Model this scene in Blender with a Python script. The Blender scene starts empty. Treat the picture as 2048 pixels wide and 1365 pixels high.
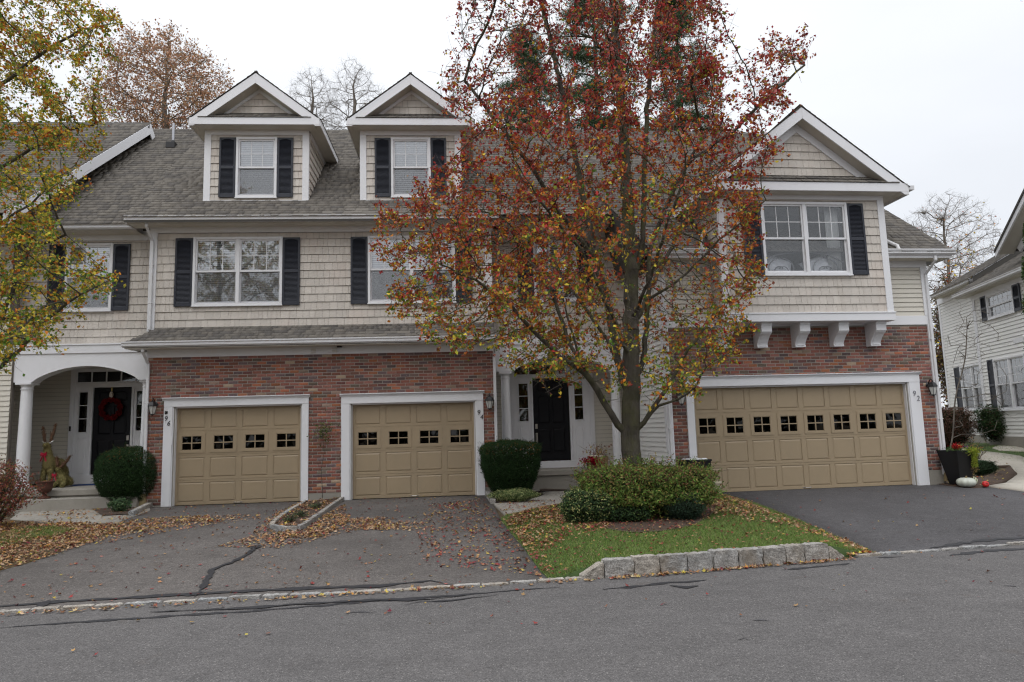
import bpy, bmesh, math, random
import numpy as np
from mathutils import Vector, Matrix, kdtree
random.seed(7); rng = np.random.default_rng(7)
S = bpy.context.scene; C = S.collection; PI = math.pi
rad = math.radians

# ------------------------------------------------------------------ camera, sky, sun, exposure
FPX, PITCH, ROLL, EYE = 1400.0, rad(7.3), rad(-1.67), 1.6
_R = np.array([1., 0, 0]); _F = np.array([0, math.cos(PITCH), math.sin(PITCH)]); _U = np.array([0, -math.sin(PITCH), math.cos(PITCH)])
CR = math.cos(ROLL)*_R + math.sin(ROLL)*_U; CU = -math.sin(ROLL)*_R + math.cos(ROLL)*_U
cd = bpy.data.cameras.new('camera'); cam = bpy.data.objects.new('camera', cd); C.objects.link(cam)
cd.sensor_width = 36; cd.lens = FPX/2048*36; cd.clip_start = 0.05; cd.clip_end = 1500
M = Matrix.Identity(4)
for i in range(3):
    M[i][0] = CR[i]; M[i][1] = CU[i]; M[i][2] = -_F[i]
M[2][3] = EYE
cam.matrix_world = M; S.camera = cam

SUN_EL, SUN_ROT = rad(48), rad(200)
w = bpy.data.worlds.new('World'); S.world = w; w.use_nodes = True
nt = w.node_tree; nt.nodes.clear()
out = nt.nodes.new('ShaderNodeOutputWorld'); bgs = nt.nodes.new('ShaderNodeBackground'); bgc = nt.nodes.new('ShaderNodeBackground')
sky = nt.nodes.new('ShaderNodeTexSky'); sky.sky_type = 'NISHITA'; sky.sun_disc = False; sky.sun_elevation = SUN_EL; sky.sun_rotation = SUN_ROT
bgs.inputs[1].default_value = 0.01
nt.links.new(sky.outputs[0], bgs.inputs[0])
# overcast cloud deck: brighter towards the zenith, as an even cloud cover is
geo = nt.nodes.new('ShaderNodeNewGeometry'); sep = nt.nodes.new('ShaderNodeSeparateXYZ'); nrm = nt.nodes.new('ShaderNodeVectorMath'); nrm.operation = 'NORMALIZE'
tc = nt.nodes.new('ShaderNodeTexCoord'); nt.links.new(tc.outputs['Generated'], nrm.inputs[0]); nt.links.new(nrm.outputs[0], sep.inputs[0])
rmp = nt.nodes.new('ShaderNodeValToRGB'); nt.links.new(sep.outputs[2], rmp.inputs[0])
e = rmp.color_ramp.elements; e[0].position = 0.0; e[0].color = (.74, .76, .80, 1); e[1].position = 1.0; e[1].color = (2.95, 3.0, 3.1, 1)
m_ = rmp.color_ramp.elements.new(.25); m_.color = (.815, .835, .865, 1)
m_ = rmp.color_ramp.elements.new(.6); m_.color = (.99, 1.012, 1.045, 1)
cn = nt.nodes.new('ShaderNodeTexNoise'); cn.inputs['Scale'].default_value = 2.2; cn.inputs['Detail'].default_value = 5; cmp_ = nt.nodes.new('ShaderNodeMapping'); cmp_.inputs['Scale'].default_value = (1, 1, 2.5)
nt.links.new(nrm.outputs[0], cmp_.inputs[0]); nt.links.new(cmp_.outputs[0], cn.inputs['Vector'])
crp = nt.nodes.new('ShaderNodeValToRGB'); nt.links.new(cn.outputs[0], crp.inputs[0]); crp.color_ramp.elements[0].position = .3; crp.color_ramp.elements[1].position = .7; crp.color_ramp.elements[0].color = (.93, .935, .945, 1); crp.color_ramp.elements[1].color = (1.03, 1.03, 1.03, 1)
cmx = nt.nodes.new('ShaderNodeMix'); cmx.data_type = 'RGBA'; cmx.blend_type = 'MULTIPLY'; cmx.inputs[0].default_value = 1.0; nt.links.new(rmp.outputs[0], cmx.inputs[6]); nt.links.new(crp.outputs[0], cmx.inputs[7])
nt.links.new(cmx.outputs[2], bgc.inputs[0]); bgc.inputs[1].default_value = 1.0
addn = nt.nodes.new('ShaderNodeAddShader'); nt.links.new(bgs.outputs[0], addn.inputs[0]); nt.links.new(bgc.outputs[0], addn.inputs[1]); nt.links.new(addn.outputs[0], out.inputs[0])
sd = bpy.data.lights.new('sun', 'SUN'); sd.energy = 0.6; sd.angle = rad(40); sd.color = (1, .97, .93)
so = bpy.data.objects.new('sun', sd); C.objects.link(so)
sdir = Vector((math.sin(SUN_ROT)*math.cos(SUN_EL), math.cos(SUN_ROT)*math.cos(SUN_EL), math.sin(SUN_EL)))
so.rotation_euler = sdir.to_track_quat('Z', 'Y').to_euler(); so.location = (0, -5, 30)
S.view_settings.view_transform = 'Standard'; S.view_settings.look = 'None'; S.view_settings.gamma = 1; S.view_settings.exposure = 0.12
S.view_settings.use_curve_mapping = False
S.render.engine = 'CYCLES'; S.cycles.max_bounces = 6; S.cycles.transparent_max_bounces = 12; S.cycles.use_denoising = True; S.cycles.denoiser = 'OPENIMAGEDENOISE'; S.cycles.denoising_input_passes = 'RGB_ALBEDO_NORMAL'; S.cycles.denoising_prefilter = 'FAST'; S.cycles.filter_width = 1.2
S.render.resolution_x = 1024; S.render.resolution_y = 682

# ------------------------------------------------------------------ surveying helpers (photo angle -> point on a real surface)
def ray(px, py):
    return (px-1024)/FPX*CR - (py-682.5)/FPX*CU + _F
CURB = [(-40, 2.6), (-12, 6.05), (-4.99, 6.98), (-3.19, 7.26), (-1.715, 7.38), (.33, 7.67), (.84, 7.77), (2.0, 8.0), (3.83, 8.47), (4.3, 8.6), (6.33, 9.04), (10, 9.95), (16, 11.6), (40, 18.5)]
_cx = [c[0] for c in CURB]; _cy = [c[1] for c in CURB]
def ycurb(x): return float(np.interp(x, _cx, _cy))
def ss(t):
    t = min(1.0, max(0.0, t)); return t*t*(3-2*t)
def hgt(x, y):
    d = y - ycurb(x)
    return .2*ss(d/6.5) + .5*ss((y-15.5)/6)*ss((x-11)/3)
def G(px, py):
    z = .1; d = ray(px, py)
    for _ in range(25):
        t = (z-EYE)/d[2]; z = .5*z+.5*hgt(t*d[0], t*d[1])
    return (float(t*d[0]), float(t*d[1]))
def GI(px, py):
    z = .2; d = ray(px, py)
    for _ in range(40):
        t = (z-EYE)/d[2]; z = .6*z+.4*hisl(t*d[0], t*d[1])
    return (float(t*d[0]), float(t*d[1]))
def W(px, py, depth):
    d = ray(px, py); t = depth/d[1]; return Vector((t*d[0], depth, EYE+t*d[2]))

# ------------------------------------------------------------------ materials
MATS = {}
def newmat(name):
    m = bpy.data.materials.new(name); m.use_nodes = True; MATS[name] = m
    nt = m.node_tree; b = nt.nodes['Principled BSDF']; return m, nt, b
def N(nt, t, **kw):
    n = nt.nodes.new(t)
    for k, v in kw.items(): setattr(n, k, v)
    return n
def noise(nt, scale, detail=4, rough=.6, coord=None, stretch=None):
    n = N(nt, 'ShaderNodeTexNoise'); n.inputs['Scale'].default_value = scale; n.inputs['Detail'].default_value = detail; n.inputs['Roughness'].default_value = rough
    tc = N(nt, 'ShaderNodeTexCoord'); src = tc.outputs['Object']
    oi = N(nt, 'ShaderNodeObjectInfo'); ad = N(nt, 'ShaderNodeVectorMath', operation='ADD'); sc = N(nt, 'ShaderNodeVectorMath', operation='SCALE'); sc.inputs[3].default_value = 37.0
    nt.links.new(oi.outputs['Location'], sc.inputs[0]); nt.links.new(src, ad.inputs[0]); nt.links.new(sc.outputs[0], ad.inputs[1]); src = ad.outputs[0]
    if stretch:
        mp = N(nt, 'ShaderNodeMapping'); mp.inputs['Scale'].default_value = stretch; nt.links.new(src, mp.inputs[0]); src = mp.outputs[0]
    nt.links.new(src, n.inputs['Vector']); return n
def mixc(nt, fac, a, b, mode='MIX'):
    n = N(nt, 'ShaderNodeMix', data_type='RGBA', blend_type=mode)
    for sock, v in ((n.inputs[0], fac), (n.inputs[6], a), (n.inputs[7], b)):
        if hasattr(v, 'links') or isinstance(v, bpy.types.NodeSocket): nt.links.new(v, sock)
        elif isinstance(v, (int, float)): sock.default_value = v
        else: sock.default_value = (*v, 1)
    return n.outputs[2]
def ramp(nt, src, p0, p1, c0=(0, 0, 0), c1=(1, 1, 1)):
    r = N(nt, 'ShaderNodeValToRGB'); nt.links.new(src, r.inputs[0]); e = r.color_ramp.elements
    e[0].position = p0; e[1].position = p1; e[0].color = (*c0, 1); e[1].color = (*c1, 1); return r.outputs[0]
def bump(nt, b, src, strength, dist=.01):
    bp = N(nt, 'ShaderNodeBump'); bp.inputs['Strength'].default_value = strength; bp.inputs['Distance'].default_value = dist
    nt.links.new(src, bp.inputs['Height']); nt.links.new(bp.outputs[0], b.inputs['Normal'])
def plain(name, col, rough=.6, var=.12, scale=3, stretch=None, spec=.4, metal=0, bumps=0, bscale=60, dirt=0, dirtcol=(.2, .16, .12)):
    m, nt, b = newmat(name)
    n = noise(nt, scale, 5, .6, stretch=stretch)
    c = mixc(nt, n.outputs[0], tuple(x*(1-var) for x in col), tuple(min(1, x*(1+var)) for x in col))
    if dirt:
        n3 = noise(nt, 1.3, 6, .7, stretch=(1, 1, .35)); c = mixc(nt, ramp(nt, n3.outputs[0], .5, .78, (0, 0, 0), (dirt,)*3), c, dirtcol)
    nt.links.new(c, b.inputs['Base Color'])
    b.inputs['Roughness'].default_value = rough; b.inputs['Specular IOR Level'].default_value = spec; b.inputs['Metallic'].default_value = metal
    if bumps:
        n2 = noise(nt, bscale, 4, .6, stretch=stretch); bump(nt, b, n2.outputs[0], bumps, .004)
    return m
def attrmat(name, rough=.8, var=.2, scale=30, spec=.3, transl=0, bumps=0, bscale=200, lo=None, spots=None, streak=0):
    m, nt, b = newmat(name)
    a = N(nt, 'ShaderNodeAttribute', attribute_name='col')
    n = noise(nt, scale, 5, .7)
    c = mixc(nt, n.outputs[0], (1-var,)*3, (1+var,)*3); c = mixc(nt, 1.0, a.outputs[0], c, 'MULTIPLY')
    if spots:
        n2 = noise(nt, spots[0], 3, .6); c = mixc(nt, ramp(nt, n2.outputs[0], spots[1], spots[1]+.08, (0, 0, 0), (spots[3],)*3), c, spots[2])
    if streak:
        n4 = noise(nt, 3.5, 5, .7, stretch=(1, 1, .12)); c = mixc(nt, ramp(nt, n4.outputs[0], .5, .8, (0, 0, 0), (streak,)*3), c, (.33, .28, .22))
    nt.links.new(c, b.inputs['Base Color']); b.inputs['Roughness'].default_value = rough; b.inputs['Specular IOR Level'].default_value = spec
    if bumps:
        n3 = noise(nt, bscale, 3, .6); bump(nt, b, n3.outputs[0], bumps, .003)
    if transl:
        t = N(nt, 'ShaderNodeBsdfTranslucent'); mx = N(nt, 'ShaderNodeMixShader'); mx.inputs[0].default_value = transl
        nt.links.new(c, t.inputs[0]); o = nt.nodes['Material Output']
        nt.links.new(b.outputs[0], mx.inputs[1]); nt.links.new(t.outputs[0], mx.inputs[2]); nt.links.new(mx.outputs[0], o.inputs[0])
    return m

WHITE = plain('white_trim_paint', (.73, .73, .745), .45, .03, 2, dirt=.25, dirtcol=(.5, .48, .44))
WHITE2 = plain('white_gutter_metal', (.66, .66, .67), .35, .04, 2, dirt=.35, dirtcol=(.42, .38, .33), stretch=(1, 1, 1))
SOFFIT = plain('cream_soffit_vinyl', (.56, .53, .46), .5, .05, 4)
SHAKE = attrmat('beige_vinyl_shake', .6, .09, 7, .35, bumps=.25, bscale=90, spots=(1.1, .55, (.56, .48, .42), .45), streak=.38)
LAP = plain('beige_vinyl_lap_siding', (.6, .565, .49), .5, .05, 2, dirt=.2, dirtcol=(.4, .36, .3), bumps=.08)
LAPN = plain('pale_cream_lap_siding', (.74, .732, .70), .5, .04, 2, dirt=.12, dirtcol=(.5, .48, .42))
SHEATH = plain('shadow_gap_sheathing', (.11, .095, .08), .9)  # colour darkened so the gaps between siding courses read as shadow lines
SHING = attrmat('weathered_asphalt_shingle', .95, .28, 120, .2, bumps=.5, bscale=300, spots=(.9, .6, (.12, .105, .093), .3))
DECK = plain('roof_underlay_dark', (.07, .066, .06), .95)
BRICK = attrmat('tumbled_red_brick', .9, .3, 45, .2, bumps=.6, bscale=140, spots=(30, .62, (.36, .26, .2), .5))
MORTAR = plain('grey_mortar', (.33, .31, .27), .95, .2, 30, bumps=.4)
TAN = plain('tan_garage_paint', (.34, .262, .168), .42, .05, 3, spec=.4, dirt=.35, dirtcol=(.24, .2, .14), bumps=.05, bscale=200)
SHUT = plain('charcoal_shutter_vinyl', (.028, .031, .042), .45, .15, 5, spec=.4)
BLACKD = plain('black_door_paint', (.006, .006, .008), .45, .1, 4, spec=.2)
GLASSD = None
CONC = plain('weathered_concrete', (.28, .26, .225), .9, .16, 6, bumps=.4, bscale=90, dirt=.5, dirtcol=(.17, .155, .12))
CONCL = plain('pale_concrete_path', (.40, .37, .315), .9, .1, 5, bumps=.3, bscale=120, dirt=.25, dirtcol=(.25, .22, .18))
def granite():
    m, nt, b = newmat('rough_granite'); n = noise(nt, 70, 5, .8); n2 = noise(nt, 7, 5, .7); n3 = noise(nt, 2.5, 4, .6); oi = N(nt, 'ShaderNodeObjectInfo')
    c = mixc(nt, oi.outputs['Random'], (.27, .275, .275), (.36, .325, .28)); c = mixc(nt, 1.0, c, ramp(nt, n.outputs[0], .36, .64, (.45,)*3, (1.55,)*3), 'MULTIPLY'); c = mixc(nt, 1.0, c, ramp(nt, n2.outputs[0], .3, .7, (.72,)*3, (1.25,)*3), 'MULTIPLY')
    c = mixc(nt, ramp(nt, n3.outputs[0], .52, .72, (0, 0, 0), (.6,)*3), c, (.20, .155, .105)); nt.links.new(c, b.inputs['Base Color']); b.inputs['Roughness'].default_value = .92
    n4 = noise(nt, 45, 5, .75); bump(nt, b, n4.outputs[0], 1.0, .02); return m
GRAN = granite()
DARKIN = plain('dim_room_wall', (.035, .034, .034), .9)  # darkness of unlit rooms is put into this near-black wall colour
BLIND = plain('white_blind_slats', (.86, .87, .88), .5, .03)
DARKMET = plain('dark_bronze_metal', (.02, .019, .02), .4, .2, 20, spec=.5, metal=.3)
LANTGL = plain('frosted_lantern_glass', (.55, .55, .52), .15, .1, 20, spec=.6)
NICKEL = plain('brushed_nickel', (.5, .47, .43), .3, .1, 20, metal=.9)
BRASS = plain('brass', (.5, .35, .12), .35, .1, 20, metal=.9)
BLACKPL = plain('matte_black_pot', (.006, .006, .007), .5, .15, 6, spec=.3)
RUBBER = plain('black_rubber_seal', (.01, .01, .012), .7)
NUMM = plain('dark_number_metal', (.05, .05, .055), .4)
NUML = plain('grey_number_metal', (.22, .22, .24), .4)

def glassmat(name, tint, refl=1.0, base=None, rough=.02):
    m, nt, b = newmat(name); nt.nodes.remove(b)
    fr = N(nt, 'ShaderNodeFresnel'); fr.inputs[0].default_value = 1.52
    mul = N(nt, 'ShaderNodeMath', operation='MULTIPLY_ADD'); mul.inputs[1].default_value = refl; mul.inputs[2].default_value = .05*refl; nt.links.new(fr.outputs[0], mul.inputs[0])
    g = N(nt, 'ShaderNodeBsdfGlossy'); g.inputs['Roughness'].default_value = rough
    n = noise(nt, 1.6, 2, .5); bp = N(nt, 'ShaderNodeBump'); bp.inputs['Strength'].default_value = .12; bp.inputs['Distance'].default_value = .02
    nt.links.new(n.outputs[0], bp.inputs['Height']); nt.links.new(bp.outputs[0], g.inputs['Normal'])
    t = N(nt, 'ShaderNodeBsdfTransparent'); t.inputs[0].default_value = (*tint, 1)
    mx = N(nt, 'ShaderNodeMixShader'); nt.links.new(mul.outputs[0], mx.inputs[0]); nt.links.new(t.outputs[0], mx.inputs[1]); nt.links.new(g.outputs[0], mx.inputs[2])
    nt.links.new(mx.outputs[0], nt.nodes['Material Output'].inputs[0]); return m
GLASS = glassmat('window_glass', (.97, .98, .99), 2.2)
GLASSG = glassmat('garage_window_glass', (.12, .13, .13), .5)
GLASSE = glassmat('door_glass', (.6, .62, .62), .9)

def asphalt(name, base, speck=.5, tone=.25):
    m, nt, b = newmat(name)
    big = noise(nt, .35, 6, .65); mid = noise(nt, 3.5, 6, .7); fine = noise(nt, 75, 4, .8)
    vor = N(nt, 'ShaderNodeTexVoronoi'); vor.inputs['Scale'].default_value = 62; vor.inputs['Randomness'].default_value = 1
    tc = N(nt, 'ShaderNodeTexCoord'); nt.links.new(tc.outputs['Object'], vor.inputs['Vector'])
    c = mixc(nt, ramp(nt, big.outputs[0], .3, .7), tuple(x*(1-tone) for x in base), tuple(x*(1+tone) for x in base))
    c = mixc(nt, ramp(nt, mid.outputs[0], .25, .8, (.78,)*3, (1.22,)*3), (0, 0, 0), (1, 1, 1)) if False else mixc(nt, 1.0, c, ramp(nt, mid.outputs[0], .2, .8, (.8,)*3, (1.2,)*3), 'MULTIPLY')
    c = mixc(nt, 1.0, c, ramp(nt, fine.outputs[0], .3, .7, (.35,)*3, (1.8,)*3), 'MULTIPLY')
    med = noise(nt, 24, 4, .75); c = mixc(nt, 1.0, c, ramp(nt, med.outputs[0], .3, .7, (.72,)*3, (1.3,)*3), 'MULTIPLY')
    wear = noise(nt, .9, 5, .7, stretch=(.25, 1, 1)); c = mixc(nt, ramp(nt, wear.outputs[0], .52, .75, (0, 0, 0), (.38,)*3), c, tuple(x*.55 for x in base))
    stain = noise(nt, 1.9, 3, .5); c = mixc(nt, ramp(nt, stain.outputs[0], .66, .76, (0, 0, 0), (.45,)*3), c, (base[0]*.75, base[1]*.62, base[2]*.5))
    # pale stones in the surface: a few of the cells
    sepc = N(nt, 'ShaderNodeSeparateColor'); nt.links.new(vor.outputs['Color'], sepc.inputs[0])
    pick = ramp(nt, sepc.outputs[0], .78, .9, (0, 0, 0), (speck,)*3)
    near = ramp(nt, vor.outputs['Distance'], .15, .42, (1, 1, 1), (0, 0, 0))
    mu = N(nt, 'ShaderNodeMath', operation='MULTIPLY'); nt.links.new(pick, mu.inputs[0]); nt.links.new(near, mu.inputs[1])
    c = mixc(nt, mu.outputs[0], c, (.42, .40, .37))
    nt.links.new(c, b.inputs['Base Color']); b.inputs['Roughness'].default_value = .88; b.inputs['Specular IOR Level'].default_value = .3
    bump(nt, b, fine.outputs[0], .9, .006); return m
ASPH = asphalt('street_asphalt', (.088, .083, .081), .42, .1)
ASPHD = asphalt('driveway_asphalt', (.089, .080, .074), .45, .26)
ASPHR = asphalt('dark_driveway_asphalt', (.066, .063, .065), .4, .2)
SEAL = plain('black_crack_sealer', (.022, .022, .025), .6, .25, 12, spec=.3)
SOIL = plain('bark_mulch', (.062, .04, .028), .95, .5, 25, bumps=1, bscale=40)
EARTH = plain('lawn_earth', (.045, .075, .02), .95, .4, 8, bumps=.5)
EARTHB = plain('leafy_soil', (.09, .065, .035), .95, .4, 12, bumps=.6)
LEAF = attrmat('autumn_leaf', .75, .25, 25, .12, transl=.22)
LEAFG = attrmat('green_leaf', .7, .25, 25, .15, transl=.2)
LITTER = attrmat('dry_fallen_leaf', .8, .25, 40, .2, transl=.1)
GRASS = attrmat('grass_blade', .7, .2, 5, .25, transl=.3)
def barkmat(name, col, moss):
    m, nt, b = newmat(name)
    n = noise(nt, 9, 6, .7, stretch=(1, 1, .3)); n2 = noise(nt, 2.2, 5, .65)
    c = mixc(nt, ramp(nt, n.outputs[0], .3, .7), tuple(x*.5 for x in col), tuple(x*1.5 for x in col))
    c = mixc(nt, ramp(nt, n2.outputs[0], .42, .66, (0, 0, 0), (.8,)*3), c, moss)
    nt.links.new(c, b.inputs['Base Color']); b.inputs['Roughness'].default_value = .95; b.inputs['Specular IOR Level'].default_value = .15
    n4 = noise(nt, 35, 5, .7, stretch=(1, 1, .25)); bump(nt, b, n4.outputs[0], 1.0, .03); return m
BARK = barkmat('mossy_pear_bark', (.082, .072, .06), (.085, .085, .033))
BARKG = barkmat('hazed_grey_brown_bark', (.19, .165, .145), (.16, .145, .11))  # bark colour lightened to put distance haze into the far trees
TWIG = plain('pale_grey_twig', (.19, .165, .14), .9, .3, 10)

# ------------------------------------------------------------------ mesh helpers
class MB:
    def __init__(s): s.v = []; s.f = []; s.c = []
    def add(s, vs, fs, col=None):
        o = len(s.v); s.v += [tuple(v) for v in vs]; s.f += [tuple(i+o for i in f) for f in fs]; s.c += [col or (1, 1, 1)]*len(vs)
        return s
    def box(s, x0, y0, z0, x1, y1, z1, col=None):
        x0, x1 = min(x0, x1), max(x0, x1); y0, y1 = min(y0, y1), max(y0, y1); z0, z1 = min(z0, z1), max(z0, z1)
        return s.add([(x0, y0, z0), (x1, y0, z0), (x1, y1, z0), (x0, y1, z0), (x0, y0, z1), (x1, y0, z1), (x1, y1, z1), (x0, y1, z1)],
              [(0, 3, 2, 1), (4, 5, 6, 7), (0, 1, 5, 4), (1, 2, 6, 5), (2, 3, 7, 6), (3, 0, 4, 7)], col)
    def prism(s, pts, axis, a, b, col=None):
        # pts: 2D outline; axis 'x': pts=(y,z); 'y': pts=(x,z); 'z': pts=(x,y)
        f = {'x': lambda p, t: (t, p[0], p[1]), 'y': lambda p, t: (p[0], t, p[1]), 'z': lambda p, t: (p[0], p[1], t)}[axis]
        n = len(pts); vs = [f(p, a) for p in pts]+[f(p, b) for p in pts]
        fs = [tuple(range(n)), tuple(range(2*n-1, n-1, -1))]+[(i, (i+1) % n+0, (i+1) % n+n, i+n) for i in range(n)]
        return s.add(vs, fs, col)
    def hull8(s, bot, top, col=None):
        return s.add(list(bot)+list(top), [(3, 2, 1, 0), (4, 5, 6, 7), (0, 1, 5, 4), (1, 2, 6, 5), (2, 3, 7, 6), (3, 0, 4, 7)], col)
    def tube(s, path, r, n=8, col=None, cap=True):
        P = [Vector(p) for p in path]; rs = r if isinstance(r, (list, tuple)) else [r]*len(P)
        rings = []; prev = None
        for i, p in enumerate(P):
            d = (P[min(i+1, len(P)-1)]-P[max(i-1, 0)]).normalized()
            if prev is None:
                a = d.orthogonal().normalized()
            else:
                a = (prev - d*prev.dot(d)); a = a.normalized() if a.length > 1e-6 else d.orthogonal().normalized()
            prev = a; b = d.cross(a)
            rings.append([p+(a*math.cos(2*PI*k/n)+b*math.sin(2*PI*k/n))*rs[i] for k in range(n)])
        vs = [v for rg in rings for v in rg]; fs = []
        for i in range(len(P)-1):
            for k in range(n): fs.append((i*n+k, i*n+(k+1) % n, (i+1)*n+(k+1) % n, (i+1)*n+k))
        if cap: fs += [tuple(range(n-1, -1, -1)), tuple((len(P)-1)*n+k for k in range(n))]
        return s.add(vs, fs, col)
    def lathe(s, prof, cx=0, cy=0, n=20, col=None, lobes=0, amp=0):
        vs = []; fs = []
        for (r, z) in prof:
            for k in range(n):
                a = 2*PI*k/n; rr = r*(1-amp*abs(math.sin(a*lobes/2))**.5*0 - (amp*(1-abs(math.sin(a*lobes/2)))**2 if lobes else 0))
                vs.append((cx+rr*math.cos(a), cy+rr*math.sin(a), z))
        m = len(prof)
        for i in range(m-1):
            for k in range(n): fs.append((i*n+k, i*n+(k+1) % n, (i+1)*n+(k+1) % n, (i+1)*n+k))
        fs += [tuple(range(n-1, -1, -1)), tuple((m-1)*n+k for k in range(n))]
        return s.add(vs, fs, col)
    def mesh(s, name, mat=None, smooth=False):
        me = bpy.data.meshes.new(name); me.from_pydata(s.v, [], s.f); 
        if mat: me.materials.append(mat)
        a = me.color_attributes.new('col', 'FLOAT_COLOR', 'POINT'); arr = np.ones((len(s.v), 4), np.float32); arr[:, :3] = np.array(s.c, np.float32).reshape(-1, 3); a.data.foreach_set('color', arr.ravel())
        if smooth: me.polygons.foreach_set('use_smooth', [True]*len(me.polygons))
        me.update(); return me
    def build(s, name, mat, parent=None, smooth=False, bevel=0, fix=True, **props):
        me = s.mesh(name, mat, smooth)
        if fix:
            bm = bmesh.new(); bm.from_mesh(me); bmesh.ops.recalc_face_normals(bm, faces=bm.faces); bm.to_mesh(me); bm.free()
        o = obj(name, me, parent, **props)
        if bevel:
            b = o.modifiers.new('edge', 'BEVEL'); b.width = bevel; b.segments = 1; b.limit_method = 'ANGLE'
        return o
def obj(name, data, parent=None, **props):
    o = bpy.data.objects.new(name, data); C.objects.link(o)
    if parent: o.parent = parent
    for k, v in props.items(): o[k] = v
    return o
def thing(name, label, cat, loc=(0, 0, 0), rz=0, group=None):
    o = obj(name, None); o.location = loc; o.rotation_euler = (0, 0, rz); o.empty_display_size = .1
    o['label'] = label; o['category'] = cat
    if group: o['group'] = group
    return o
def tag(o, label, cat, group=None):
    o['label'] = label; o['category'] = cat
    if group: o['group'] = group
    return o
def struct(o): o['kind'] = 'structure'; return o
def stuff(o): o['kind'] = 'stuff'; return o
def fastmesh(name, V, F, cols, mat, parent=None, smooth=False, **props):
    """V (n,3), F (m,3|4) -> mesh object, vectorised; cols (n,3) point colours."""
    me = bpy.data.meshes.new(name); V = np.asarray(V, np.float32); F = np.asarray(F, np.int32); k = F.shape[1]
    me.vertices.add(len(V)); me.vertices.foreach_set('co', V.ravel())
    me.loops.add(F.size); me.loops.foreach_set('vertex_index', F.ravel())
    me.polygons.add(len(F)); me.polygons.foreach_set('loop_start', np.arange(0, F.size, k, dtype=np.int32)); me.polygons.foreach_set('loop_total', np.full(len(F), k, np.int32))
    if smooth: me.polygons.foreach_set('use_smooth', np.ones(len(F), bool))
    a = me.color_attributes.new('col', 'FLOAT_COLOR', 'POINT'); arr = np.ones((len(V), 4), np.float32)
    if cols is not None: arr[:, :3] = cols
    a.data.foreach_set('color', arr.ravel()); me.materials.append(mat); me.update(calc_edges=True); me.validate()
    return obj(name, me, parent, **props)
def pick(pal, n):
    """pal: [(weight,(r,g,b))]; n colours with small variation"""
    wts = np.array([p[0] for p in pal], float); wts /= wts.sum(); cs = np.array([p[1] for p in pal])
    c = cs[rng.choice(len(pal), n, p=wts)]; return np.clip(c*rng.uniform(.75, 1.25, (n, 1))*rng.uniform(.9, 1.1, (n, 3)), 0, 1)
def leaves(name, P, size, cols, mat, parent=None, nrm=None, aspect=.55, jitter=.9, long_axis=None, fold=.25, **props):
    """folded two-facet leaves at points P (n,3)"""
    n = len(P); P = np.asarray(P)
    if nrm is None: nv = rng.normal(size=(n, 3))
    else: nv = np.asarray(nrm)+rng.normal(size=(n, 3))*jitter
    nv /= np.linalg.norm(nv, axis=1, keepdims=True)+1e-9
    a = rng.normal(size=(n, 3)) if long_axis is None else long_axis+rng.normal(size=(n, 3))*.35
    a -= nv*(a*nv).sum(1, keepdims=True); a /= np.linalg.norm(a, axis=1, keepdims=True)+1e-9; b = np.cross(nv, a)
    L = (size if np.ndim(size) else np.full(n, size))*rng.uniform(.7, 1.25, n); L = L[:, None]; Wd = L*aspect*.5
    v0 = P-a*L*.5; v2 = P+a*L*.5; mid = P-a*L*.06; v1 = mid+b*Wd+nv*Wd*fold*2; v3 = mid-b*Wd+nv*Wd*fold*2
    V = np.stack([v0, v1, v2, v3], 1).reshape(-1, 3); i = np.arange(n)[:, None]*4
    F = np.concatenate([i+np.array([0, 1, 2]), i+np.array([0, 2, 3])], 1).reshape(-1, 3)
    return fastmesh(name, V, F, np.repeat(cols, 4, 0), mat, parent, **props)
def tubes(name, A, B, ra, rb, mat, parent=None, sides=5, cols=None, **props):
    A = np.asarray(A, float); B = np.asarray(B, float); n = len(A); d = B-A; L = np.linalg.norm(d, axis=1, keepdims=True)+1e-9; d /= L
    A = A-d*np.minimum(np.asarray(ra)[:, None]*.3, L*.3)
    up = np.where(np.abs(d[:, 2:3]) > .9, np.array([[1., 0, 0]]), np.array([[0, 0, 1.]])); a = np.cross(d, up); a /= np.linalg.norm(a, axis=1, keepdims=True); b = np.cross(d, a)
    th = np.arange(sides)*2*PI/sides; cs = np.cos(th)[None, :, None]; sn = np.sin(th)[None, :, None]
    off = a[:, None]*cs+b[:, None]*sn
    VA = A[:, None]+off*np.asarray(ra)[:, None, None]; VB = B[:, None]+off*np.asarray(rb)[:, None, None]
    V = np.concatenate([VA, VB], 1).reshape(-1, 3); k = np.arange(sides); q = np.stack([k, (k+1) % sides, (k+1) % sides+sides, k+sides], 1)
    F = (np.arange(n)[:, None, None]*2*sides+q[None]).reshape(-1, 4)
    return fastmesh(name, V, F, None if cols is None else np.repeat(cols, 2*sides, 0), mat, parent, smooth=True, **props)
def inpoly(x, y, poly):
    c = False; n = len(poly); j = n-1
    for i in range(n):
        xi, yi = poly[i]; xj, yj = poly[j]
        if (yi > y) != (yj > y) and x < (xj-xi)*(y-yi)/(yj-yi)+xi: c = not c
        j = i
    return c
def sample(poly, n):
    xs = [p[0] for p in poly]; ys = [p[1] for p in poly]; P = np.array(poly); out = np.zeros((0, 2))
    while len(out) < n:
        q = np.stack([rng.uniform(min(xs), max(xs), n*2), rng.uniform(min(ys), max(ys), n*2)], 1)
        ins = np.zeros(len(q), bool); j = len(P)-1
        for i in range(len(P)):
            c = ((P[i, 1] > q[:, 1]) != (P[j, 1] > q[:, 1])) & (q[:, 0] < (P[j, 0]-P[i, 0])*(q[:, 1]-P[i, 1])/(P[j, 1]-P[i, 1]+1e-12)+P[i, 0]); ins ^= c; j = i
        out = np.concatenate([out, q[ins]])
    return out[:n]
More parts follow.
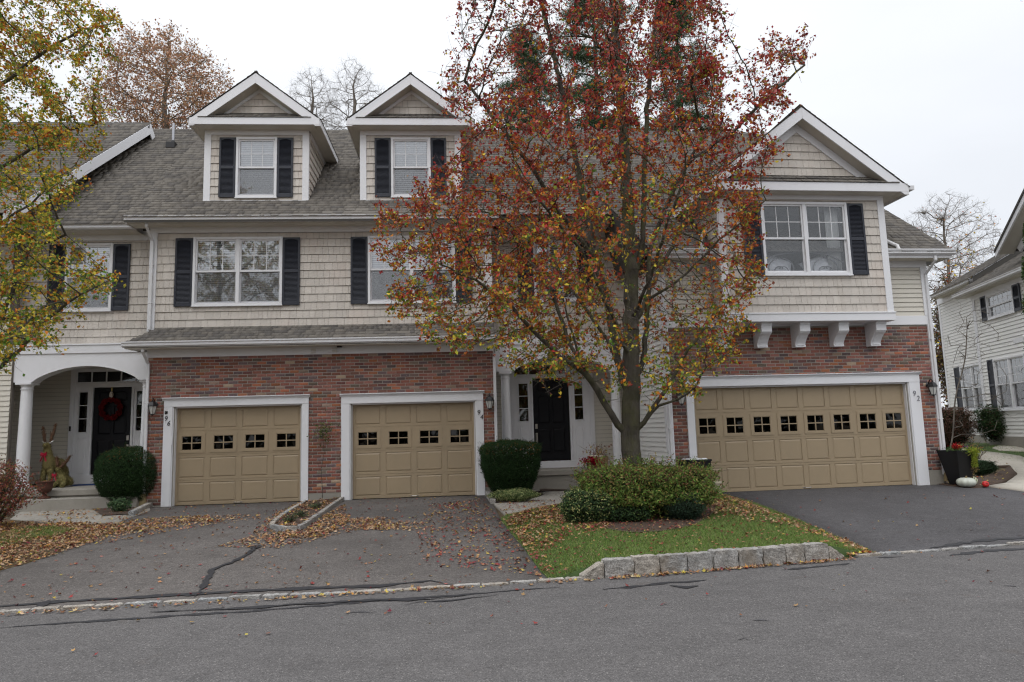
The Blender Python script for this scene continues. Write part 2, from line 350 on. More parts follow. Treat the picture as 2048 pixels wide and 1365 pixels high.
def draped(name, poly, off, mat, step=.5, hf=hgt, thick=0):
    bm = bmesh.new(); vs = [bm.verts.new((x, y, 0)) for x, y in poly]; bm.faces.new(vs)
    xs = [p[0] for p in poly]; ys = [p[1] for p in poly]
    def cuts(a, b):
        n = max(1, int((b-a)/step)); return [a+(b-a)*i/n for i in range(1, n)]
    for x in cuts(min(xs), max(xs)): bmesh.ops.bisect_plane(bm, geom=bm.verts[:]+bm.edges[:]+bm.faces[:], plane_co=(x, 0, 0), plane_no=(1, 0, 0))
    for y in cuts(min(ys), max(ys)): bmesh.ops.bisect_plane(bm, geom=bm.verts[:]+bm.edges[:]+bm.faces[:], plane_co=(0, y, 0), plane_no=(0, 1, 0))
    for v in bm.verts: v.co.z = hf(v.co.x, v.co.y)+off
    bmesh.ops.triangulate(bm, faces=bm.faces)
    if thick:
        r = bmesh.ops.extrude_face_region(bm, geom=bm.faces[:])
        for g in r['geom']:
            if isinstance(g, bmesh.types.BMVert): g.co.z -= thick
    bmesh.ops.recalc_face_normals(bm, faces=bm.faces)
    me = bpy.data.meshes.new(name); bm.to_mesh(me); bm.free()
    for p in me.polygons: p.use_smooth = True
    if not thick:
        if sum(p.normal.z for p in me.polygons) < 0: me.flip_normals()
    me.materials.append(mat); return obj(name, me)
def smooth_poly(pts, it=2):
    for _ in range(it):
        q = []
        for i in range(len(pts)):
            a, b = pts[i], pts[(i+1) % len(pts)]; q += [(a[0]*.75+b[0]*.25, a[1]*.75+b[1]*.25), (a[0]*.25+b[0]*.75, a[1]*.25+b[1]*.75)]
        pts = q
    return pts

#==GROUND==
# ------------------------------------------------------------------ ground, street, drives, paths
gx = [-400, -120, -60, -40]+[x for x in np.arange(-30, 40.1, 1.0)]+[60, 120, 400]
gy = [-300, -80, -30, -15]+[y for y in np.arange(-8, 40.1, 1.0)]+[60, 90, 150, 400, 900]
V = [(x, y, hgt(x, y)-.045) for y in gy for x in gx]; nx = len(gx)
F = [(j*nx+i, j*nx+i+1, (j+1)*nx+i+1, (j+1)*nx+i) for j in range(len(gy)-1) for i in range(nx-1)]
struct(fastmesh('ground', V, F, None, EARTHB, smooth=True))
front = [(x, ycurb(x)) for x in (-30, -20, -12, -8, -4.99, -3.19, -1.715, .33, .84, 2, 3.83, 4.3, 6.33, 8, 10, 13, 16, 22, 30)]
struct(draped('street', front[::-1]+[(-30, -16), (30, -16)], 0.0, ASPH, 1.5, lambda x, y: 0.0))
GP = lambda L: [G(*p) for p in L]
fl = [p for p in front if -12 < p[0] < .5]
driveL = [(-12, ycurb(-12))]+fl[:]+GP([(1098, 1160), (1082, 1145), (1050, 1100), (1018, 1060), (1000, 1036), (985, 1008), (974, 996)])+[(-.1, 16.2), (-8.3, 15.75)]+GP([(318, 1006), (262, 1034), (200, 1060), (60, 1110)])+[(-12, 10.5)]
struct(draped('driveway', driveL, 0.0, ASPHD, .7, thick=.1))
driveR = GP([(1700, 1117), (1755, 1110)])+[(6.33, 9.04), (8, ycurb(8)), (10, ycurb(10)), (13, ycurb(13)), (16, ycurb(16)), (16.5, 13.2)]+GP([(2140, 1000), (2048, 983), (1975, 975), (1900, 968), (1852, 962)])+[(10.6, 16.3), (3.6, 15.2)]+GP([(1400, 985), (1440, 992), (1510, 1010), (1600, 1045), (1690, 1085), (1735, 1103)])
struct(draped('driveway', driveR, 0.002, ASPHR, .7, thick=.1))
# concrete walks
walk94 = GP([(987, 1008), (1012, 1030), (1075, 1020), (1150, 1012)])+[(2.6, 14.2), (2.9, 16.9), (-.2, 16.9)]+GP([(1080, 985), (1040, 1000)])
struct(draped('path', walk94, .014, CONC, .6, thick=.1))
walk96 = GP([(60, 1012), (20, 1040), (120, 1052), (235, 1046), (300, 1022), (300, 1000)])+[(-8.1, 15.9), (-10.6, 15.75)]
struct(draped('path', walk96, .014, CONC, .6, thick=.1))
mulchR = GP([(1852, 966), (1900, 973), (1950, 977), (1975, 975), (2003, 966), (2026, 956), (2037, 946), (2034, 938), (2015, 931), (1990, 924), (1960, 918), (1925, 915)])+[(12.6, 18.2), (11.1, 16.9)]
struct(draped('mulch_bed', mulchR, .02, SOIL, .5, thick=.1))
pathR = GP([(1976, 974), (2048, 984), (2140, 998), (2150, 955), (2040, 912), (1930, 902), (1900, 900), (1900, 912), (1925, 912), (1975, 918), (2020, 932), (2036, 950), (2012, 968)])
struct(draped('path', pathR, .024, CONCL, .5, thick=.1))
pathN = GP([(1985, 897), (2000, 902), (2048, 904), (2200, 915), (2200, 890), (2048, 886), (2010, 890)])
struct(draped('path', pathN, .022, CONCL, .7, thick=.1))
lawnN = [G(1880, 893), G(1900, 914), G(2040, 925), G(2200, 985), (26, 17.5), (26, 25), (17, 30), (13, 27)]
struct(draped('lawn', lawnN, .008, EARTH, .8, thick=.1))
lawnL = [(-12.2, 6.2), (-12, 10.3)]+GP([(0, 1142), (60, 1126), (170, 1085), (262, 1054), (215, 1048), (110, 1050), (20, 1030)])+[(-11.6, 15.8), (-20, 15.8), (-20, 5.2)]
struct(draped('lawn', lawnL, .006, EARTHB, .6, thick=.1))

# island lawn between the driveways, held by upright granite blocks
isl_front = [(x, ycurb(x)+.16) for x in (.62, 1.2, 2.0, 3.0, 3.83)]
isl_side = GP([(1752, 1110), (1735, 1101), (1690, 1083), (1600, 1043), (1510, 1008), (1440, 990), (1400, 984)])+[(3.5, 14.9), (2.75, 14.3)]+GP([(1150, 1013), (1075, 1022), (1012, 1032)])+GP([(1002, 1040), (1018, 1062), (1052, 1102), (1084, 1146), (1100, 1160)])
island = isl_front+isl_side
def seg_d(x, y, pts):
    m = 9
    for i in range(len(pts)-1):
        ax, ay = pts[i]; bx, by = pts[i+1]; dx, dy = bx-ax, by-ay; t = max(0, min(1, ((x-ax)*dx+(y-ay)*dy)/(dx*dx+dy*dy+1e-9)))
        m = min(m, math.hypot(x-ax-t*dx, y-ay-t*dy))
    return m
def hisl(x, y):
    return hgt(x, y)+.15*ss(seg_d(x, y, isl_side)/.75)
struct(draped('lawn', island, .004, EARTH, .25, hisl, .3))
GPI = lambda L: [GI(*p) for p in L]
bed = smooth_poly(GPI([(1150, 1030), (1200, 1058), (1265, 1070), (1345, 1064), (1415, 1044), (1440, 1010), (1400, 992), (1300, 985), (1160, 990)]), 2)
struct(draped('mulch_bed', bed, .02, SOIL, .25, hisl))

# ---- sealed cracks and tar marks: thin sheets lying on the asphalt
def ribbon(name, pts, wd, mat, off, hf=hgt, seed=1):
    r = random.Random(seed); P = []
    for i in range(len(pts)-1):
        a, b = pts[i], pts[i+1]; n = max(1, int(math.hypot(b[0]-a[0], b[1]-a[1])/.09))
        P += [(a[0]+(b[0]-a[0])*k/n, a[1]+(b[1]-a[1])*k/n) for k in range(n)]
    P.append(pts[-1]); V = []; F = []
    for i, p in enumerate(P):
        q = P[min(i+1, len(P)-1)]; o = P[max(i-1, 0)]; dx, dy = q[0]-o[0], q[1]-o[1]; l = math.hypot(dx, dy)+1e-9; nx_, ny_ = -dy/l, dx/l
        t = i/(len(P)-1); ww = wd*min(1, 6*t+.15, 6*(1-t)+.15)*r.uniform(.25, 1.35); c = r.uniform(-.015, .015)
        for sgn in (1, -1):
            x, y = p[0]+nx_*(c+sgn*ww/2), p[1]+ny_*(c+sgn*ww/2); V.append((x, y, hf(x, y)+off))
        if i: F.append((2*i-2, 2*i-1, 2*i+1, 2*i))
    return struct(fastmesh(name, V, F, None, mat))
fz = lambda x, y: 0.0
hd = lambda x, y: hgt(x, y)
ribbon('crack_seal', GP([(-60, 1219), (130, 1204), (380, 1190), (560, 1180), (760, 1173), (860, 1163), (905, 1171)]), .12, SEAL, .008, hd, 2)
ribbon('crack_seal', GP([(388, 1197), (402, 1182), (420, 1150), (424, 1142), (465, 1125), (500, 1108), (512, 1094)]), .07, SEAL, .012, hd, 3)
ribbon('crack_seal', GP([(500, 1106), (517, 1092)]), .1, SEAL, .016, hd, 4)
ribbon('crack_seal', GP([(82, 1218), (92, 1208), (98, 1203)]), .09, SEAL, .014, hd, 5)
ribbon('crack_seal', GP([(-40, 1260), (160, 1245), (330, 1234), (480, 1225), (640, 1212), (800, 1200), (930, 1190), (1050, 1180), (1120, 1175)]), .07, SEAL, .004, fz, 6)
ribbon('crack_seal', GP([(300, 1225), (470, 1219), (620, 1208), (760, 1201), (860, 1200), (930, 1192)]), .09, SEAL, .008, fz, 7)
ribbon('crack_seal', GP([(810, 1212), (840, 1205), (905, 1202), (1000, 1190)]), .05, SEAL, .006, fz, 8)
ribbon('crack_seal', GP([(1205, 1180), (1290, 1172), (1340, 1165), (1370, 1166), (1415, 1161)]), .09, SEAL, .004, fz, 9)
ribbon('crack_seal', GP([(1340, 1172), (1372, 1176), (1398, 1173)]), .13, SEAL, .006, fz, 10)
ribbon('crack_seal', GP([(1575, 1140), (1640, 1134), (1700, 1128)]), .08, SEAL, .004, fz, 11)
ribbon('crack_seal', GP([(1755, 1116), (1810, 1114)]), .08, SEAL, .004, fz, 12)
ribbon('crack_seal', GP([(1860, 1098), (1920, 1088), (1990, 1080), (2048, 1077), (2150, 1068)]), .14, SEAL, .008, hd, 13)
ribbon('crack_seal', GP([(1900, 1112), (1980, 1102), (2060, 1098), (2150, 1094)]), .14, SEAL, .004, fz, 14)
for i, (a, b, c_, wd) in enumerate([(700, 1226, 745, .07), (1505, 1242, 1540, .05), (1475, 1280, 1500, .04), (2010, 1173, 2035, .04)]):
    ribbon('tar_spot', GP([(a, b), ((a+c_)/2, b-1), (c_, b+1)]), wd, ASPHR, .004, fz, 20+i)
yp = plain('faded_yellow_paint', (.45, .42, .1), .8, .4, 30)
ribbon('painted_mark', GP([(1893, 969), (1910, 970), (1927, 972)]), .05, yp, .008, hd, 40)

# ---- granite blocks
def stone_mesh(L, Wd, H, seed, rough=.016, n=5):
    r = random.Random(seed); bm = bmesh.new(); bmesh.ops.create_cube(bm, size=1)
    bmesh.ops.subdivide_edges(bm, edges=bm.edges[:], cuts=n, use_grid_fill=True)
    ph = [r.uniform(0, 9) for _ in range(6)]
    for v in bm.verts:
        x, y, z = v.co
        k = 1-.03*max(0, (abs(x)*2)**6*(abs(z)*2)**6)
        v.co = Vector((x*L*k, y*Wd, (z*k+.5)*H))
        d = Vector((math.sin(z*23/1+ph[0]+y*31)+math.sin(y*57+ph[1]+z*61), math.sin(x*17+ph[2]+z*41)+math.sin(x*47+z*29+ph[3]), math.sin(x*19+ph[4]+y*23)+math.sin(x*53+ph[5])))
        v.co += d*rough*.22+Vector((r.uniform(-1, 1), r.uniform(-1, 1), r.uniform(-1, 1)))*rough*.22
    me = bpy.data.meshes.new('granite_block'); bm.to_mesh(me); bm.free(); me.materials.append(GRAN); return me
variants = {}
def stone(parent, name, x, y, z, ang, L, Wd, H, seed, tilt=0):
    key = ('u' if H > .12 else 'f', seed % 7)
    if key not in variants: variants[key] = stone_mesh(1, 1, 1, seed % 7+(50 if H > .12 else 0), .0)
    o = obj(name, None, parent)
    return o
def put_stone(parent, p, ang, L, Wd, H, k, tilt=0):
    key = (round(L, 2), round(Wd, 2), round(H, 2), k % 9)
    if key not in variants: variants[key] = stone_mesh(L, Wd, H, 100+k % 9, .016 if H > .14 else .010)
    o = obj('granite_block', variants[key], parent); o.location = p; o.rotation_euler = (random.uniform(-.03, .03), tilt, ang); return o
curb = thing('granite_curb', 'upright grey granite block curb holding the island lawn along the street', 'curb', (2.2, ycurb(2.2), 0))
base = Vector(curb.location)
xs = .66; k = 0
MJ = MB()
while xs < 3.78:
    L = [.25, .33, .29, .32, .3, .31, .3, .28, .25, .31, .2][k % 11]
    ya, yb = ycurb(xs), ycurb(xs+L); ang = math.atan2(yb-ya, L)
    c = ((xs+L/2), (ya+yb)/2+.06)
    if k in (0, 10):
        me = stone_mesh(L*.97, .13, .19, 300+k)
        for v in me.vertices:
            s_ = (v.co.x/L+.5) if k == 0 else (.5-v.co.x/L)
            if v.co.z > .03: v.co.z *= (.36+.64*max(0, min(1, s_*1.1)))
        o = obj('granite_block', me, curb); o.location = Vector((c[0], c[1], -.03))-base; o.rotation_euler = (0, 0, ang)
    else:
        put_stone(curb, Vector((c[0], c[1], -.035+random.uniform(-.01, .01)))-base, ang+random.uniform(-.03, .03), round(L*.965, 2), .14, [.235, .225, .24][k % 3], k)
    if k < 10: MJ.box(xs+L-.012-base.x, yb+.02-base.y, 0, xs+L+.006-base.x, yb+.08-base.y, .165)
    xs += L; k += 1
MJ.build('mortar_joints', MORTAR, curb)
def flush(label, x0, x1, seed, name='flush_granite_strip', zoff=.0):
    t = thing(name, label, 'curb', ((x0+x1)/2, ycurb((x0+x1)/2), 0)); b = Vector(t.location); x = x0; k = seed; r = random.Random(seed)
    while x < x1-.1:
        L = min(r.choice([.27, .3, .33, .36]), x1-x+.1); ya, yb = ycurb(x), ycurb(x+L); ang = math.atan2(yb-ya, L)
        put_stone(t, Vector((x+L/2, (ya+yb)/2+.035+r.uniform(-.008, .008), -.098+r.uniform(-.008, .008)))-b, ang+r.uniform(-.04, .04), round(L*.93, 2), .085, .12, k); k += 1; x += L*math.cos(ang)
    return t
flush('line of worn granite blocks set flush between the left driveway and the street', -12, .62, 1)
flush('line of flush granite blocks edging the dark driveway at the right', 4.0, 16, 5)
def edging(label, pts, wd, H, seed, L0=.33):
    t = thing('granite_edging', label, 'edging', (pts[0][0], pts[0][1], hgt(*pts[0]))); b = Vector(t.location); k = seed
    for i in range(len(pts)-1):
        a, c = Vector(pts[i]), Vector(pts[i+1]); d = c-a; n = max(1, round(d.length/L0)); ang = math.atan2(d.y, d.x)
        for j in range(n):
            p = a+d*((j+.5)/n); put_stone(t, Vector((p.x, p.y, hgt(p.x, p.y)-.05))-b, ang, round(d.length/n*.97, 2), wd, H, k); k += 1
    return t
strip = GP([(686, 1000), (645, 1030), (610, 1055), (596, 1062), (566, 1063), (544, 1058), (548, 1050), (575, 1030), (612, 1008)])
edging('granite edging looping round the planting strip between the two single garages', strip, .075, .125, 11)
edging('granite edging beside the round clipped shrub left of the first garage', GP([(322, 1003), (300, 1014), (262, 1034)]), .1, .15, 23)
edging('short granite edging at the corner of the bed beneath the square clipped shrub', GP([(974, 990), (986, 1008)]), .1, .14, 31)
struct(draped('planting_bed', strip, .05, SOIL, .2))
struct(draped('planting_bed', GP([(322, 1000), (262, 1031), (205, 1034), (180, 1018)])+[(-9.6, 15.6), (-7.2, 15.9), (-6.9, 15.6)], .03, SOIL, .3))
struct(draped('planting_bed', GP([(978, 992), (992, 1008), (1040, 1006), (1086, 992), (1078, 980)])+[(1.4, 16.2), (.2, 16.1)], .03, SOIL, .3))
#==HOUSES==
# ------------------------------------------------------------------ building kit
SHP = [(.5, (.150, .137, .121)), (.25, (.118, .109, .100)), (.25, (.168, .153, .133))]
BRP = [(.415, (.235, .103, .080)), (.20, (.185, .088, .076)), (.15, (.135, .096, .09)), (.10, (.17, .127, .10)), (.10, (.29, .115, .07)), (.035, (.30, .22, .17))]
shing_cache = {}
def tabgeo(wd, t, col, wb=None):
    c = .155
    return ([(0, 0, 0), (wd, 0, 0), (wd, c, 0), (0, c, 0), (0, 0, t), (wd, 0, t), (wd, c, .002), (0, c, .002)], [(4, 5, 6, 7), (0, 1, 5, 4), (1, 2, 6, 5), (3, 0, 4, 7)])
def shingles(parent, P0, U, V_, poly, nparts=0, course=.14, seed=1, eye=None):
    """poly in (u,v) on the slope; a piece of its own for each of the nearest tabs, the rest joined."""
    r = random.Random(seed); P0 = Vector(P0); U = Vector(U).normalized(); V_ = Vector(V_).normalized(); Nn = U.cross(V_)
    if Nn.z < 0: flip = True; Nn = -Nn
    else: flip = False
    vs = [p[1] for p in poly]; v = min(vs); tabs = []; rest = []
    while v < max(vs)-.03:
        vm = v+course*.5; xsn = []
        for i in range(len(poly)):
            (u1, v1), (u2, v2) = poly[i], poly[(i+1) % len(poly)]
            if (v1 <= vm) != (v2 <= vm): xsn.append(u1+(vm-v1)*(u2-u1)/(v2-v1))
        xsn.sort()
        for a, b in zip(xsn[::2], xsn[1::2]):
            u = a; hi = r.random() < .5
            while u < b-.005:
                wd = r.choice([.1, .14, .18, .24, .3]); cut = False
                if u+wd > b: wd = b-u; cut = True
                k = r.random(); ci = 0 if k < .5 else (1 if k < .77 else 2); t = .013 if hi else .007
                (rest if cut else tabs).append((u, v, wd, t, ci, r.uniform(.93, 1.07))); u += wd; hi = not hi
        v += course
    me_eye = parent.matrix_world.inverted() @ Vector((0, 0, EYE)) if False else None
    e = eye if eye is not None else Vector((0, -16, 1.6))
    if nparts and len(tabs) > nparts:
        tabs.sort(key=lambda q: (P0+U*q[0]+V_*q[1]-e).length_squared)
        rest += tabs[nparts:]; tabs = tabs[:nparts]
    elif not nparts: rest += tabs; tabs = []
    Mx = Matrix.Identity(4)
    for i in range(3): Mx[i][0] = U[i]; Mx[i][1] = V_[i]; Mx[i][2] = Nn[i]
    for (u, v, wd, t, ci, k) in tabs:
        key = (wd, t, ci, flip)
        if key not in shing_cache:
            m = MB(); vv, ff = tabgeo(wd-.003, t, None); m.add(vv, ff if not flip else [f[::-1] for f in ff], SHP[ci][1]); shing_cache[key] = m.mesh('shingle', SHING)
        o = obj('shingle', shing_cache[key], parent); m4 = Mx.copy(); p = P0+U*u+V_*v+Nn*.012; m4.translation = p; o.matrix_local = m4
    if rest:
        q = np.array([(a, b, c, d, e_, f) for a, b, c, d, e_, f in rest]); n = len(q); cc = .155
        u, v, wd, t = q[:, 0], q[:, 1], q[:, 2]-.003, q[:, 3]
        L = np.zeros((n, 8, 3))
        L[:, [0, 3, 4, 7], 0] = u[:, None]; L[:, [1, 2, 5, 6], 0] = (u+wd)[:, None]; L[:, [0, 1, 4, 5], 1] = v[:, None]; L[:, [2, 3, 6, 7], 1] = (v+cc)[:, None]
        L[:, [4, 5], 2] = t[:, None]; L[:, [6, 7], 2] = .002; L[:, :, 2] += .012
        Ua, Va, Na, Pa = map(np.array, (U, V_, Nn, P0)); X = Pa+L[..., 0:1]*Ua+L[..., 1:2]*Va+L[..., 2:3]*Na
        ff = np.array([(4, 5, 6, 7), (0, 1, 5, 4), (1, 2, 6, 5), (3, 0, 4, 7)]); ff = ff[:, ::-1] if flip else ff
        Fx = (np.arange(n)[:, None, None]*8+ff[None]).reshape(-1, 4)
        cl = np.array([p[1] for p in SHP])[q[:, 4].astype(int)]*q[:, 5:6]
        stuff(fastmesh('shingles', X.reshape(-1, 3), Fx, np.repeat(cl, 8, 0), SHING, parent))

brick_cache = {}
def brick_me(ci, var, L):
    key = (ci, var, L)
    if key in brick_cache: return brick_cache[key]
    r = random.Random(ci*31+var*7+int(L*100)); h = .058; d = .03; c = .004; m = MB(); col = BRP[ci][1]; k = [.8, 1.0, 1.22][var]; col = tuple(x*k*r.uniform(.93, 1.07) for x in col)
    j = lambda: r.uniform(-.0015, .0015)
    bk = [(0, d, 0), (L, d, 0), (L, d, h), (0, d, h)]; mid = [(j(), c, j()), (L+j(), c, j()), (L+j(), c, h+j()), (j(), c, h+j())]; fr = [(c, j(), c), (L-c, j(), c), (L-c, j(), h-c), (c, j(), h-c)]
    m.add(bk+mid+fr, [(8, 9, 10, 11), (0, 1, 5, 4), (1, 2, 6, 5), (2, 3, 7, 6), (3, 0, 4, 7), (4, 5, 9, 8), (5, 6, 10, 9), (6, 7, 11, 10), (7, 4, 8, 11)], col)
    brick_cache[key] = m.mesh('brick', BRICK); return brick_cache[key]
def sub_iv(a, b, cuts):
    iv = [(a, b)]
    for c, d in cuts:
        n = []
        for p, q in iv:
            if d <= p or c >= q: n.append((p, q))
            else:
                if c > p: n.append((p, c))
                if d < q: n.append((d, q))
        iv = n
    return iv
def brick_wall(parent, x0, x1, z0, z1, y, ops, nparts, seed, eyex=0):
    r = random.Random(seed); items = []; z = z0; row = 0; CP, LP, h = .0697, .204, .058
    while z+h <= z1+.03:
        off = (row % 2)*LP/2
        cuts = [(a, b) for a, b, c, d in ops if c < z+h and d > z]
        for a, b in sub_iv(x0, x1, cuts):
            k = math.floor((a-x0-off)/LP)
            while True:
                s = x0+off+k*LP; e = s+LP-.011; k += 1
                if s >= b: break
                s2, e2 = max(s, a), min(e, b)
                if e2-s2 < .03: continue
                kk = r.random(); acc = 0
                for ci, (wt, _) in enumerate(BRP):
                    acc += wt
                    if kk < acc: break
                items.append((s2, z, e2-s2, ci, r.randrange(3), r.uniform(-.002, .002)))
        z += CP; row += 1
    items.sort(key=lambda q: (q[0]+q[2]/2-eyex)**2+(q[1]-1.6)**2)
    V = []; F = []; Cc = []
    for i, (s, z, L, ci, var, dy) in enumerate(items):
        Lq = LP-.011 if L > LP-.02 else round(L, 2)
        me = brick_me(ci, var, Lq)
        if i < nparts:
            o = obj('brick', me, parent); o.location = (s, y+dy, z); o.rotation_euler = (0, r.uniform(-.004, .004), 0)
        else:
            o_ = len(V); V += [(v.co.x+s, v.co.y+y+dy, v.co.z+z) for v in me.vertices]; F += [tuple(q+o_ for q in p.vertices) for p in me.polygons]; Cc += [tuple(d.color[:3]) for d in me.color_attributes['col'].data]
    if V: stuff(fastmesh('bricks', V, F, np.array(Cc), BRICK, parent))

def slabs(x0, x1, z0, z1, ops, y0, y1):
    m = MB(); xs = sorted({x0, x1, *[v for o in ops for v in o[:2] if x0 < v < x1]}); zs = sorted({z0, z1, *[v for o in ops for v in o[2:] if z0 < v < z1]})
    for i in range(len(zs)-1):
        zc = (zs[i]+zs[i+1])/2; cuts = [(a, b) for a, b, c, d in ops if c < zc < d]
        for a, b in sub_iv(x0, x1, cuts): m.box(a, y0, zs[i], b, y1, zs[i+1])
    return m
def siding(parent, kind, fmap, z0, z1, xr, ops=(), pitch=.187, seed=1, mat=None, name=None, plen=(1.0, 1.4), proud=.023, tone=1.0):
    """courses of siding as single pieces; fmap(a, d, z): a along the wall, d outwards"""
    r = random.Random(seed); z = z0; mat = mat or (SHAKE if kind == 'shake' else LAP)
    while z < z1-.02:
        zt = min(z+pitch, z1); zs = sorted({z, zt, *[v for o in ops for v in o[2:] if z < v < zt]})
        lo, hi = xr(z); lo2, hi2 = xr(zt); cutpts = []; a = min(lo, lo2)-r.uniform(0, plen[0])
        while a < max(hi, hi2):
            ln = r.uniform(*plen); cutpts.append((a, a+ln)); a += ln
        for pa, pb in cutpts:
            m = MB(); 
            if kind == 'shake':
                parts = []; s = pa
                while s < pb:
                    wd = r.uniform(.085, .2); e_ = min(s+wd, pb)
                    if pb-e_ < .05: e_ = pb
                    parts.append((s+.0022, e_-.0022, r.uniform(-.0015, .0015), r.uniform(0, .003))); s = e_
            else: parts = [(pa, pb-.001, 0, 0)]
            base = r.uniform(.95, 1.05)*tone
            for (s, e_, dd, dz) in parts:
                k = base*r.uniform(.93, 1.05) if kind == 'shake' else 1
                col = (.55*k, .505*k, .45*k)
                for j in range(len(zs)-1):
                    za, zb = zs[j], zs[j+1]; zc = (za+zb)/2; cuts = [(o[0], o[1]) for o in ops if o[2] < zc < o[3]]
                    la, ha = xr(za); lb, hb = xr(zb)
                    for p, q in sub_iv(s, e_, cuts):
                        A0, A1 = max(p, la), min(q, ha); B0, B1 = max(p, lb), min(q, hb)
                        if A1-A0 < .004: continue
                        if B1 <= B0: B0 = B1 = min(max((A0+A1)/2, lb), hb)
                        f = lambda zz: .004+(proud-.004)*(1-(zz-z)/pitch)+dd
                        zaa = za+(dz if j == 0 else 0); zbb = zb-(.004 if j == len(zs)-2 else 0)  # top stops short; the darkened sheathing behind paints the shadow line
                        m.hull8([fmap(A0, -.002, zaa), fmap(A1, -.002, zaa), fmap(A1, f(za), zaa), fmap(A0, f(za), zaa)], [fmap(B0, -.002, zbb), fmap(B1, -.002, zbb), fmap(B1, f(zb), zbb), fmap(B0, f(zb), zbb)], col)
            if m.v: m.build(name or ('shake_panel' if kind == 'shake' else 'siding_board'), mat, parent)
        z += pitch
    return parent
rect = lambda a, b: (lambda z: (a, b))

def window(root, x0, x1, z0, z1, y, units=1, cols=3, rows=2, blind=1.0, screen=True, grid_all=False, trim=WHITE, inside=None, depth=.5, slat=.05, glass=None):
    """vinyl double-hung window; y is the wall face, things stand proud towards -y"""
    w = MB(); F_ = .055
    for a, b, c, d in ((x0, x0+F_, z0, z1), (x1-F_, x1, z0, z1), (x0+F_, x1-F_, z1-F_, z1), (x0+F_, x1-F_, z0, z0+F_)): w.box(a, y-.05, c, b, y+.06, d)
    mw = .075; inner = x1-x0-2*F_; uw = (inner-(units-1)*mw)/units
    for i in range(1, units): w.box(x0+F_+i*uw+(i-1)*mw, y-.046, z0+F_, x0+F_+i*uw+i*mw, y+.06, z1-F_)
    wo = w.build('window', trim, root, bevel=.004)
    MB().box(x0-.01, y-.06, z0-.02, x1+.01, y-.01, z0+.003).build('sill', trim, wo)
    zb, zt = z0+F_, z1-F_; zm = (zb+zt)/2
    for i in range(units):
        a = x0+F_+i*(uw+mw); b = a+uw; s = .034
        up = MB(); up.box(a, y-.02, zm-.02, a+s, y+.015, zt); up.box(b-s, y-.02, zm-.02, b, y+.015, zt); up.box(a+s, y-.02, zt-s, b-s, y+.015, zt); up.box(a+s, y-.024, zm-.022, b-s, y+.015, zm+.02)
        g0, g1, h0, h1 = a+s, b-s, zm+.02, zt-s; mu = .016
        for k in range(1, cols): up.box(g0+(g1-g0)*k/cols-mu/2, y-.004, h0, g0+(g1-g0)*k/cols+mu/2, y+.008, h1)
        for k in range(1, rows): up.box(g0, y-.003, h0+(h1-h0)*k/rows-mu/2, g1, y+.007, h0+(h1-h0)*k/rows+mu/2)
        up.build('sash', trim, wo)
        for k in range(cols):
            for l in range(rows):
                MB().box(g0+(g1-g0)*k/cols+mu/2, y+.0, h0+(h1-h0)*l/rows+mu/2, g0+(g1-g0)*(k+1)/cols-mu/2, y+.004, h0+(h1-h0)*(l+1)/rows-mu/2).build('pane', glass or GLASS, wo)
        lo = MB(); lo.box(a, y+.016, zb, a+s, y+.045, zm); lo.box(b-s, y+.016, zb, b, y+.045, zm); lo.box(a+s, y+.016, zb, b-s, y+.045, zb+s+.01); lo.box(a+s, y+.016, zm-.02, b-s, y+.045, zm+.01)
        if grid_all:
            for k in range(1, cols): lo.box(a+s+(b-a-2*s)*k/cols-mu/2, y+.024, zb+s, a+s+(b-a-2*s)*k/cols+mu/2, y+.034, zm-.02)
            for k in range(1, rows): lo.box(a+s, y+.024, zb+s+(zm-zb-s)*k/rows-mu/2, b-s, y+.034, zb+s+(zm-zb-s)*k/rows+mu/2)
        lo.build('sash', trim, wo)
        MB().box(a+s, y+.028, zb+s+.01, b-s, y+.032, zm-.02).build('pane', glass or GLASS, wo)
        if screen: MB().box(a+.008, y+.002, zb+.01, b-.008, y+.004, zm-.022).build('insect_screen', SCREEN, wo)
        if blind:
            m = MB(); z = zt-.01; zend = zt-(zt-zb)*blind
            while z > zend: m.hull8([(a+.012, y+.08, z-slat*.96), (b-.012, y+.08, z-slat*.96), (b-.012, y+.084, z-slat*.96), (a+.012, y+.084, z-slat*.96)], [(a+.012, y+.106, z), (b-.012, y+.106, z), (b-.012, y+.11, z), (a+.012, y+.11, z)]); z -= slat
            m.build('blind', BLIND, wo)
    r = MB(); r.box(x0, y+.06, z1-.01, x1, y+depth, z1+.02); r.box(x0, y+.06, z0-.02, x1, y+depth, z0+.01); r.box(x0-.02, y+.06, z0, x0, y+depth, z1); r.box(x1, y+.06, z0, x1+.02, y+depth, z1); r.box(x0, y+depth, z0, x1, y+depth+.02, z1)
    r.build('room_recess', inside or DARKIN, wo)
    return wo
SCREEN = None
def mk_screen():
    m, nt, b = newmat('grey_insect_screen'); nt.nodes.remove(b)
    d = N(nt, 'ShaderNodeBsdfDiffuse'); d.inputs[0].default_value = (.16, .16, .165, 1); t = N(nt, 'ShaderNodeBsdfTransparent'); mx = N(nt, 'ShaderNodeMixShader'); mx.inputs[0].default_value = .14
    nt.links.new(t.outputs[0], mx.inputs[1]); nt.links.new(d.outputs[0], mx.inputs[2]); nt.links.new(mx.outputs[0], nt.nodes['Material Output'].inputs[0]); return m
SCREEN = mk_screen()
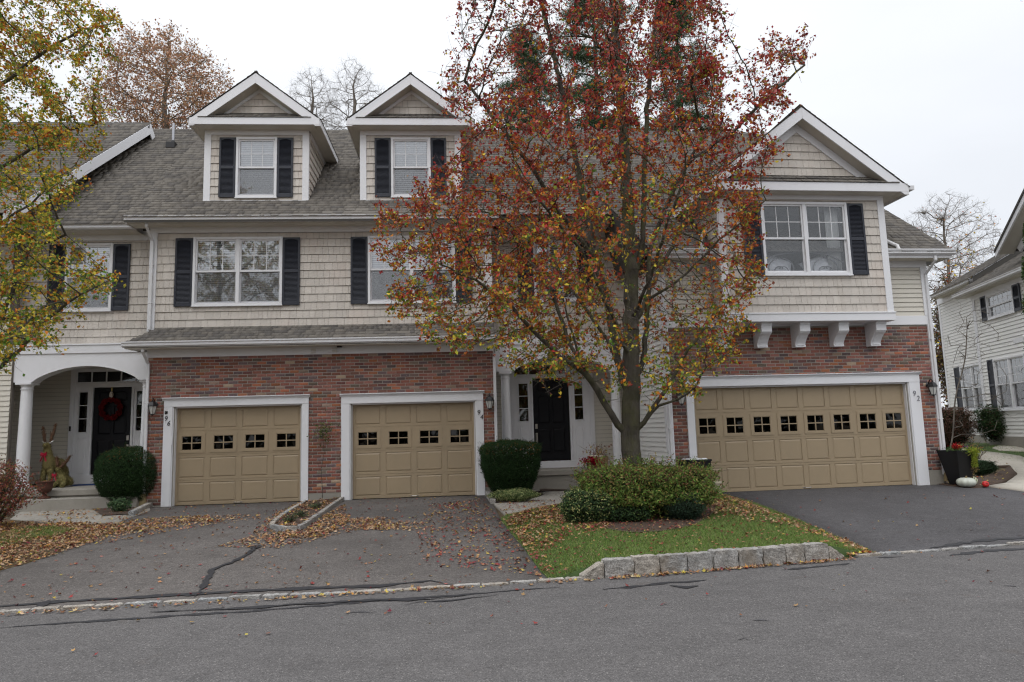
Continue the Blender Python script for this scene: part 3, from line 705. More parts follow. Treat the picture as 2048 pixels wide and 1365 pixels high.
def shutter(root, x0, x1, z0, z1, y):
    m = MB(); d = .035; f = .045; zm = z0+(z1-z0)*.5
    m.box(x0, y-d, z0, x0+f, y, z1).box(x1-f, y-d, z0, x1, y, z1).box(x0+f, y-d, z0, x1-f, y, z0+.09).box(x0+f, y-d, zm-.035, x1-f, y, zm+.035)
    n = 8; top = [(x0+f, z1)]+[(x1-f, z1)]+[(x1-f-(x1-x0-2*f)*k/n, z1-.075+.035*math.sin(PI*k/n)) for k in range(n+1)]
    m.prism(top, 'y', y-d, y); o = m.build('shutter', SHUT, root, bevel=.003)
    l = MB(); l.box(x0+f, y-.008, z0+.05, x1-f, y-.004, z1-.04)
    for a, b in ((z0+.09, zm-.035), (zm+.035, z1-.045)):
        z = a
        while z < b-.01: l.hull8([(x0+f, y-.028, z), (x1-f, y-.028, z), (x1-f, y-.024, z), (x0+f, y-.024, z)], [(x0+f, y-.012, z+.024), (x1-f, y-.012, z+.024), (x1-f, y-.008, z+.024), (x0+f, y-.008, z+.024)]); z += .0285
    stuff(l.build('louvers', SHUT, o)); return o
def frustum(x0, x1, z0, z1, yb, yt, ins):
    m = MB(); m.hull8([(x0, yb, z0), (x1, yb, z0), (x1, yb, z1), (x0, yb, z1)], [(x0+ins, yt, z0+ins), (x1-ins, yt, z0+ins), (x1-ins, yt, z1-ins), (x0+ins, yt, z1-ins)]); return m
def garage_door(root, x0, x1, z0, z1, y, n):
    d = MB(); sh = (z1-z0)/4; d.box(x0, y+.012, z0, x1, y+.04, z1); pw = (x1-x0)/n; mx = pw*.085; cells = []
    for r_ in range(4):
        za, zb = z0+r_*sh+.002, z0+(r_+1)*sh-.003; zi0, zi1 = za+.05, zb-.045
        if r_ == 0: zi0 += .01
        d.box(x0, y, za, x1, y+.012, zi0); d.box(x0, y, zi1, x1, y+.012, zb)
        for i in range(n+1):
            a = x0 if i == 0 else x0+i*pw-mx; b = x1 if i == n else x0+i*pw+mx; d.box(a, y+.0001, zi0, b, y+.012, zi1)
            if i < n: cells.append((r_, x0+i*pw+mx, x0+(i+1)*pw-mx, zi0, zi1))
    do = d.build('garage_door', TAN, root, bevel=.0025)
    for r_, a, b, c, e_ in cells:
        if r_ != 2: frustum(a+.012, b-.012, c+.012, e_-.012, y+.011, y+.0005, .022).build('raised_panel', TAN, do)
        else:
            f = MB(); w_ = (b-a)*.12; h_ = w_*.9; yy = y-.012
            for p, q, s, t in ((a-.006, a+w_, c, e_), (b-w_, b+.006, c, e_), (a+w_, b-w_, e_-h_, e_), (a+w_, b-w_, c, c+h_)): f.box(p, yy, s, q, y+.012, t)
            f.box(a-.014, y-.004, c-.008, b+.014, y+.001, c); f.box(a-.014, y-.004, e_, b+.014, y+.001, e_+.008)
            for p, q, s, t in ((a+w_, a+w_+.012, c+h_, e_-h_), (b-w_-.012, b-w_, c+h_, e_-h_), (a+w_, b-w_, e_-h_-.012, e_-h_), (a+w_, b-w_, c+h_, c+h_+.012)): f.box(p, yy+.006, s, q, y+.012, t)
            xm, zm = (a+b)/2, (c+e_)/2; f.box(xm-.011, yy+.002, c+h_, xm+.011, y+.008, e_-h_); f.box(a+w_, yy+.003, zm-.011, b-w_, y+.008, zm+.011)
            f.build('window_frame', TAN, do, bevel=.002)
            for p, q in ((a+w_+.012, xm-.011), (xm+.011, b-w_-.012)):
                for s, t in ((c+h_+.012, zm-.011), (zm+.011, e_-h_-.012)): MB().box(p, y+.004, s, q, y+.007, t).build('pane', GLASSG, do)
    MB().box(x0, y+.0, z0-.03, x1, y+.045, z0+.004).build('bottom_seal', RUBBER, do)
    xm = (x0+x1)/2; h = MB(); h.tube([(xm-.06, y-.005, z0+.035), (xm-.05, y-.03, z0+.03), (xm+.05, y-.03, z0+.03), (xm+.06, y-.005, z0+.035)], .008, 6); h.box(xm-.09, y-.006, z0+.02, xm-.05, y, z0+.045).box(xm+.05, y-.006, z0+.02, xm+.09, y, z0+.045); h.build('handle', NICKEL, do)
    return do
def door_trim(root, xo0, xi0, xi1, xo1, zb0, zb1, zi, zo, yf, yd):
    """white casing round a garage door: posts, stops, head with a crown moulding"""
    MB().box(xo0, yf-.03, zb0, xi0-.035, yf+.02, zi).build('door_post', WHITE, root, bevel=.004); MB().box(xi1+.035, yf-.03, zb1, xo1, yf+.02, zi).build('door_post', WHITE, root, bevel=.004)
    s = MB(); s.box(xi0-.037, yf-.012, zb0, xi0-.015, yd+.01, zi-.002).box(xi1+.015, yf-.012, zb1, xi1+.037, yd+.01, zi-.002).box(xi0-.016, yf+.03, zb0, xi0+.012, yd+.008, zi-.004).box(xi1-.012, yf+.03, zb1, xi1+.016, yd+.008, zi-.004)
    s.box(xi0, yf+.03, zi-.03, xi1, yd+.008, zi-.001); s.build('door_stop', WHITE, root, bevel=.003)
    h = MB(); h.box(xo0, yf-.035, zi, xo1, yf+.02, zo-.06); h.box(xi0-.03, yf-.01, zi-.004, xi1+.03, yd+.01, zi+.02)
    h.prism([(yf+.01, zo-.062), (yf-.045, zo-.062), (yf-.05, zo-.045), (yf-.075, zo-.02), (yf-.085, zo-.018), (yf-.085, zo), (yf+.01, zo+.004)], 'x', xo0-.03, xo1+.03); h.build('door_head', WHITE, root, bevel=.003)
def gutter(root, x0, x1, zt, yf, yb, mat=None, end=True):
    """K-style gutter: outline in (y,z)"""
    h = .125; pr = [(yb, zt), (yb, zt-h), (yf+.045, zt-h), (yf+.012, zt-h+.03), (yf+.012, zt-.045), (yf-.005, zt-.03), (yf-.005, zt-.004), (yf+.012, zt-.004), (yf+.012, zt-.02), (yb-.012, zt-.06), (yb-.012, zt)]
    return MB().prism(pr, 'x', x0, x1).build('gutter', WHITE2, root)
def downspout(root, x, ztop, zbot, ygut, ywall, foot=True, wd=.065, shoe=None):
    m = MB()
    def seg(p, q):
        a, b = Vector(p), Vector(q); m.hull8([(a.x-wd/2, a.y-.024, a.z), (a.x+wd/2, a.y-.024, a.z), (a.x+wd/2, a.y+.024, a.z), (a.x-wd/2, a.y+.024, a.z)], [(b.x-wd/2, b.y-.024, b.z), (b.x+wd/2, b.y-.024, b.z), (b.x+wd/2, b.y+.024, b.z), (b.x-wd/2, b.y+.024, b.z)])
    yw = ywall-.03
    seg((x, ygut, ztop), (x, ygut, ztop-.1)); seg((x, ygut, ztop-.1), (x, yw, ztop-.34)); seg((x, yw, ztop-.34), (x, yw, zbot))
    if foot: seg((x, yw, zbot), (x, yw-.1, zbot-.08))
    for z in (zbot+(ztop-zbot)*.25, zbot+(ztop-zbot)*.62): m.box(x-wd/2-.02, yw-.028, z, x+wd/2+.02, yw+.02, z+.02)
    o = m.build('downspout', WHITE2, root, bevel=.008)
    if shoe: MB().hull8([(x-.06, yw-.08, shoe), (x+.06, yw-.08, shoe), (x+.06, yw+.03, shoe), (x-.06, yw+.03, shoe)], [(x-.045, yw-.05, zbot+.04), (x+.045, yw-.05, zbot+.04), (x+.045, yw+.02, zbot+.04), (x-.045, yw+.02, zbot+.04)]).build('drain_adapter', plain('tan_drain_plastic', (.32, .25, .13), .6, .2), root)
    return o
def column(root, x, y, z0, z1, r, name='porch_column'):
    m = MB(); m.box(x-r*1.35, y-r*1.35, z0, x+r*1.35, y+r*1.35, z0+.05)
    m.lathe([(r*1.3, z0+.05), (r*1.32, z0+.08), (r*1.2, z0+.1), (r*1.05, z0+.12), (r, z0+.15), (r*.99, z0+.8), (r*.86, z1-.2), (r*.86, z1-.17), (r*.98, z1-.16), (r*.98, z1-.14), (r*.87, z1-.135), (r*.87, z1-.1), (r*1.12, z1-.05)], x, y, 24)
    m.box(x-r*1.25, y-r*1.25, z1-.05, x+r*1.25, y+r*1.25, z1); return m.build(name, WHITE, root, smooth=False)
def arch_beam(root, x0, x1, a0, a1, zs, rise, zt, y0, y1, name='arch_beam'):
    pts = [(x0, zt), (x0, zs), (a0, zs)]+[(a0+(a1-a0)*k/28, zs+rise*math.sin(PI*k/28)**.72) for k in range(1, 28)]+[(a1, zs), (x1, zs), (x1, zt)]
    m = MB()
    for i in range(1, len(pts)-1-1):   # strips between the arch and the top, so that no face is concave
        (xa, za), (xb, zb) = pts[i], pts[i+1]
        if xb-xa < 1e-4: continue
        m.hull8([(xa, y0, za), (xb, y0, zb), (xb, y1, zb), (xa, y1, za)], [(xa, y0, zt), (xb, y0, zt), (xb, y1, zt), (xa, y1, zt)])
    me = m.mesh(name, WHITE); bm = bmesh.new(); bm.from_mesh(me); bmesh.ops.remove_doubles(bm, verts=bm.verts, dist=.0005)
    seen = {}; 
    for f in bm.faces: seen.setdefault(tuple(sorted(v.index for v in f.verts)), []).append(f)
    bmesh.ops.delete(bm, geom=[f for v in seen.values() if len(v) > 1 for f in v], context='FACES'); bmesh.ops.recalc_face_normals(bm, faces=bm.faces); bm.to_mesh(me); bm.free()
    return obj(name, me, root)
def entry(root, dx0, dx1, z0, z1, y, sl, sr, gl, gr, zg0, zg1, tr, warm=None, handle='r', base=.62):
    """black six-panel door with sidelights and a transom; y is the wall face"""
    f = MB(); fo0, fo1 = sl, sr
    f.box(fo0-.11, y-.03, base, fo0, y+.05, tr[1]+.16).box(fo1, y-.03, base, fo1+.11, y+.05, tr[1]+.16).box(fo0, y-.03, tr[1]+.05, fo1, y+.05, tr[1]+.16).box(fo0, y-.02, z1, fo1, y+.05, tr[0]-.02)
    f.box(dx0-.055, y-.02, base+.12, dx0, y+.05, z1).box(dx1, y-.02, base+.12, dx1+.055, y+.05, z1).box(fo0, y-.035, base, fo1, y+.05, z0-.02)
    f.build('door_frame', WHITE, root, bevel=.004)
    d = MB(); d.box(dx0, y+.03, z0, dx1, y+.07, z1); do = d.build('entry_door', BLACKD, root)
    W_ = dx1-dx0; H = z1-z0; cx = [(dx0+W_*.14, dx0+W_*.46), (dx0+W_*.54, dx0+W_*.86)]
    for a, b in cx:
        for c, e_ in ((.10, .38), (.45, .78), (.84, .95)):
            frustum(a, b, z0+H*c, z0+H*e_, y+.031, y+.017, .03).build('door_panel', BLACKD, do)
            m = MB(); q = .012
            for p in ((a-q, z0+H*c-q, b+q, z0+H*c), (a-q, z0+H*e_, b+q, z0+H*e_+q), (a-q, z0+H*c, a, z0+H*e_), (b, z0+H*c, b+q, z0+H*e_)): m.box(p[0], y+.02, p[1], p[2], y+.031, p[3])
            m.build('panel_moulding', BLACKD, do)
    hx = dx1-.07 if handle == 'r' else dx0+.07; h = MB(); h.box(hx-.03, y+.012, z0+.78, hx+.03, y+.031, z0+.90); h.box(hx-.028, y+.014, z0+.32+.05, hx+.028, y+.031, z0+.68)
    h.tube([(hx, y+.01, z0+.64), (hx, y-.05, z0+.6), (hx, y-.055, z0+.5), (hx, y-.03, z0+.42), (hx, y+.01, z0+.4)], .013, 8); h.build('handle_set', NICKEL, do, bevel=.004)
    for (g0, g1, o0, o1) in ((gl[0], gl[1], sl, dx0-.055), (gr[0], gr[1], dx1+.055, sr)):
        s = MB()
        for a, b, c, e_ in ((o0, g0, base+.12, z1), (g1, o1, base+.12, z1), (g0, g1, zg1, z1), (g0, g1, base+.12, zg0)): s.box(a, y+.0, c, b, y+.04, e_)
        for k in (1, 2): s.box(g0, y+.008, zg0+(zg1-zg0)*k/3-.011, g1, y+.02, zg0+(zg1-zg0)*k/3+.011)
        for a, b, c, e_ in ((g0-.018, g0, zg0-.018, zg1+.018), (g1, g1+.018, zg0-.018, zg1+.018), (g0, g1, zg1, zg1+.018), (g0, g1, zg0-.018, zg0)): s.box(a, y-.012, c, b, y+.001, e_)
        so_ = s.build('sidelight', WHITE, root, bevel=.002)
        for k in range(3): MB().box(g0, y+.02, zg0+(zg1-zg0)*k/3, g1, y+.024, zg0+(zg1-zg0)*(k+1)/3-.001).build('pane', GLASSE, so_)
        frustum(g0+.01, g1-.01, base+.24, zg0-.16, y+.001, y-.01, .02).build('raised_panel', WHITE, so_)
        m = MB(); q = .014; a, b, c, e_ = g0-.01, g1+.01, base+.22, zg0-.14
        for p in ((a, c-q, b, c), (a, e_, b, e_+q), (a-q, c-q, a, e_+q), (b, c-q, b+q, e_+q)): m.box(p[0], y-.008, p[1], p[2], y+.001, p[3])
        m.build('panel_moulding', WHITE, so_)
    t = MB(); t.box(fo0, y-.01, tr[0]-.02, fo1, y+.04, tr[0]+.02).box(fo0, y-.01, tr[1], fo1, y+.04, tr[1]+.05)
    n = 5; a0, a1 = fo0+.02, fo1-.02
    for k in range(n+1): x = a0+(a1-a0)*k/n; t.box(x-.014, y-.004, tr[0]+.02, x+.014, y+.03, tr[1])
    to = t.build('transom', WHITE, root, bevel=.002)
    for k in range(n): MB().box(a0+(a1-a0)*k/n+.014, y+.012, tr[0]+.02, a0+(a1-a0)*(k+1)/n-.014, y+.016, tr[1]).build('pane', GLASSE, to)
    MB().box(fo0-.05, y+.5, base, fo1+.05, y+.52, tr[1]+.1).box(fo0-.07, y+.05, base, fo0-.05, y+.52, tr[1]+.1).box(fo1+.05, y+.05, base, fo1+.07, y+.52, tr[1]+.1).box(fo0-.05, y+.05, tr[1]+.08, fo1+.05, y+.5, tr[1]+.1).build('hall_recess', warm or DARKIN, root)
    return do
def gable(root, cx, half, zp, yf, yw, ww, fas, shz, slope, yback, nsh=0, seed=1, eye=None, name='dormer_roof', zwtop=None, triw=None, trip=None):
    """front gable with a full pediment return: fascia band, little shingled apron, shingled triangle, rake boards. ww: wall half width; fas: fascia (zlow, zhigh); shz: top of apron"""
    ze = zp-slope*half; ang = math.atan(slope); L = half/math.cos(ang); th = .05
    ro = MB()
    for sg in (-1, 1):
        x1 = cx+sg*half; ro.prism([(cx, zp), (x1, ze), (x1, ze-th), (cx, zp-th)], 'y', yf+.012, yback)
        zk = zp-.2/math.cos(ang)+.012; xk = half-.12; ro.prism([(cx, zk), (cx+sg*xk, zk-slope*xk), (cx+sg*xk, zk-slope*xk-.012), (cx, zk-.012)], 'y', yf+.0125, yw)
    r = ro.build(name, SOFFIT, root)
    rk = .2/math.cos(ang)
    for sg in (-1, 1):
        x1 = cx+sg*half
        MB().prism([(cx, zp-.012), (x1, ze-.012), (x1, ze-.012-.16), (cx+sg*(half-.10), ze-.012-.16+.0), (cx, zp-.012-rk)], 'y', yf-.014-.004*(sg > 0), yf+.012).build('rake_board', WHITE, r, bevel=.003)
        MB().box(x1-sg*.0, yf+.012, ze-.16, x1+sg*.018, yback, ze-.006).build('eave_fascia', WHITE, r)
        # side soffit below the eave, going back along the side wall
        xa, xb = sorted((cx+sg*ww, x1)); MB().box(xa, yw+.021, fas[0]-.004, xb-.001, yback-.3, fas[0]+.012).build('soffit', SOFFIT, r)
        # inner rake trim on the wall and crown under it
        zo_ = zp-rk-.002
        MB().prism([(cx, zo_), (cx+sg*(zo_-shz+.02)/slope, shz-.02), (cx+sg*(trip-shz+.02)/slope, shz-.02), (cx, trip)], 'y', yw-.035-.003*(sg > 0), yw).build('wall_rake_trim', WHITE, r, bevel=.003)
    MB().box(cx-half, yf-.02, fas[0], cx+half, yf+.010, fas[1]).build('fascia_band', WHITE, r, bevel=.003)
    so_ = MB(); so_.box(cx-half+.001, yf+.012, fas[0]-.004, cx+half-.001, yw+.02, fas[0]+.012)
    so_.build('soffit', SOFFIT, r)
    # fill between band and slope ends
    MB().prism([(yf+.0, fas[1]), (yf+.012, fas[1]), (yw-.0, shz), (yw+.0, fas[1]-.06), (yf+.012, fas[1]-.06)], 'x', cx-half+.12, cx+half-.12).build('apron', DECK, r)
    wa = half-.2; dy = yw-yf+.03; dz = shz-fas[1]+.0; s_ = math.hypot(dy, dz)
    shingles(r, (cx-wa, yf-.03, fas[1]-.004), (1, 0, 0), (0, dy, dz), [(0, 0), (2*wa, 0), (2*wa, s_), (0, s_)], 0, s_/2.02, seed+5)
    MB().prism([(cx-half+.15, fas[1]), (cx+half-.15, fas[1]), (cx, zp-.1)], 'y', yw, yw+.03).build('gable_sheathing', SHEATH, r)
    siding(r, 'shake', lambda a, d, z: (a, yw-d, z), shz, trip+.05, lambda z: (cx-max(0, trip+.05-z)/slope, cx+max(0, trip+.05-z)/slope), seed=seed, pitch=.18)
    # roof shingles
    for sg in (-1, 1):
        V_ = Vector((-sg*math.cos(ang), 0, math.sin(ang)))
        shingles(r, (cx+sg*(half+.02), yf-.03, ze-.016), (0, 1, 0), V_, [(0, 0), (yback-yf, 0), (yback-yf, L+.02), (0, L+.02)], nsh, .14, seed+sg, eye)
    MB().prism([(cx-.13, zp-.10*slope/.77-.0), (cx, zp+.028), (cx+.13, zp-.10), (cx+.13, zp-.085), (cx, zp+.04), (cx-.13, zp-.085)], 'y', yf-.03, yback).build('ridge_cap', DECK, r)
    return r
def text(root, s, x, y, z, size, mat, depth=.004, parent_name='house_number', shear=.0, label=None):
    cu = bpy.data.curves.new(parent_name, 'FONT'); cu.body = s; cu.size = size; cu.extrude = depth; cu.shear = shear; cu.materials.append(mat); cu.resolution_u = 3
    tmp = bpy.data.objects.new('tmp', cu); C.objects.link(tmp); dg = bpy.context.evaluated_depsgraph_get(); me = bpy.data.meshes.new_from_object(tmp.evaluated_get(dg)); bpy.data.objects.remove(tmp)
    o = obj(parent_name, me, root); o.location = (x, y, z); o.rotation_euler = (PI/2, 0, 0); return o

#==LEFTHOUSE==
YL, YR = rad(4.4), rad(6.8)
def frame(yaw, D): return (-D*math.sin(yaw), D*math.cos(yaw), 0)
# ------------------------------------------------------------------ the house with the two single garages
HL = thing('townhouse', 'beige shingled townhouse with two dormers over two single tan garage doors', 'townhouse', frame(YL, 16), YL)
eyeL = Vector((0, -16, 1.6))
g96, g94 = (-6.22, -3.51, .2, 2.33), (-2.41, .325, .2, 2.30)
bw = slabs(-6.82, .80, .05, 3.56, [g96, g94], -.114, .02).build('brick_wall', MORTAR, HL)
brick_wall(bw, -6.82, .80, .37, 3.42, -.12, [(-6.43, -3.35, 0, 2.45), (-2.62, .52, 0, 2.44)], 300, 3)
brick_wall(bw, -6.82, -6.44, .37-.0697*2, .37, -.12, [], 0, 4)
[MB().box(*q).build('foundation', CONC, HL) for q in ((-3.34, -.118, 0, -2.63, -.1, .36), (.53, -.118, 0, .80, -.1, .36))]
garage_door(HL, -6.22, -3.51, .2, 2.33, .0, 4); garage_door(HL, -2.41, .325, .2, 2.30, .0, 4)
door_trim(HL, -6.44, -6.22, -3.51, -3.34, .14, .16, 2.33, 2.53, -.12, 0); door_trim(HL, -2.63, -2.41, .325, .53, .16, .16, 2.30, 2.52, -.12, 0)
MB().box(-6.3, -.03, .12, -3.45, .05, .186).box(-2.45, -.03, .12, .36, .05, .186).build('garage_threshold', CONCL, HL)
MB().box(-6.5, .5, .1, .6, .52, 2.6).box(-6.5, .06, 2.5, .6, .5, 2.52).build('garage_recess', DARKIN, HL)
# frieze, vents, lower gutter and pent roof
fr = MB().box(-6.84, -.15, 3.42, .82, -.10, 3.60).build('frieze_board', WHITE, HL, bevel=.003)
MB().box(-7.16, -.5, 3.585, .80, -.15, 3.60).build('soffit', SOFFIT, HL)
for vx in (-3.24, -2.77):
    v = MB(); v.box(vx-.115, -.165, 3.425, vx+.115, -.148, 3.59); v.box(vx-.06, -.185, 3.445, vx+.06, -.16, 3.56); vo = v.build('exhaust_vent', WHITE, HL, bevel=.003)
    l = MB(); [l.box(vx-.055, -.195, 3.455+k*.034, vx+.055, -.184, 3.475+k*.034) for k in range(3)]; l.build('vent_flap', SOFFIT, vo)
MB().box(-2.7, -.3, 3.555, -2.6, -.2, 3.585).tube([(-2.65, -.25, 3.6), (-2.65, -.25, 3.57)], .02, 8).build('soffit_floodlight', DARKMET, HL)
gutter(HL, -7.2, .84, 3.735, -.57, -.45); gutter(HL, -7.38, 1.0, 6.60, -.32, -.2)
pr = MB(); pr.add([(-7.18, -.48, 3.70), (.82, -.48, 3.70), (.82, .2, 4.12), (-6.82, .2, 4.12), (-7.18, .2, 3.70), (-7.18, -.48, 3.60), (.82, -.48, 3.60), (.82, .2, 3.60), (-7.18, .2, 3.60)], [(0, 1, 2, 3), (0, 3, 4), (5, 6, 7, 8), (0, 5, 8, 4), (1, 2, 7, 6), (0, 1, 6, 5)])
po = pr.build('pent_roof', DECK, HL, fix=True)
sv = Vector((0, .68, .42)); shingles(po, (-7.2, -.52, 3.685), (1, 0, 0), sv, [(0, 0), (8.03, 0), (8.03, .83), (.42, .83)], 60, .14, 21, eyeL)
# upper wall with its two double windows
w1, w2 = (-6.03, -4.025, 4.62, 6.225), (-2.075, -.04, 4.62, 6.225)
uw = slabs(-6.84, .82, 4.0, 6.45, [w1, w2], .204, .26).build('shingle_wall', SHEATH, HL)
siding(uw, 'shake', lambda a, d, z: (a, .204-d, z), 4.12, 6.33, rect(-6.84, .66), [w1, w2], seed=5)
for w_, bl in ((w1, 1.0), (w2, .52)): window(HL, *w_[:2], w_[2], w_[3], .19, units=2, blind=bl)
for a, b in ((-6.43, -6.035), (-4.02, -3.63), (-2.47, -2.08), (-.035, .345)): shutter(HL, a, b, 4.61, 6.205, .18)
MB().box(-7.0, .16, 4.05, -6.84, .3, 6.34).build('corner_board', WHITE, HL, bevel=.003); MB().box(.66, .16, 4.05, .82, .3, 6.34).build('corner_board', WHITE, HL, bevel=.003)
MB().box(-7.0, .15, 6.335, .86, .24, 6.455).box(-7.0, .12, 6.43, .86, .24, 6.47).build('frieze_board', WHITE, HL, bevel=.003)
MB().box(-7.36, -.2, 6.455, 1.0, .2, 6.47).build('soffit', SOFFIT, HL)
MB().box(-7.38, -.2, 6.47, 1.0, -.18, 6.59).box(-7.38, -.2, 6.44, -7.36, .6, 6.59).build('eave_fascia', WHITE2, HL)
downspout(HL, -6.93, 6.48, 4.08, -.2, .16, foot=False); downspout(HL, -6.80, 3.62, .45, -.45, -.12, shoe=.22, foot=False); downspout(HL, .80, 3.62, .5, -.45, -.12, foot=False)
# main roof
ROOFN = Vector((0, 4.98, 4.255)); Ls = ROOFN.length
mr = MB().add([(-7.38, -.3, 6.57), (3.8, -.3, 6.57), (3.8, 4.68, 10.825), (-7.38, 4.68, 10.825), (-7.38, -.3, 6.45), (-7.38, 4.68, 10.5), (3.8, -.3, 6.45)], [(0, 1, 2, 3), (0, 3, 5, 4), (0, 4, 6, 1)]).build('roof', DECK, HL)
shingles(mr, (-7.4, -.33, 6.555), (1, 0, 0), ROOFN, [(0, 0), (11.2, 0), (11.2, Ls+.03), (0, Ls+.03)], 110, .142, 31, eyeL)
lr = MB().add([(-13, .2, 6.56), (-7.38, .2, 6.56), (-7.38, 4.68, 10.825), (-13, 4.68, 10.825)], [(0, 1, 2, 3)]).build('roof', DECK, HL)
v2 = Vector((0, 4.48, 4.265)); shingles(lr, (-13, .17, 6.55), (1, 0, 0), v2, [(0, 0), (5.61, 0), (5.61, v2.length), (0, v2.length)], 0, .142, 32, eyeL)
MB().prism([(4.5, 10.66), (4.68, 10.86), (4.86, 10.7), (4.86, 10.6), (4.5, 10.6)], 'x', -9, 7.0).build('ridge_cap', DECK, HL)
MB().add([(-13, 4.7, 10.8), (7, 4.7, 10.8), (7, 9.6, 6.5), (-13, 9.6, 6.5)], [(0, 3, 2, 1)]).build('roof', DECK, HL)
MB().tube([(-8.02, 3.75, 9.95), (-8.02, 3.75, 10.62)], .035, 10).build('vent_pipe', plain('galvanised_steel', (.4, .4, .42), .4, .1, 20, metal=.8), HL)
MB().box(-8.14, 3.55, 9.82, -7.9, 3.85, 9.99).lathe([(.09, 9.9), (.045, 10.1)], -8.02, 3.75, 12).build('vent_flashing', DARKMET, HL)
# dormers
def dormer(cx, seed):
    wx = 1.215; y0 = .39; zb = 7.15
    wn = (cx-.475, cx+.475, 7.235, 8.725)
    d = slabs(cx-wx+.02, cx+wx-.02, zb-.3, 8.9, [wn], y0+.004, y0+.05)
    for sg in (-1, 1): d.box(cx+sg*(wx-.03), y0+.05, zb-.3, cx+sg*(wx-.005), y0+3.2, 8.92)
    do = d.build('dormer', SHEATH, HL)
    siding(do, 'shake', lambda a, dd, z: (a, y0-dd, z), zb, 8.79, rect(cx-wx+.14, cx+wx-.14), [wn], seed=seed, plen=(.9, 1.5))
    for sg in (-1, 1):
        siding(do, 'shake', lambda a, dd, z: (cx+sg*(wx-.005)+sg*dd, a, z), zb, 8.86, lambda z: (y0+.03, max(y0+.04, (z-6.50)/.854-.3)), seed=seed+sg+3, plen=(.9, 1.3))
        MB().box(cx+sg*(wx-.15), y0-.03, zb-.05, cx+sg*(wx+.002), y0+.12, 8.79).build('corner_board', WHITE, do, bevel=.003)
        MB().box(cx+sg*(wx-.004), y0+.12, 8.77, cx+sg*(wx+.02), y0+2.6, 8.90).build('side_frieze', WHITE, do)
    MB().box(cx-wx, y0-.034, 8.79, cx+wx, y0+.03, 8.91).build('frieze_board', WHITE, do, bevel=.003)
    MB().box(cx-wx, y0-.05, zb-.03, cx+wx, y0+.0, zb+.012).build('flashing', WHITE2, do)
    window(HL, *wn[:2], wn[2], wn[3], y0-.012, units=1, blind=1.0, screen=True)
    shutter(HL, cx-.865, cx-.485, 7.24, 8.715, y0-.02); shutter(HL, cx+.485, cx+.85, 7.24, 8.715, y0-.02)
    gable(HL, cx+.03, 1.5, 10.2, .05, y0, 1.2, (8.905, 9.075), 9.34, .77, 3.95, 0, seed, eyeL, triw=.62, trip=9.86)
dormer(-4.705, 41); dormer(-1.065, 51)
# recessed entrances: 96 at the left and 94 between the garages
def recess(x0, x1, win, sh, rightwall):
    wl = slabs(x0, x1, 3.7, 6.5, [win], .704, .75).build('shingle_wall', SHEATH, HL)
    siding(wl, 'shake', lambda a, d, z: (a, .704-d, z), 3.84, 6.31, rect(x0, x1), [win], seed=int(abs(x0)*10))
    MB().box(x0, .66, 6.31, x1, .74, 6.53).build('frieze_board', WHITE, HL, bevel=.003)
    window(HL, win[0], win[1], win[2], win[3], .69, units=1, blind=.8)
    for a, b in sh: shutter(HL, a, b, win[2]+.0, win[3]-.02, .68)
recess(-12.5, -7.0, (-9.09, -8.035, 4.635, 6.24), [(-9.47, -9.1), (-8.025, -7.65)], True)
recess(.82, 4.1, (1.86, 2.93, 4.70, 6.21), [(1.47, 1.85), (2.94, 3.32)], True)
gutter(HL, -12.6, -7.38, 6.585, .19, .31); gutter(HL, 1.0, 3.9, 6.585, .0, .12); MB().box(-12.6, .3, 6.44, -7.36, .72, 6.455).box(1.0, .12, 6.44, 3.9, .72, 6.455).build('soffit', SOFFIT, HL)
for (x0, x1, a0, a1) in ((-10.05, -7.0, -9.55, -7.25), (.84, 3.95, 1.28, 3.55)):
    arch_beam(HL, x0, x1, a0, a1, 2.99, .34, 3.62, .42, .72)
    MB().box(x0-.02, .39, 3.62, x1, .73, 3.80).box(x0-.03, .37, 3.80, x1+.0, .73, 3.835).build('porch_band', WHITE, HL, bevel=.003)
    MB().box(x0, .72, 3.42, x1, 2.05, 3.46).build('porch_ceiling', SOFFIT, HL)
column(HL, -9.73, .57, .62, 2.99, .135); column(HL, -7.13, .57, .62, 2.99, .09); column(HL, 1.09, .57, .66, 2.99, .115); column(HL, 3.72, .57, .66, 2.99, .115)
dw = slabs(-10.5, -6.9, .5, 3.45, [(-9.5, -7.5, .6, 3.45)], 2.0, 2.06).build('porch_wall', SHEATH, HL); siding(dw, 'lap', lambda a, d, z: (a, 2.0-d, z), .66, 3.42, rect(-10.5, -6.9), [(-9.5, -7.5, .6, 3.45)], pitch=.1, seed=61, plen=(3, 4))
sw = MB().box(-10.5, .72, .5, -10.44, 2.0, 3.45).build('porch_side_wall', SHEATH, HL); siding(sw, 'lap', lambda a, d, z: (-10.44+d, a, z), .66, 3.42, rect(.72, 1.98), (), pitch=.1, seed=62, plen=(3, 4))
MB().box(-10.44, 1.94, .62, -10.4, 1.98, 3.42).build('inner_corner_trim', SOFFIT, HL)
entry(HL, -8.98, -8.07, .86, 2.95, 1.96, -9.41, -7.62, (-9.31, -9.11), (-7.95, -7.75), 1.87, 2.84, (3.07, 3.34), handle='r', base=.62)
MB().box(-9.50, 1.915, 1.9, -9.46, 1.93, 2.02).build('doorbell', DARKMET, HL)
dw = slabs(.82, 4.6, .5, 3.45, [(1.22, 3.36, .6, 3.45)], 1.5, 1.56).build('porch_wall', SHEATH, HL); siding(dw, 'lap', lambda a, d, z: (a, 1.5-d, z), .66, 3.42, rect(.82, 4.6), [(1.22, 3.36, .6, 3.45)], pitch=.1, seed=63, plen=(3, 4))
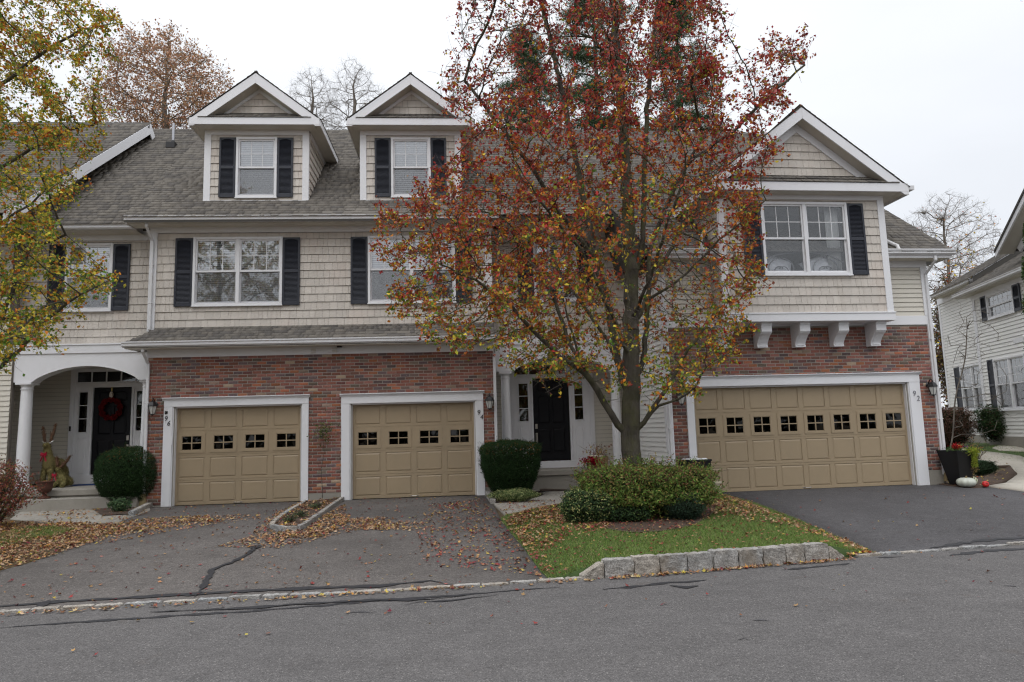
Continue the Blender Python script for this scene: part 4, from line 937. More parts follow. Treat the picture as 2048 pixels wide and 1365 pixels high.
warm = plain('lamplight_brown_hall', (.16, .095, .045), .8, .4, 3)  # brown colour carries the hall's warm lamp glow; nothing here emits
entry(HL, 1.824, 2.732, .85, 2.885, 1.46, 1.345, 3.25, (1.475, 1.70), (2.875, 3.08), 1.83, 2.76, (2.97, 3.26), warm=warm, handle='l', base=.66)
for (x0, x1, z1, y0, y1, nm) in ((-9.95, -6.85, .62, -.02, 2.0, 'porch_slab'), (-9.7, -6.86, .455, -.34, .3, 'step'), (.84, 3.9, .66, .58, 1.5, 'porch_slab')): 
    if nm == 'porch_slab':
        MB().box(x0, y0, z1-.13, x1, y1, z1).build(nm, CONC, HL, bevel=.012); MB().box(x0+.03, y0+.05, 0, x1-.02, y1, z1-.13).build('porch_base', CONC, HL)
    else: MB().box(x0, y0, 0, x1, y1, z1).build(nm, CONC, HL, bevel=.012)
# house numbers on the casings
for s, x, z, sz in (('9', -6.425, 2.03, .15), ('6', -6.365, 1.925, .15), ('9', .38, 1.98, .15), ('4', .445, 1.88, .15)): text(HL, s, x, -.158, z, sz, NUMM, .003, shear=.15)
MB().box(-6.255, -.165, 1.5, -6.235, -.15, 1.68).build('door_sensor', WHITE, HL)

# ------------------------------------------------------------------ the next unit at the far left: its roof stands proud
H98 = thing('townhouse', 'grey roofed townhouse cut off at the left edge, white rake board', 'townhouse', frame(YL, 16), YL)
p = lambda x, y, z: (x, y, z)
rA, rB = (-9.54, -.95, 6.46), (-8.74, 3.9, 10.66)
r98 = MB().add([(-16, -.95, 6.46), rA, rB, (-16, 3.9, 10.66), (-16, 8.5, 6.6), (-8.8, 8.5, 6.6)], [(0, 1, 2, 3), (3, 2, 5, 4)]).build('roof', DECK, H98)
sv = Vector((0, 4.85, 4.2)); Lq = sv.length
shingles(r98, (-16, -.97, 6.45), (1, 0, 0), sv, [(0, 0), (6.48, 0), (7.28, Lq), (0, Lq)], 60, .142, 71, eyeL)
up = Vector((0, -.0, 1)); a, b = Vector(rA), Vector(rB); t = .3; o_ = Vector((.03, 0, 0))
MB().hull8([a-up*t, b-up*t, b-up*t+o_, a-up*t+o_], [a+up*.01, b+up*.01, b+up*.01+o_, a+up*.01+o_]).build('rake_board', WHITE, H98, bevel=.003)
MB().hull8([b-up*.34+Vector((0, .02, 0)), b-up*.34+Vector((-.02, .3, -.2)), b-up*.34+Vector((.03, .3, -.2)), b-up*.34+o_], [b, b+Vector((-.02, .3, -.26)), b+Vector((.03, .3, -.26)), b+o_]).build('rake_end', WHITE, H98)
MB().hull8([a-up*t+Vector((-.35, 0, 0)), b-up*t+Vector((-.35, 0, 0)), b-up*t, a-up*t], [a-up*(t-.02)+Vector((-.35, 0, 0)), b-up*(t-.02)+Vector((-.35, 0, 0)), b-up*(t-.02), a-up*(t-.02)]).build('soffit', SOFFIT, H98)
MB().prism([(-.0+3.75, 10.5), (3.9, 10.71), (4.05, 10.5)], 'x', -16, -8.72).build('ridge_cap', DECK, H98)
wl = MB().box(-16, .4, .3, -9.95, .48, 6.6).build('siding_wall', SHEATH, H98)
siding(wl, 'lap', lambda a, d, z: (a, .4-d, z), .4, 3.84, rect(-15, -9.98), (), pitch=.115, seed=64, plen=(5, 6))
siding(wl, 'lap', lambda a, d, z: (a, .4-d, z), 3.84, 6.3, rect(-15, -10.1), (), pitch=.115, seed=65, plen=(5, 6))
MB().box(-15, .33, 4.55, -10.25, .4, 4.72).build('porch_trim', WHITE, H98)
MB().prism([(.4, 6.2), (-.9, 6.2), (-.9, 6.42), (.4, 6.5)], 'x', -16, -10.2).build('eave', WHITE2, H98)
#==RIGHTHOUSE==
HR = thing('townhouse', 'townhouse with gabled bay on white brackets over wide tan garage door', 'townhouse', frame(YR, 14.15), YR)
eyeR = Vector((0, -14.15, 1.6))
gd = (5.49, 10.31, .16, 2.40)
bw = slabs(4.96, 10.98, .05, 3.7, [gd], .006, .14).build('brick_wall', MORTAR, HR)
brick_wall(bw, 5.0, 10.98, .50, 3.66, 0, [(5.33, 10.6, 0, 2.5)], 300, 13, 8)
[MB().box(*q).build('foundation', CONC, HR) for q in ((4.96, .0, .0, 5.33, .02, .47), (10.6, .0, .0, 11.0, .02, .49))]
garage_door(HR, 5.49, 10.31, .2, 2.40, .12, 8); door_trim(HR, 5.31, 5.49, 10.31, 10.60, .1, .14, 2.40, 2.62, 0, .12)
MB().box(5.4, .09, .1, 10.4, .17, .186).build('garage_threshold', CONCL, HR); MB().box(5.3, .6, .1, 10.5, .62, 2.6).box(5.3, .18, 2.5, 10.5, .6, 2.52).build('garage_recess', DARKIN, HR)
MB().box(4.94, -.03, 3.66, 6.05, .02, 3.86).box(9.78, -.03, 3.66, 11.0, .02, 3.86).box(6.05, -.02, 3.66, 9.78, .02, 3.72).build('frieze_board', WHITE, HR, bevel=.003)
uwl = MB().box(4.96, .006, 3.7, 6.06, .06, 5.3).box(9.78, .006, 3.7, 11.0, .06, 5.3).build('siding_wall', SHEATH, HR)
siding(uwl, 'lap', lambda a, d, z: (a, .004-d, z), 3.86, 4.95, rect(5.0, 6.06), (), pitch=.103, seed=66, plen=(2, 3)); siding(uwl, 'lap', lambda a, d, z: (a, .004-d, z), 3.86, 4.95, rect(9.78, 10.9), (), pitch=.103, seed=67, plen=(2, 3))
MB().box(4.95, -.03, 4.95, 6.06, .02, 5.12).box(9.78, -.03, 4.95, 11.05, .02, 5.12).build('frieze_board', WHITE, HR, bevel=.003)
[MB().box(*q).build('corner_board', WHITE, HR, bevel=.003) for q in ((10.89, -.035, 3.86, 11.05, .1, 4.95), (10.93, -.035, .4, 11.05, .1, 3.66), (4.87, -.03, .1, 5.0, .12, 4.95))]
MB().box(9.8, -.38, 5.09, 11.4, 0, 5.10).box(4.6, -.38, 5.09, 6.06, 0, 5.10).build('soffit', SOFFIT, HR)
MB().box(9.8, -.385, 5.08, 11.4, -.36, 5.2).box(4.6, -.385, 5.08, 6.06, -.36, 5.2).box(11.38, -.37, 5.08, 11.41, 6, 5.2).build('eave_fascia', WHITE2, HR)
gutter(HR, 9.83, 11.46, 5.265, -.47, -.385); gutter(HR, 4.55, 6.02, 5.265, -.47, -.385)
downspout(HR, 10.99, 5.12, .4, -.40, -.02, shoe=.26, foot=False); downspout(HR, 4.93, 5.12, .35, -.40, -.02, foot=False)
# left side wall running back to the recessed entrance
sdw = MB().box(4.9, .1, .2, 4.96, 6, 5.2).build('side_wall', SHEATH, HR); siding(sdw, 'lap', lambda a, d, z: (4.9-d, a, z), .45, 5.1, rect(.12, 4.0), (), pitch=.103, seed=68, plen=(4, 5), mat=LAPN)
MB().box(11.0, .1, .2, 11.04, 9, 5.2).build('side_wall', LAPN, HR)
# main roof of this house
sl = .833; yr = 6.5; zr = 5.2+sl*(yr+.4)
mr = MB().add([(4.6, -.42, 5.19), (11.44, -.42, 5.19), (10.62, yr, zr), (3.4, yr, zr), (4.6, 12, 5.6), (11.2, 12, 5.6)], [(0, 1, 2, 3), (3, 2, 5, 4), (1, 5, 2), (0, 3, 4)]).build('roof', DECK, HR)
sv = Vector((0, yr+.42, zr-5.19)); Lq = sv.length; shingles(mr, (4.6, -.45, 5.185), (1, 0, 0), sv, [(0, 0), (6.86, 0), (6.04, Lq), (-1.2, Lq)], 90, .142, 81, Vector((0, -14.15, 1.6)))
MB().prism([(yr-.15, zr-.13), (yr, zr+.04), (yr+.15, zr-.13)], 'x', 3.4, 10.65).build('ridge_cap', DECK, HR)
# bay
bx0, bx1, by = 6.03, 9.81, -.5; bwn = (6.98, 8.93, 4.67, 6.255)
bay = slabs(bx0+.02, bx1-.02, 3.72, 6.5, [bwn], by+.004, by+.05); bay.box(bx0+.005, by+.05, 3.72, bx0+.03, 1.6, 6.6).box(bx1-.03, by+.05, 3.72, bx1-.005, 1.6, 6.6); bo = bay.build('bay', SHEATH, HR)
siding(bo, 'shake', lambda a, d, z: (a, by-d, z), 3.86, 6.32, rect(bx0+.14, bx1-.14), [bwn], seed=83)
for sg, X in ((-1, bx0), (1, bx1)):
    siding(bo, 'shake', lambda a, d, z: (X-sg*.005+sg*d, a, z), 3.86, 6.4, lambda z: (by+.03, max(.0, (z-5.2)/sl-.4)), seed=84+sg)
    MB().box(X-(.15 if sg > 0 else 0), by-.03, 3.86, X+(0 if sg > 0 else .15), by+.1, 6.32).build('corner_board', WHITE, bo, bevel=.003)
    MB().box(X-.01*sg, by+.1, 6.3, X+.02*sg, 1.2, 6.42).build('side_frieze', WHITE, bo)
MB().box(bx0-.02, by-.04, 3.69, bx1+.02, 0, 3.86).box(bx0-.03, by-.055, 3.845, bx1+.03, 0, 3.875).build('bottom_band', WHITE, bo, bevel=.003)
MB().box(bx0, by-.034, 6.32, bx1, by+.03, 6.42).box(bx0, by-.05, 6.385, bx1, by+.03, 6.42).build('frieze_board', WHITE, bo, bevel=.003)
window(HR, *bwn[:2], bwn[2], bwn[3], by-.012, units=2, blind=0, screen=False, glass=glassmat('clear_bay_glass', (.97, .98, .99), .7), depth=.95, inside=plain('dim_bedroom_wall', (.10, .10, .105), .9, .2))  # the bedroom's dimness is put into its dark wall colour
shutter(HR, 6.575, 6.975, 4.67, 6.235, by-.02); shutter(HR, 8.935, 9.31, 4.67, 6.235, by-.02)
gable(HR, 7.945, 2.27, 8.27, -.8, by, 1.86, (6.415, 6.60), 6.85, .77, 3.2, 50, 91, Vector((0, -14.15, 1.6)), name='gable_roof', triw=1.30, trip=7.82)
MB().box(10.2, -.8, 6.47, 10.36, -.62, 6.56).build('gutter_end', WHITE2, HR)
# scroll brackets
prof = [(0, 3.69), (-.42, 3.69), (-.42, 3.64), (-.40, 3.63), (-.40, 3.50), (-.36, 3.46), (-.29, 3.42), (-.22, 3.35), (-.17, 3.28), (-.155, 3.24), (-.17, 3.225), (-.17, 3.19), (0, 3.19)]
for x in (6.16, 7.0, 7.85, 8.72, 9.57):
    # split the outline into convex strips along z
    m = MB(); pts = prof[1:-1]
    for (y1_, z1_), (y2_, z2_) in zip(pts[:-1], pts[1:]):
        if z1_-z2_ > .001: m.hull8([(x-.115, y2_, z2_), (x+.115, y2_, z2_), (x+.115, 0.005, z2_), (x-.115, 0.005, z2_)], [(x-.115, y1_, z1_), (x+.115, y1_, z1_), (x+.115, 0.005, z1_), (x-.115, 0.005, z1_)])
    bk = m.build('bracket', WHITE, HR)
    q = MB(); [q.hull8([(x-.075, y2_-.012, z2_), (x+.075, y2_-.012, z2_), (x+.075, y2_+.02, z2_), (x-.075, y2_+.02, z2_)], [(x-.075, y1_-.012, z1_), (x+.075, y1_-.012, z1_), (x+.075, y1_+.02, z1_), (x-.075, y1_+.02, z1_)]) for (y1_, z1_), (y2_, z2_) in zip(pts[3:9], pts[4:10]) if z1_-z2_ > .001]; q.build('scroll_face', WHITE, bk)
# rain pipes lying on the roof slopes from the bay gutters
for (xa, xb) in ((9.83, 10.15), (5.98, 5.72)):
    q = [(xa, .1, 5.78), (xb, -.28, 5.40), (xb, -.36, 5.36), (xb, -.41, 5.25)]; MB().tube(q, .038, 8).build('roof_downspout', WHITE2, HR)
for s, x, z in (('9', 10.40, 2.10, ), ('2', 10.48, 1.99)): text(HR, s, x, -.038, z, .16, NUML, .003, shear=.1)
# things seen through the bay window: an iron headboard, pillows, curtains
hb = thing('headboard', 'curled iron headboard standing inside the bay window', 'headboard', HR.matrix_basis @ Vector((7.95, -.36, 4.55)), YR)
m = MB()
for cx_ in (-.5, .5):
    for sg in (-1, 1):
        sp = [(cx_+sg*(.04+.30*t_)*math.cos(t_*7.2+.6), 0, .28+(.03+.22*t_)*math.sin(t_*7.2+.6)) for t_ in [k/26 for k in range(27)]]; m.tube(sp, .012, 6)
m.tube([(-.95, 0, .02), (-.95, 0, .42), (-.6, 0, .6), (0, 0, .68), (.6, 0, .6), (.95, 0, .42), (.95, 0, .02)], .015, 8); m.tube([(-.95, 0, .1), (.95, 0, .1)], .012, 6); m.tube([(0, 0, .1), (0, 0, .68)], .012, 6)
m.build('scrollwork', plain('grey_iron', (.2, .2, .21), .4), hb, smooth=True)
def pillow(loc, rot, label):
    bm = bmesh.new(); bmesh.ops.create_grid(bm, x_segments=12, y_segments=12, size=.5); V1 = [v.co.copy() for v in bm.verts]; bm.free()
    V = []; n = 13
    for sg in (1, -1):
        for v in V1:
            e_ = (1-(2*v.x)**4)*(1-(2*v.y)**4); e_ = max(0, e_)**.5; pin = 1-.10*(abs(2*v.x)*abs(2*v.y))*0+.06*(abs(v.x*2)*abs(v.y*2))**3; V.append((v.x*.62*pin, v.y*.45*pin, sg*.09*e_))
    F = []
    N1 = len(V1); side = int(round(math.sqrt(N1)))
    for s_ in range(2):
        for i in range(side-1):
            for j in range(side-1):
                a = s_*N1+i*side+j; q = (a, a+1, a+side+1, a+side); F.append(q if s_ == 0 else q[::-1])
    o = fastmesh('pillow', V, F, None, plain('white_pillow_cotton', (.75, .75, .77), .9, .05, 8), smooth=True); tag(o, label, 'pillow'); o.matrix_world = HR.matrix_basis @ Matrix.Translation(loc) @ rot.to_matrix().to_4x4(); return o
from mathutils import Euler
pillow(Vector((7.45, -.2, 4.93)), Euler((rad(68), rad(18), 0)), 'white pillow behind the left half of the bay window')
pillow(Vector((8.36, -.2, 4.93)), Euler((rad(68), rad(-22), 0)), 'white pillow behind the right half of the bay window')
cv = MB(); n = 40; V = []; F = []
for i in range(n+1):
    x = 8.55+.3*i/n; y = -.33+.022*math.sin(i*1.15); V += [(x, y, 4.7), (x+.0, y*1.0, 6.25)]
    if i: F.append((2*i-2, 2*i, 2*i+1, 2*i-1))
ct = fastmesh('curtain', V, F, None, plain('sheer_white_curtain', (.6, .6, .58), .9, .05), smooth=True); tag(ct, 'sheer white curtain hanging inside the bay window', 'curtain'); ct.matrix_world = HR.matrix_basis.copy(); sm = ct.modifiers.new('s', 'SOLIDIFY'); sm.thickness = .004
#==NEIGHBOUR==
YN = rad(260)
HN = thing('neighbour_house', 'cream lap sided house at the right edge behind the hedges', 'house', (-10.94*math.sin(YN), 10.94*math.cos(YN), 0), YN)
# note: this frame looks at the house from its front; local x runs towards the street
wa = [(-23.91, -22.12, 1.78, 3.36), (-23.9, -22.33, 4.6, 5.36), (-20.8, -19.0, 1.78, 3.36)]
nw = slabs(-24.8, -17.0, .5, 5.54, wa, .004, .06).build('siding_wall', SHEATH, HN)
siding(nw, 'lap', lambda a, d, z: (a, .004-d, z), 1.0, 5.38, rect(-24.72, -17.0), wa, pitch=.112, seed=101, plen=(7, 8), mat=LAPN, proud=.022)
wb = [(-27.68, -25.95, 1.83, 3.42)]
nw2 = slabs(-28.9, -24.7, .5, 6.3, wb, .604, .66).build('siding_wall', SHEATH, HN)
siding(nw2, 'lap', lambda a, d, z: (a, .604-d, z), 1.0, 5.95, rect(-28.9, -24.7), wb, pitch=.112, seed=102, plen=(7, 8), mat=LAPN, proud=.022)
[MB().box(*q).build('corner_board', WHITE, HN) for q in ((-28.98, .58, .9, -28.84, .7, 6.1), (-24.88, -.03, .9, -24.72, .1, 5.4))]
MB().box(-24.9, -.04, 5.36, -17, .02, 5.54).box(-28.98, .56, 5.9, -24.9, .62, 6.12).build('frieze_board', WHITE, HN)
[MB().box(*q).build('foundation', CONC, HN) for q in ((-28.9, .58, .4, -24.7, .62, 1.0), (-24.8, -.02, .4, -17, .02, 1.0))]
window(HN, *wa[0][:2], wa[0][2], wa[0][3], -.01, units=2, blind=.30, rows=3); window(HN, *wa[1][:2], wa[1][2], wa[1][3], -.01, units=1, cols=5, rows=2, blind=0, grid_all=True, screen=False); window(HN, *wa[2][:2], wa[2][2], wa[2][3], -.01, units=2, blind=.30, rows=3)
window(HN, *wb[0][:2], wb[0][2], wb[0][3], .59, units=2, blind=.30, rows=3)
for a, b, c, d in ((-24.3, -23.93, 1.77, 3.37), (-22.1, -21.75, 1.77, 3.37), (-24.28, -23.92, 4.6, 5.38), (-22.32, -21.95, 4.6, 5.38)): shutter(HN, a, b, c, d, -.02)
shutter(HN, -28.15, -27.7, 1.81, 3.42, .58)
gutter(HN, -25.3, -17, 5.66, -.45, -.33); gutter(HN, -28.5, -25.3, 6.22, .15, .27)
MB().box(-25.3, -.35, 5.52, -17, 0, 5.535).box(-28.5, .27, 6.08, -25.3, .6, 6.095).build('soffit', SOFFIT, HN)
nr = MB().add([(-28.45, .15, 6.20), (-25.3, .15, 6.20), (-25.3, 4.3, 8.57), (-28.75, 4.3, 8.57)], [(0, 1, 2, 3)]).add([(-25.35, -.43, 5.64), (-17, -.43, 5.64), (-17, 4.3, 8.34), (-25.35, 4.3, 8.34)], [(0, 1, 2, 3)]).build('roof', DECK, HN)
sv = Vector((0, 4.73, 2.70)); shingles(nr, (-25.35, -.45, 5.64), (1, 0, 0), sv, [(0, 0), (8.3, 0), (8.3, 5.4), (0, 5.4)], 0, .142, 111); sv = Vector((0, 4.15, 2.37)); shingles(nr, (-28.47, .12, 6.19), (1, 0, 0), sv, [(0, 0), (3.2, 0), (3.2, 4.7), (-.3, 4.7)], 0, .142, 112)
MB().prism([(.15, 6.19), (4.3, 8.56), (4.3, 8.3), (.15, 5.9)], 'x', -25.34, -25.30).build('roof_step', DECK, HN)
gx0, gz0 = -22.2, 6.42; gp = (-18.5, 8.78)
MB().prism([(gx0, gz0), gp, (-14, gz0)], 'y', .25, .35).build('gable_wall', LAPN, HN)
MB().prism([(gx0-.4, gz0-.12), (gx0-.4, gz0+.08), (gp[0], gp[1]+.3), (gp[0], gp[1]+.05)], 'y', -.25, -.2).build('rake_board', WHITE, HN)
MB().prism([(gx0-.4, gz0+.02), (gx0-.4, gz0+.09), (gp[0], gp[1]+.33), (gp[0], gp[1]+.26)], 'y', -.28, 4).build('gable_roof', DECK, HN)
MB().prism([(gx0+.05, gz0-.1), (gx0-.1, gz0+.05), (gp[0], gp[1]+.1), (gp[0], gp[1]-.1)], 'y', .2, .26).build('wall_rake_trim', WHITE, HN)
MB().prism([(gx0-.39, gz0-.05), (gx0-.39, gz0+.0), (gp[0], gp[1]+.26), (gp[0], gp[1]+.2)], 'y', -.2, .25).build('soffit', SOFFIT, HN)
po = MB().prism([(0, 3.95), (-.85, 3.64), (-.85, 3.54), (0, 3.54)], 'x', -20.6, -18.2).build('porch_roof', DECK, HN); MB().box(-20.7, -.96, 3.52, -18.2, -.85, 3.65).build('gutter', WHITE2, po)
MB().tube([(-20.5, -.8, 3.68), (-20.35, -.6, 3.80), (-19.9, -.1, 3.95)], .04, 8).build('roof_downspout', WHITE2, HN)
rl = thing('porch_railing', 'small white railing at the far corner of the cream house', 'railing', HN.matrix_basis @ Vector((-29.5, .9, .9)), YN)
for k in range(6): MB().box(-.5+k*.14, -.015, .1, -.46+k*.14, .015, .85).build('baluster', WHITE, rl)
MB().box(-.6, -.03, .85, .35, .03, .92).build('top_rail', WHITE, rl); MB().box(-.6, -.03, .05, .35, .03, .1).build('bottom_rail', WHITE, rl)
#==PLANTS==
# ------------------------------------------------------------------ trees
def proj_px(P):
    P = np.asarray(P)-np.array([0, 0, EYE]); c = P@_F; return 1024+FPX*(P@CR)/c, 682.5-FPX*(P@CU)/c
def colonize(A, nodes, par, step=.17, di=1.6, dk=.26, iters=70, up=.08):
    """space colonisation: nodes grow towards the free points A"""
    A = [Vector(a) for a in A]; nodes = [Vector(n) for n in nodes]; par = list(par); alive = A; near = None
    kd = kdtree.KDTree(len(nodes)+40000)
    start = 0; best = [(1e9, -1)]*len(alive)
    for it in range(iters):
        kd = kdtree.KDTree(len(nodes)-start)
        for i in range(start, len(nodes)): kd.insert(nodes[i], i)
        kd.balance(); acc = {}; keepA = []; keepB = []
        for a, b in zip(alive, best):
            co, idx, d = kd.find(a)
            if d < b[0]: b = (d, idx)
            if b[0] < dk: continue
            keepA.append(a); keepB.append(b)
            if b[0] < di:
                v = (a-nodes[b[1]]); v.normalize(); acc.setdefault(b[1], Vector((0, 0, 0))).__iadd__(v)
        alive, best = keepA, keepB
        if not acc or not alive: break
        start = len(nodes)
        for i, v in acc.items():
            v = v.normalized()+Vector((random.gauss(0, .12), random.gauss(0, .12), up+random.gauss(0, .1))); v.normalize()
            nodes.append(nodes[i]+v*step); par.append(i)
        if start == len(nodes): break
    return nodes, par
def radii(nodes, par, tip, trunk, fixed=None):
    n = len(nodes); ch = [0]*n; leafc = np.zeros(n); order = range(n-1, -1, -1)
    cnt = np.zeros(n)
    for i in order:
        if cnt[i] == 0: cnt[i] = 1
        if par[i] >= 0: cnt[par[i]] += cnt[i]
    e_ = math.log(max(2, cnt[0]))/math.log(trunk/tip); r = tip*cnt**(1/e_)
    if fixed:
        for i, v in fixed.items(): r[i] = max(r[i], v)
    return r, cnt
def limb_nodes(limbs, depth, step=.17):
    """limbs: [(parent limb, index fraction, [(px,py,dy)], r0, r1)]"""
    nodes = []; par = []; fixed = {}; ends = []
    for pl, fr, pts, r0, r1 in limbs:
        P = [W(px, py, depth+dy) if not isinstance(px, Vector) else px for px, py, dy in pts]; path = []
        for a, b in zip(P[:-1], P[1:]):
            n = max(1, int((b-a).length/step)); path += [a.lerp(b, k/n) for k in range(n)]
        path.append(P[-1]); path = [p+Vector((random.gauss(0, .012), random.gauss(0, .012), 0)) for p in path]
        if pl is None: prev = -1
        else:
            s, e_ = ends[pl]; prev = min(range(s, e_), key=lambda i: (nodes[i]-path[0]).length); path = path[1:]
        s = len(nodes)
        for k, p in enumerate(path):
            nodes.append(p); par.append(prev); prev = len(nodes)-1; fixed[prev] = (r0+(r1-r0)*k/len(path))*(1 if pl is None else .62)
        ends.append((s, len(nodes)))
    return nodes, par, fixed
def build_tree(t, nodes, par, r, bark, twig=None, split=.05, sides=8):
    N_ = np.array([tuple(n) for n in nodes])-np.array(t.location); par = np.array(par); i = np.arange(len(par)); ok = par >= 0; i = i[ok]; pa = par[ok]
    big = r[i] > split
    ra = np.minimum(r[pa], r[i]*1.6)
    for sel, nm, sd_, mt in ((big, 'trunk', 12, bark), (~big, 'branches', 5, bark)):
        if sel.any():
            o = tubes(nm, N_[pa[sel]], N_[i[sel]], ra[sel], r[i[sel]], mt, t, sd_)
            if nm == 'branches': o['kind'] = 'stuff'
    return N_
def twigs(t, P, n, ln, r, mat, keep=None, up=.2, name='twigs'):
    """n fine twigs rooted at points P; returns start, end"""
    k = rng.integers(0, len(P), n); A = P[k]; d = rng.normal(size=(n, 3)); d[:, 2] += up; d /= np.linalg.norm(d, axis=1, keepdims=True); L = rng.uniform(.4, 1, (n, 1))*ln
    B = A+d*L*.55+rng.normal(size=(n, 3))*ln*.05; C_ = B+(d+rng.normal(size=(n, 3))*.35)*L*.5
    stuff(tubes(name, np.concatenate([A, B]), np.concatenate([B, C_]), np.full(2*n, r), np.full(2*n, r*.6), mat, t, 3)); return A, B, C_

BURG, RED, RUST, ORG, YEL, OLV, GRN, PINK, BRN = (.19, .03, .035), (.40, .045, .042), (.37, .09, .032), (.52, .19, .03), (.60, .46, .06), (.24, .27, .04), (.12, .22, .035), (.43, .14, .12), (.20, .07, .04)
def mixpal(t, pals):
    """t in 0..1 per point, pals: list of palettes; each point draws from one of the neighbouring palettes"""
    x = np.clip(t, 0, .999)*(len(pals)-1); k = np.floor(x).astype(int)+(rng.random(len(x)) < (x % 1)); out = np.zeros((len(x), 3))
    for j, p_ in enumerate(pals):
        m = k == j
        if m.any(): out[m] = pick(p_, int(m.sum()))
    return out

# --- the ornamental pear on the island
TD = 12.0
tb = W(1262, 925, TD); pear = thing('pear_tree', 'big ornamental pear tree with red and orange leaves on the island', 'tree', (tb.x, TD, .12))
limbs = [(None, 0, [(Vector((tb.x, TD, .05)), 0, 0), (1262, 925, 0), (1261, 870, 0), (1262, 780, 0), (1263, 680, 0), (1262, 560, .05), (1256, 420, .1), (1246, 280, .15), (1236, 140, .2), (1225, 0, .3), (1220, -130, .3)], .175, .04),
 (0, 0, [(1252, 872, 0), (1222, 828, -.1), (1196, 780, -.2), (1172, 748, -.3), (1120, 715, -.5), (1060, 655, -.7), (1020, 610, -.9), (950, 560, -1.1)], .095, .03),
 (1, 0, [(1182, 752, -.25), (1140, 690, -.1), (1110, 600, .1), (1060, 520, .3), (1000, 430, .4)], .06, .02),
 (1, 0, [(1222, 828, -.1), (1165, 735, .3), (1140, 650, .7), (1115, 560, 1.0)], .05, .02),
 (0, 0, [(1258, 800, 0), (1235, 715, .2), (1218, 620, .3), (1190, 520, .4), (1168, 400, .5), (1140, 260, .6), (1110, 120, .7), (1080, 0, .8)], .085, .025),
 (0, 0, [(1264, 790, 0), (1290, 700, .1), (1296, 600, .1), (1300, 500, .1), (1330, 420, .0), (1372, 330, -.1), (1430, 240, -.1)], .08, .025),
 (5, 0, [(1372, 330, -.1), (1470, 260, -.3), (1540, 190, -.4), (1610, 130, -.5)], .04, .012),
 (0, 0, [(1270, 865, 0), (1290, 845, -.1), (1308, 815, -.2), (1338, 770, -.4), (1376, 700, -.6), (1420, 640, -.8)], .07, .02),
 (7, 0, [(1285, 838, -.1), (1320, 812, -.3), (1355, 800, -.5), (1390, 775, -.7), (1412, 735, -.8)], .04, .015),
 (0, 0, [(1262, 600, .05), (1285, 480, .1), (1290, 340, .2), (1296, 200, .3), (1310, 60, .3), (1320, -60, .3)], .06, .02),
 (4, 0, [(1190, 520, .4), (1130, 440, -.1), (1060, 330, -.5), (990, 240, -.8), (930, 160, -1.0)], .05, .015),
 (5, 0, [(1296, 600, .1), (1360, 560, -.5), (1440, 480, -.9), (1530, 400, -1.0)], .04, .012),
 (0, 0, [(1262, 680, 0), (1290, 600, .6), (1350, 480, 1.2), (1420, 360, 1.5)], .05, .02),
 (0, 0, [(1261, 720, 0), (1220, 620, -.7), (1160, 500, -1.3), (1080, 400, -1.7)], .045, .015),
 (0, 0, [(1262, 640, 0), (1300, 560, -.8), (1330, 460, -1.4), (1370, 350, -1.7)], .045, .015),
 (0, 0, [(1262, 780, 0), (1215, 680, 1.0), (1130, 560, 1.8), (1050, 450, 2.2)], .05, .015)]
nodes, par, fixed = limb_nodes(limbs, TD)
crown = [(735, 440), (752, 520), (790, 560), (770, 620), (830, 660), (900, 720), (960, 690), (1040, 770), (1130, 790), (1180, 740), (1250, 800), (1330, 790), (1385, 800), (1440, 740), (1510, 700), (1480, 640), (1550, 585), (1505, 520), (1535, 440), (1500, 380), (1590, 290), (1530, 280), (1600, 215), (1560, 170), (1640, 120), (1600, 55), (1500, 110), (1430, 170), (1460, 60), (1450, -60), (1380, -260), (1250, -380), (1080, -330), (940, -150), (915, 20), (880, 120), (868, 200), (920, 260), (905, 330), (820, 350), (800, 400)]
pts = sample(crown, 6500); A = []
for px, py in pts:
    T = 2.9*math.sqrt(max(.10, 1-((px-1190)/480)**2))*(.6+.4*min(1, (900-py)/400))
    A.append(W(px, py, TD+rng.uniform(-T, T)))
nodes, par = colonize(A, nodes, par, step=.15, dk=.24, iters=90)
r, cnt = radii(nodes, par, .0038, .135, fixed)
NP = build_tree(pear, nodes, par, r, BARK)
tips = NP[(r < .016)]
tA, tB, tC = twigs(pear, tips, 13000, .30, .0022, TWIG, up=.15)
n = 98000; k = rng.integers(0, len(tA), n)**1; wk = rng.random(len(tA))**1.5; k = rng.choice(len(tA), n, p=wk/wk.sum()); s = rng.random((n, 1))**.55; LP_ = np.where(s < .5, tA[k]*(1-2*s)+tB[k]*2*s, tB[k]*(2-2*s)+tC[k]*(2*s-1))+rng.normal(size=(n, 3))*.028
wp = LP_+np.array(pear.location); px, py = proj_px(wp)
clump = (np.sin(wp[:, 0]*2.3+wp[:, 2]*1.7)+np.sin(wp[:, 1]*2.9-wp[:, 2]*2.1)+np.sin(wp[:, 2]*3.7+wp[:, 0]*3.1))/3
keep = np.ones(n); keep -= .78*np.exp(-((px-1385)/105)**2-((py-560)/150)**2); keep -= .55*np.exp(-((px-1250)/75)**2-((py-640)/260)**2); keep -= .35*np.exp(-((px-1010)/150)**2-((py-730)/60)**2); keep -= .25*np.clip(-clump, 0, 1); keep -= .45*np.exp(-((px-950)/90)**2-((py-90)/130)**2)
keep -= .40*np.clip((330-py)/250, 0, 1); keep -= .15*(py > 740); sel = rng.random(n) < keep; LP_, wp, px, py = LP_[sel], wp[sel], px[sel], py[sel]
tt = np.clip((wp[:, 2]-1.9)/6.6, 0, 1)+rng.normal(size=len(wp))*.06+.07*clump[sel]-.22*np.exp(-((px-1290)/110)**2-((py-400)/110)**2)
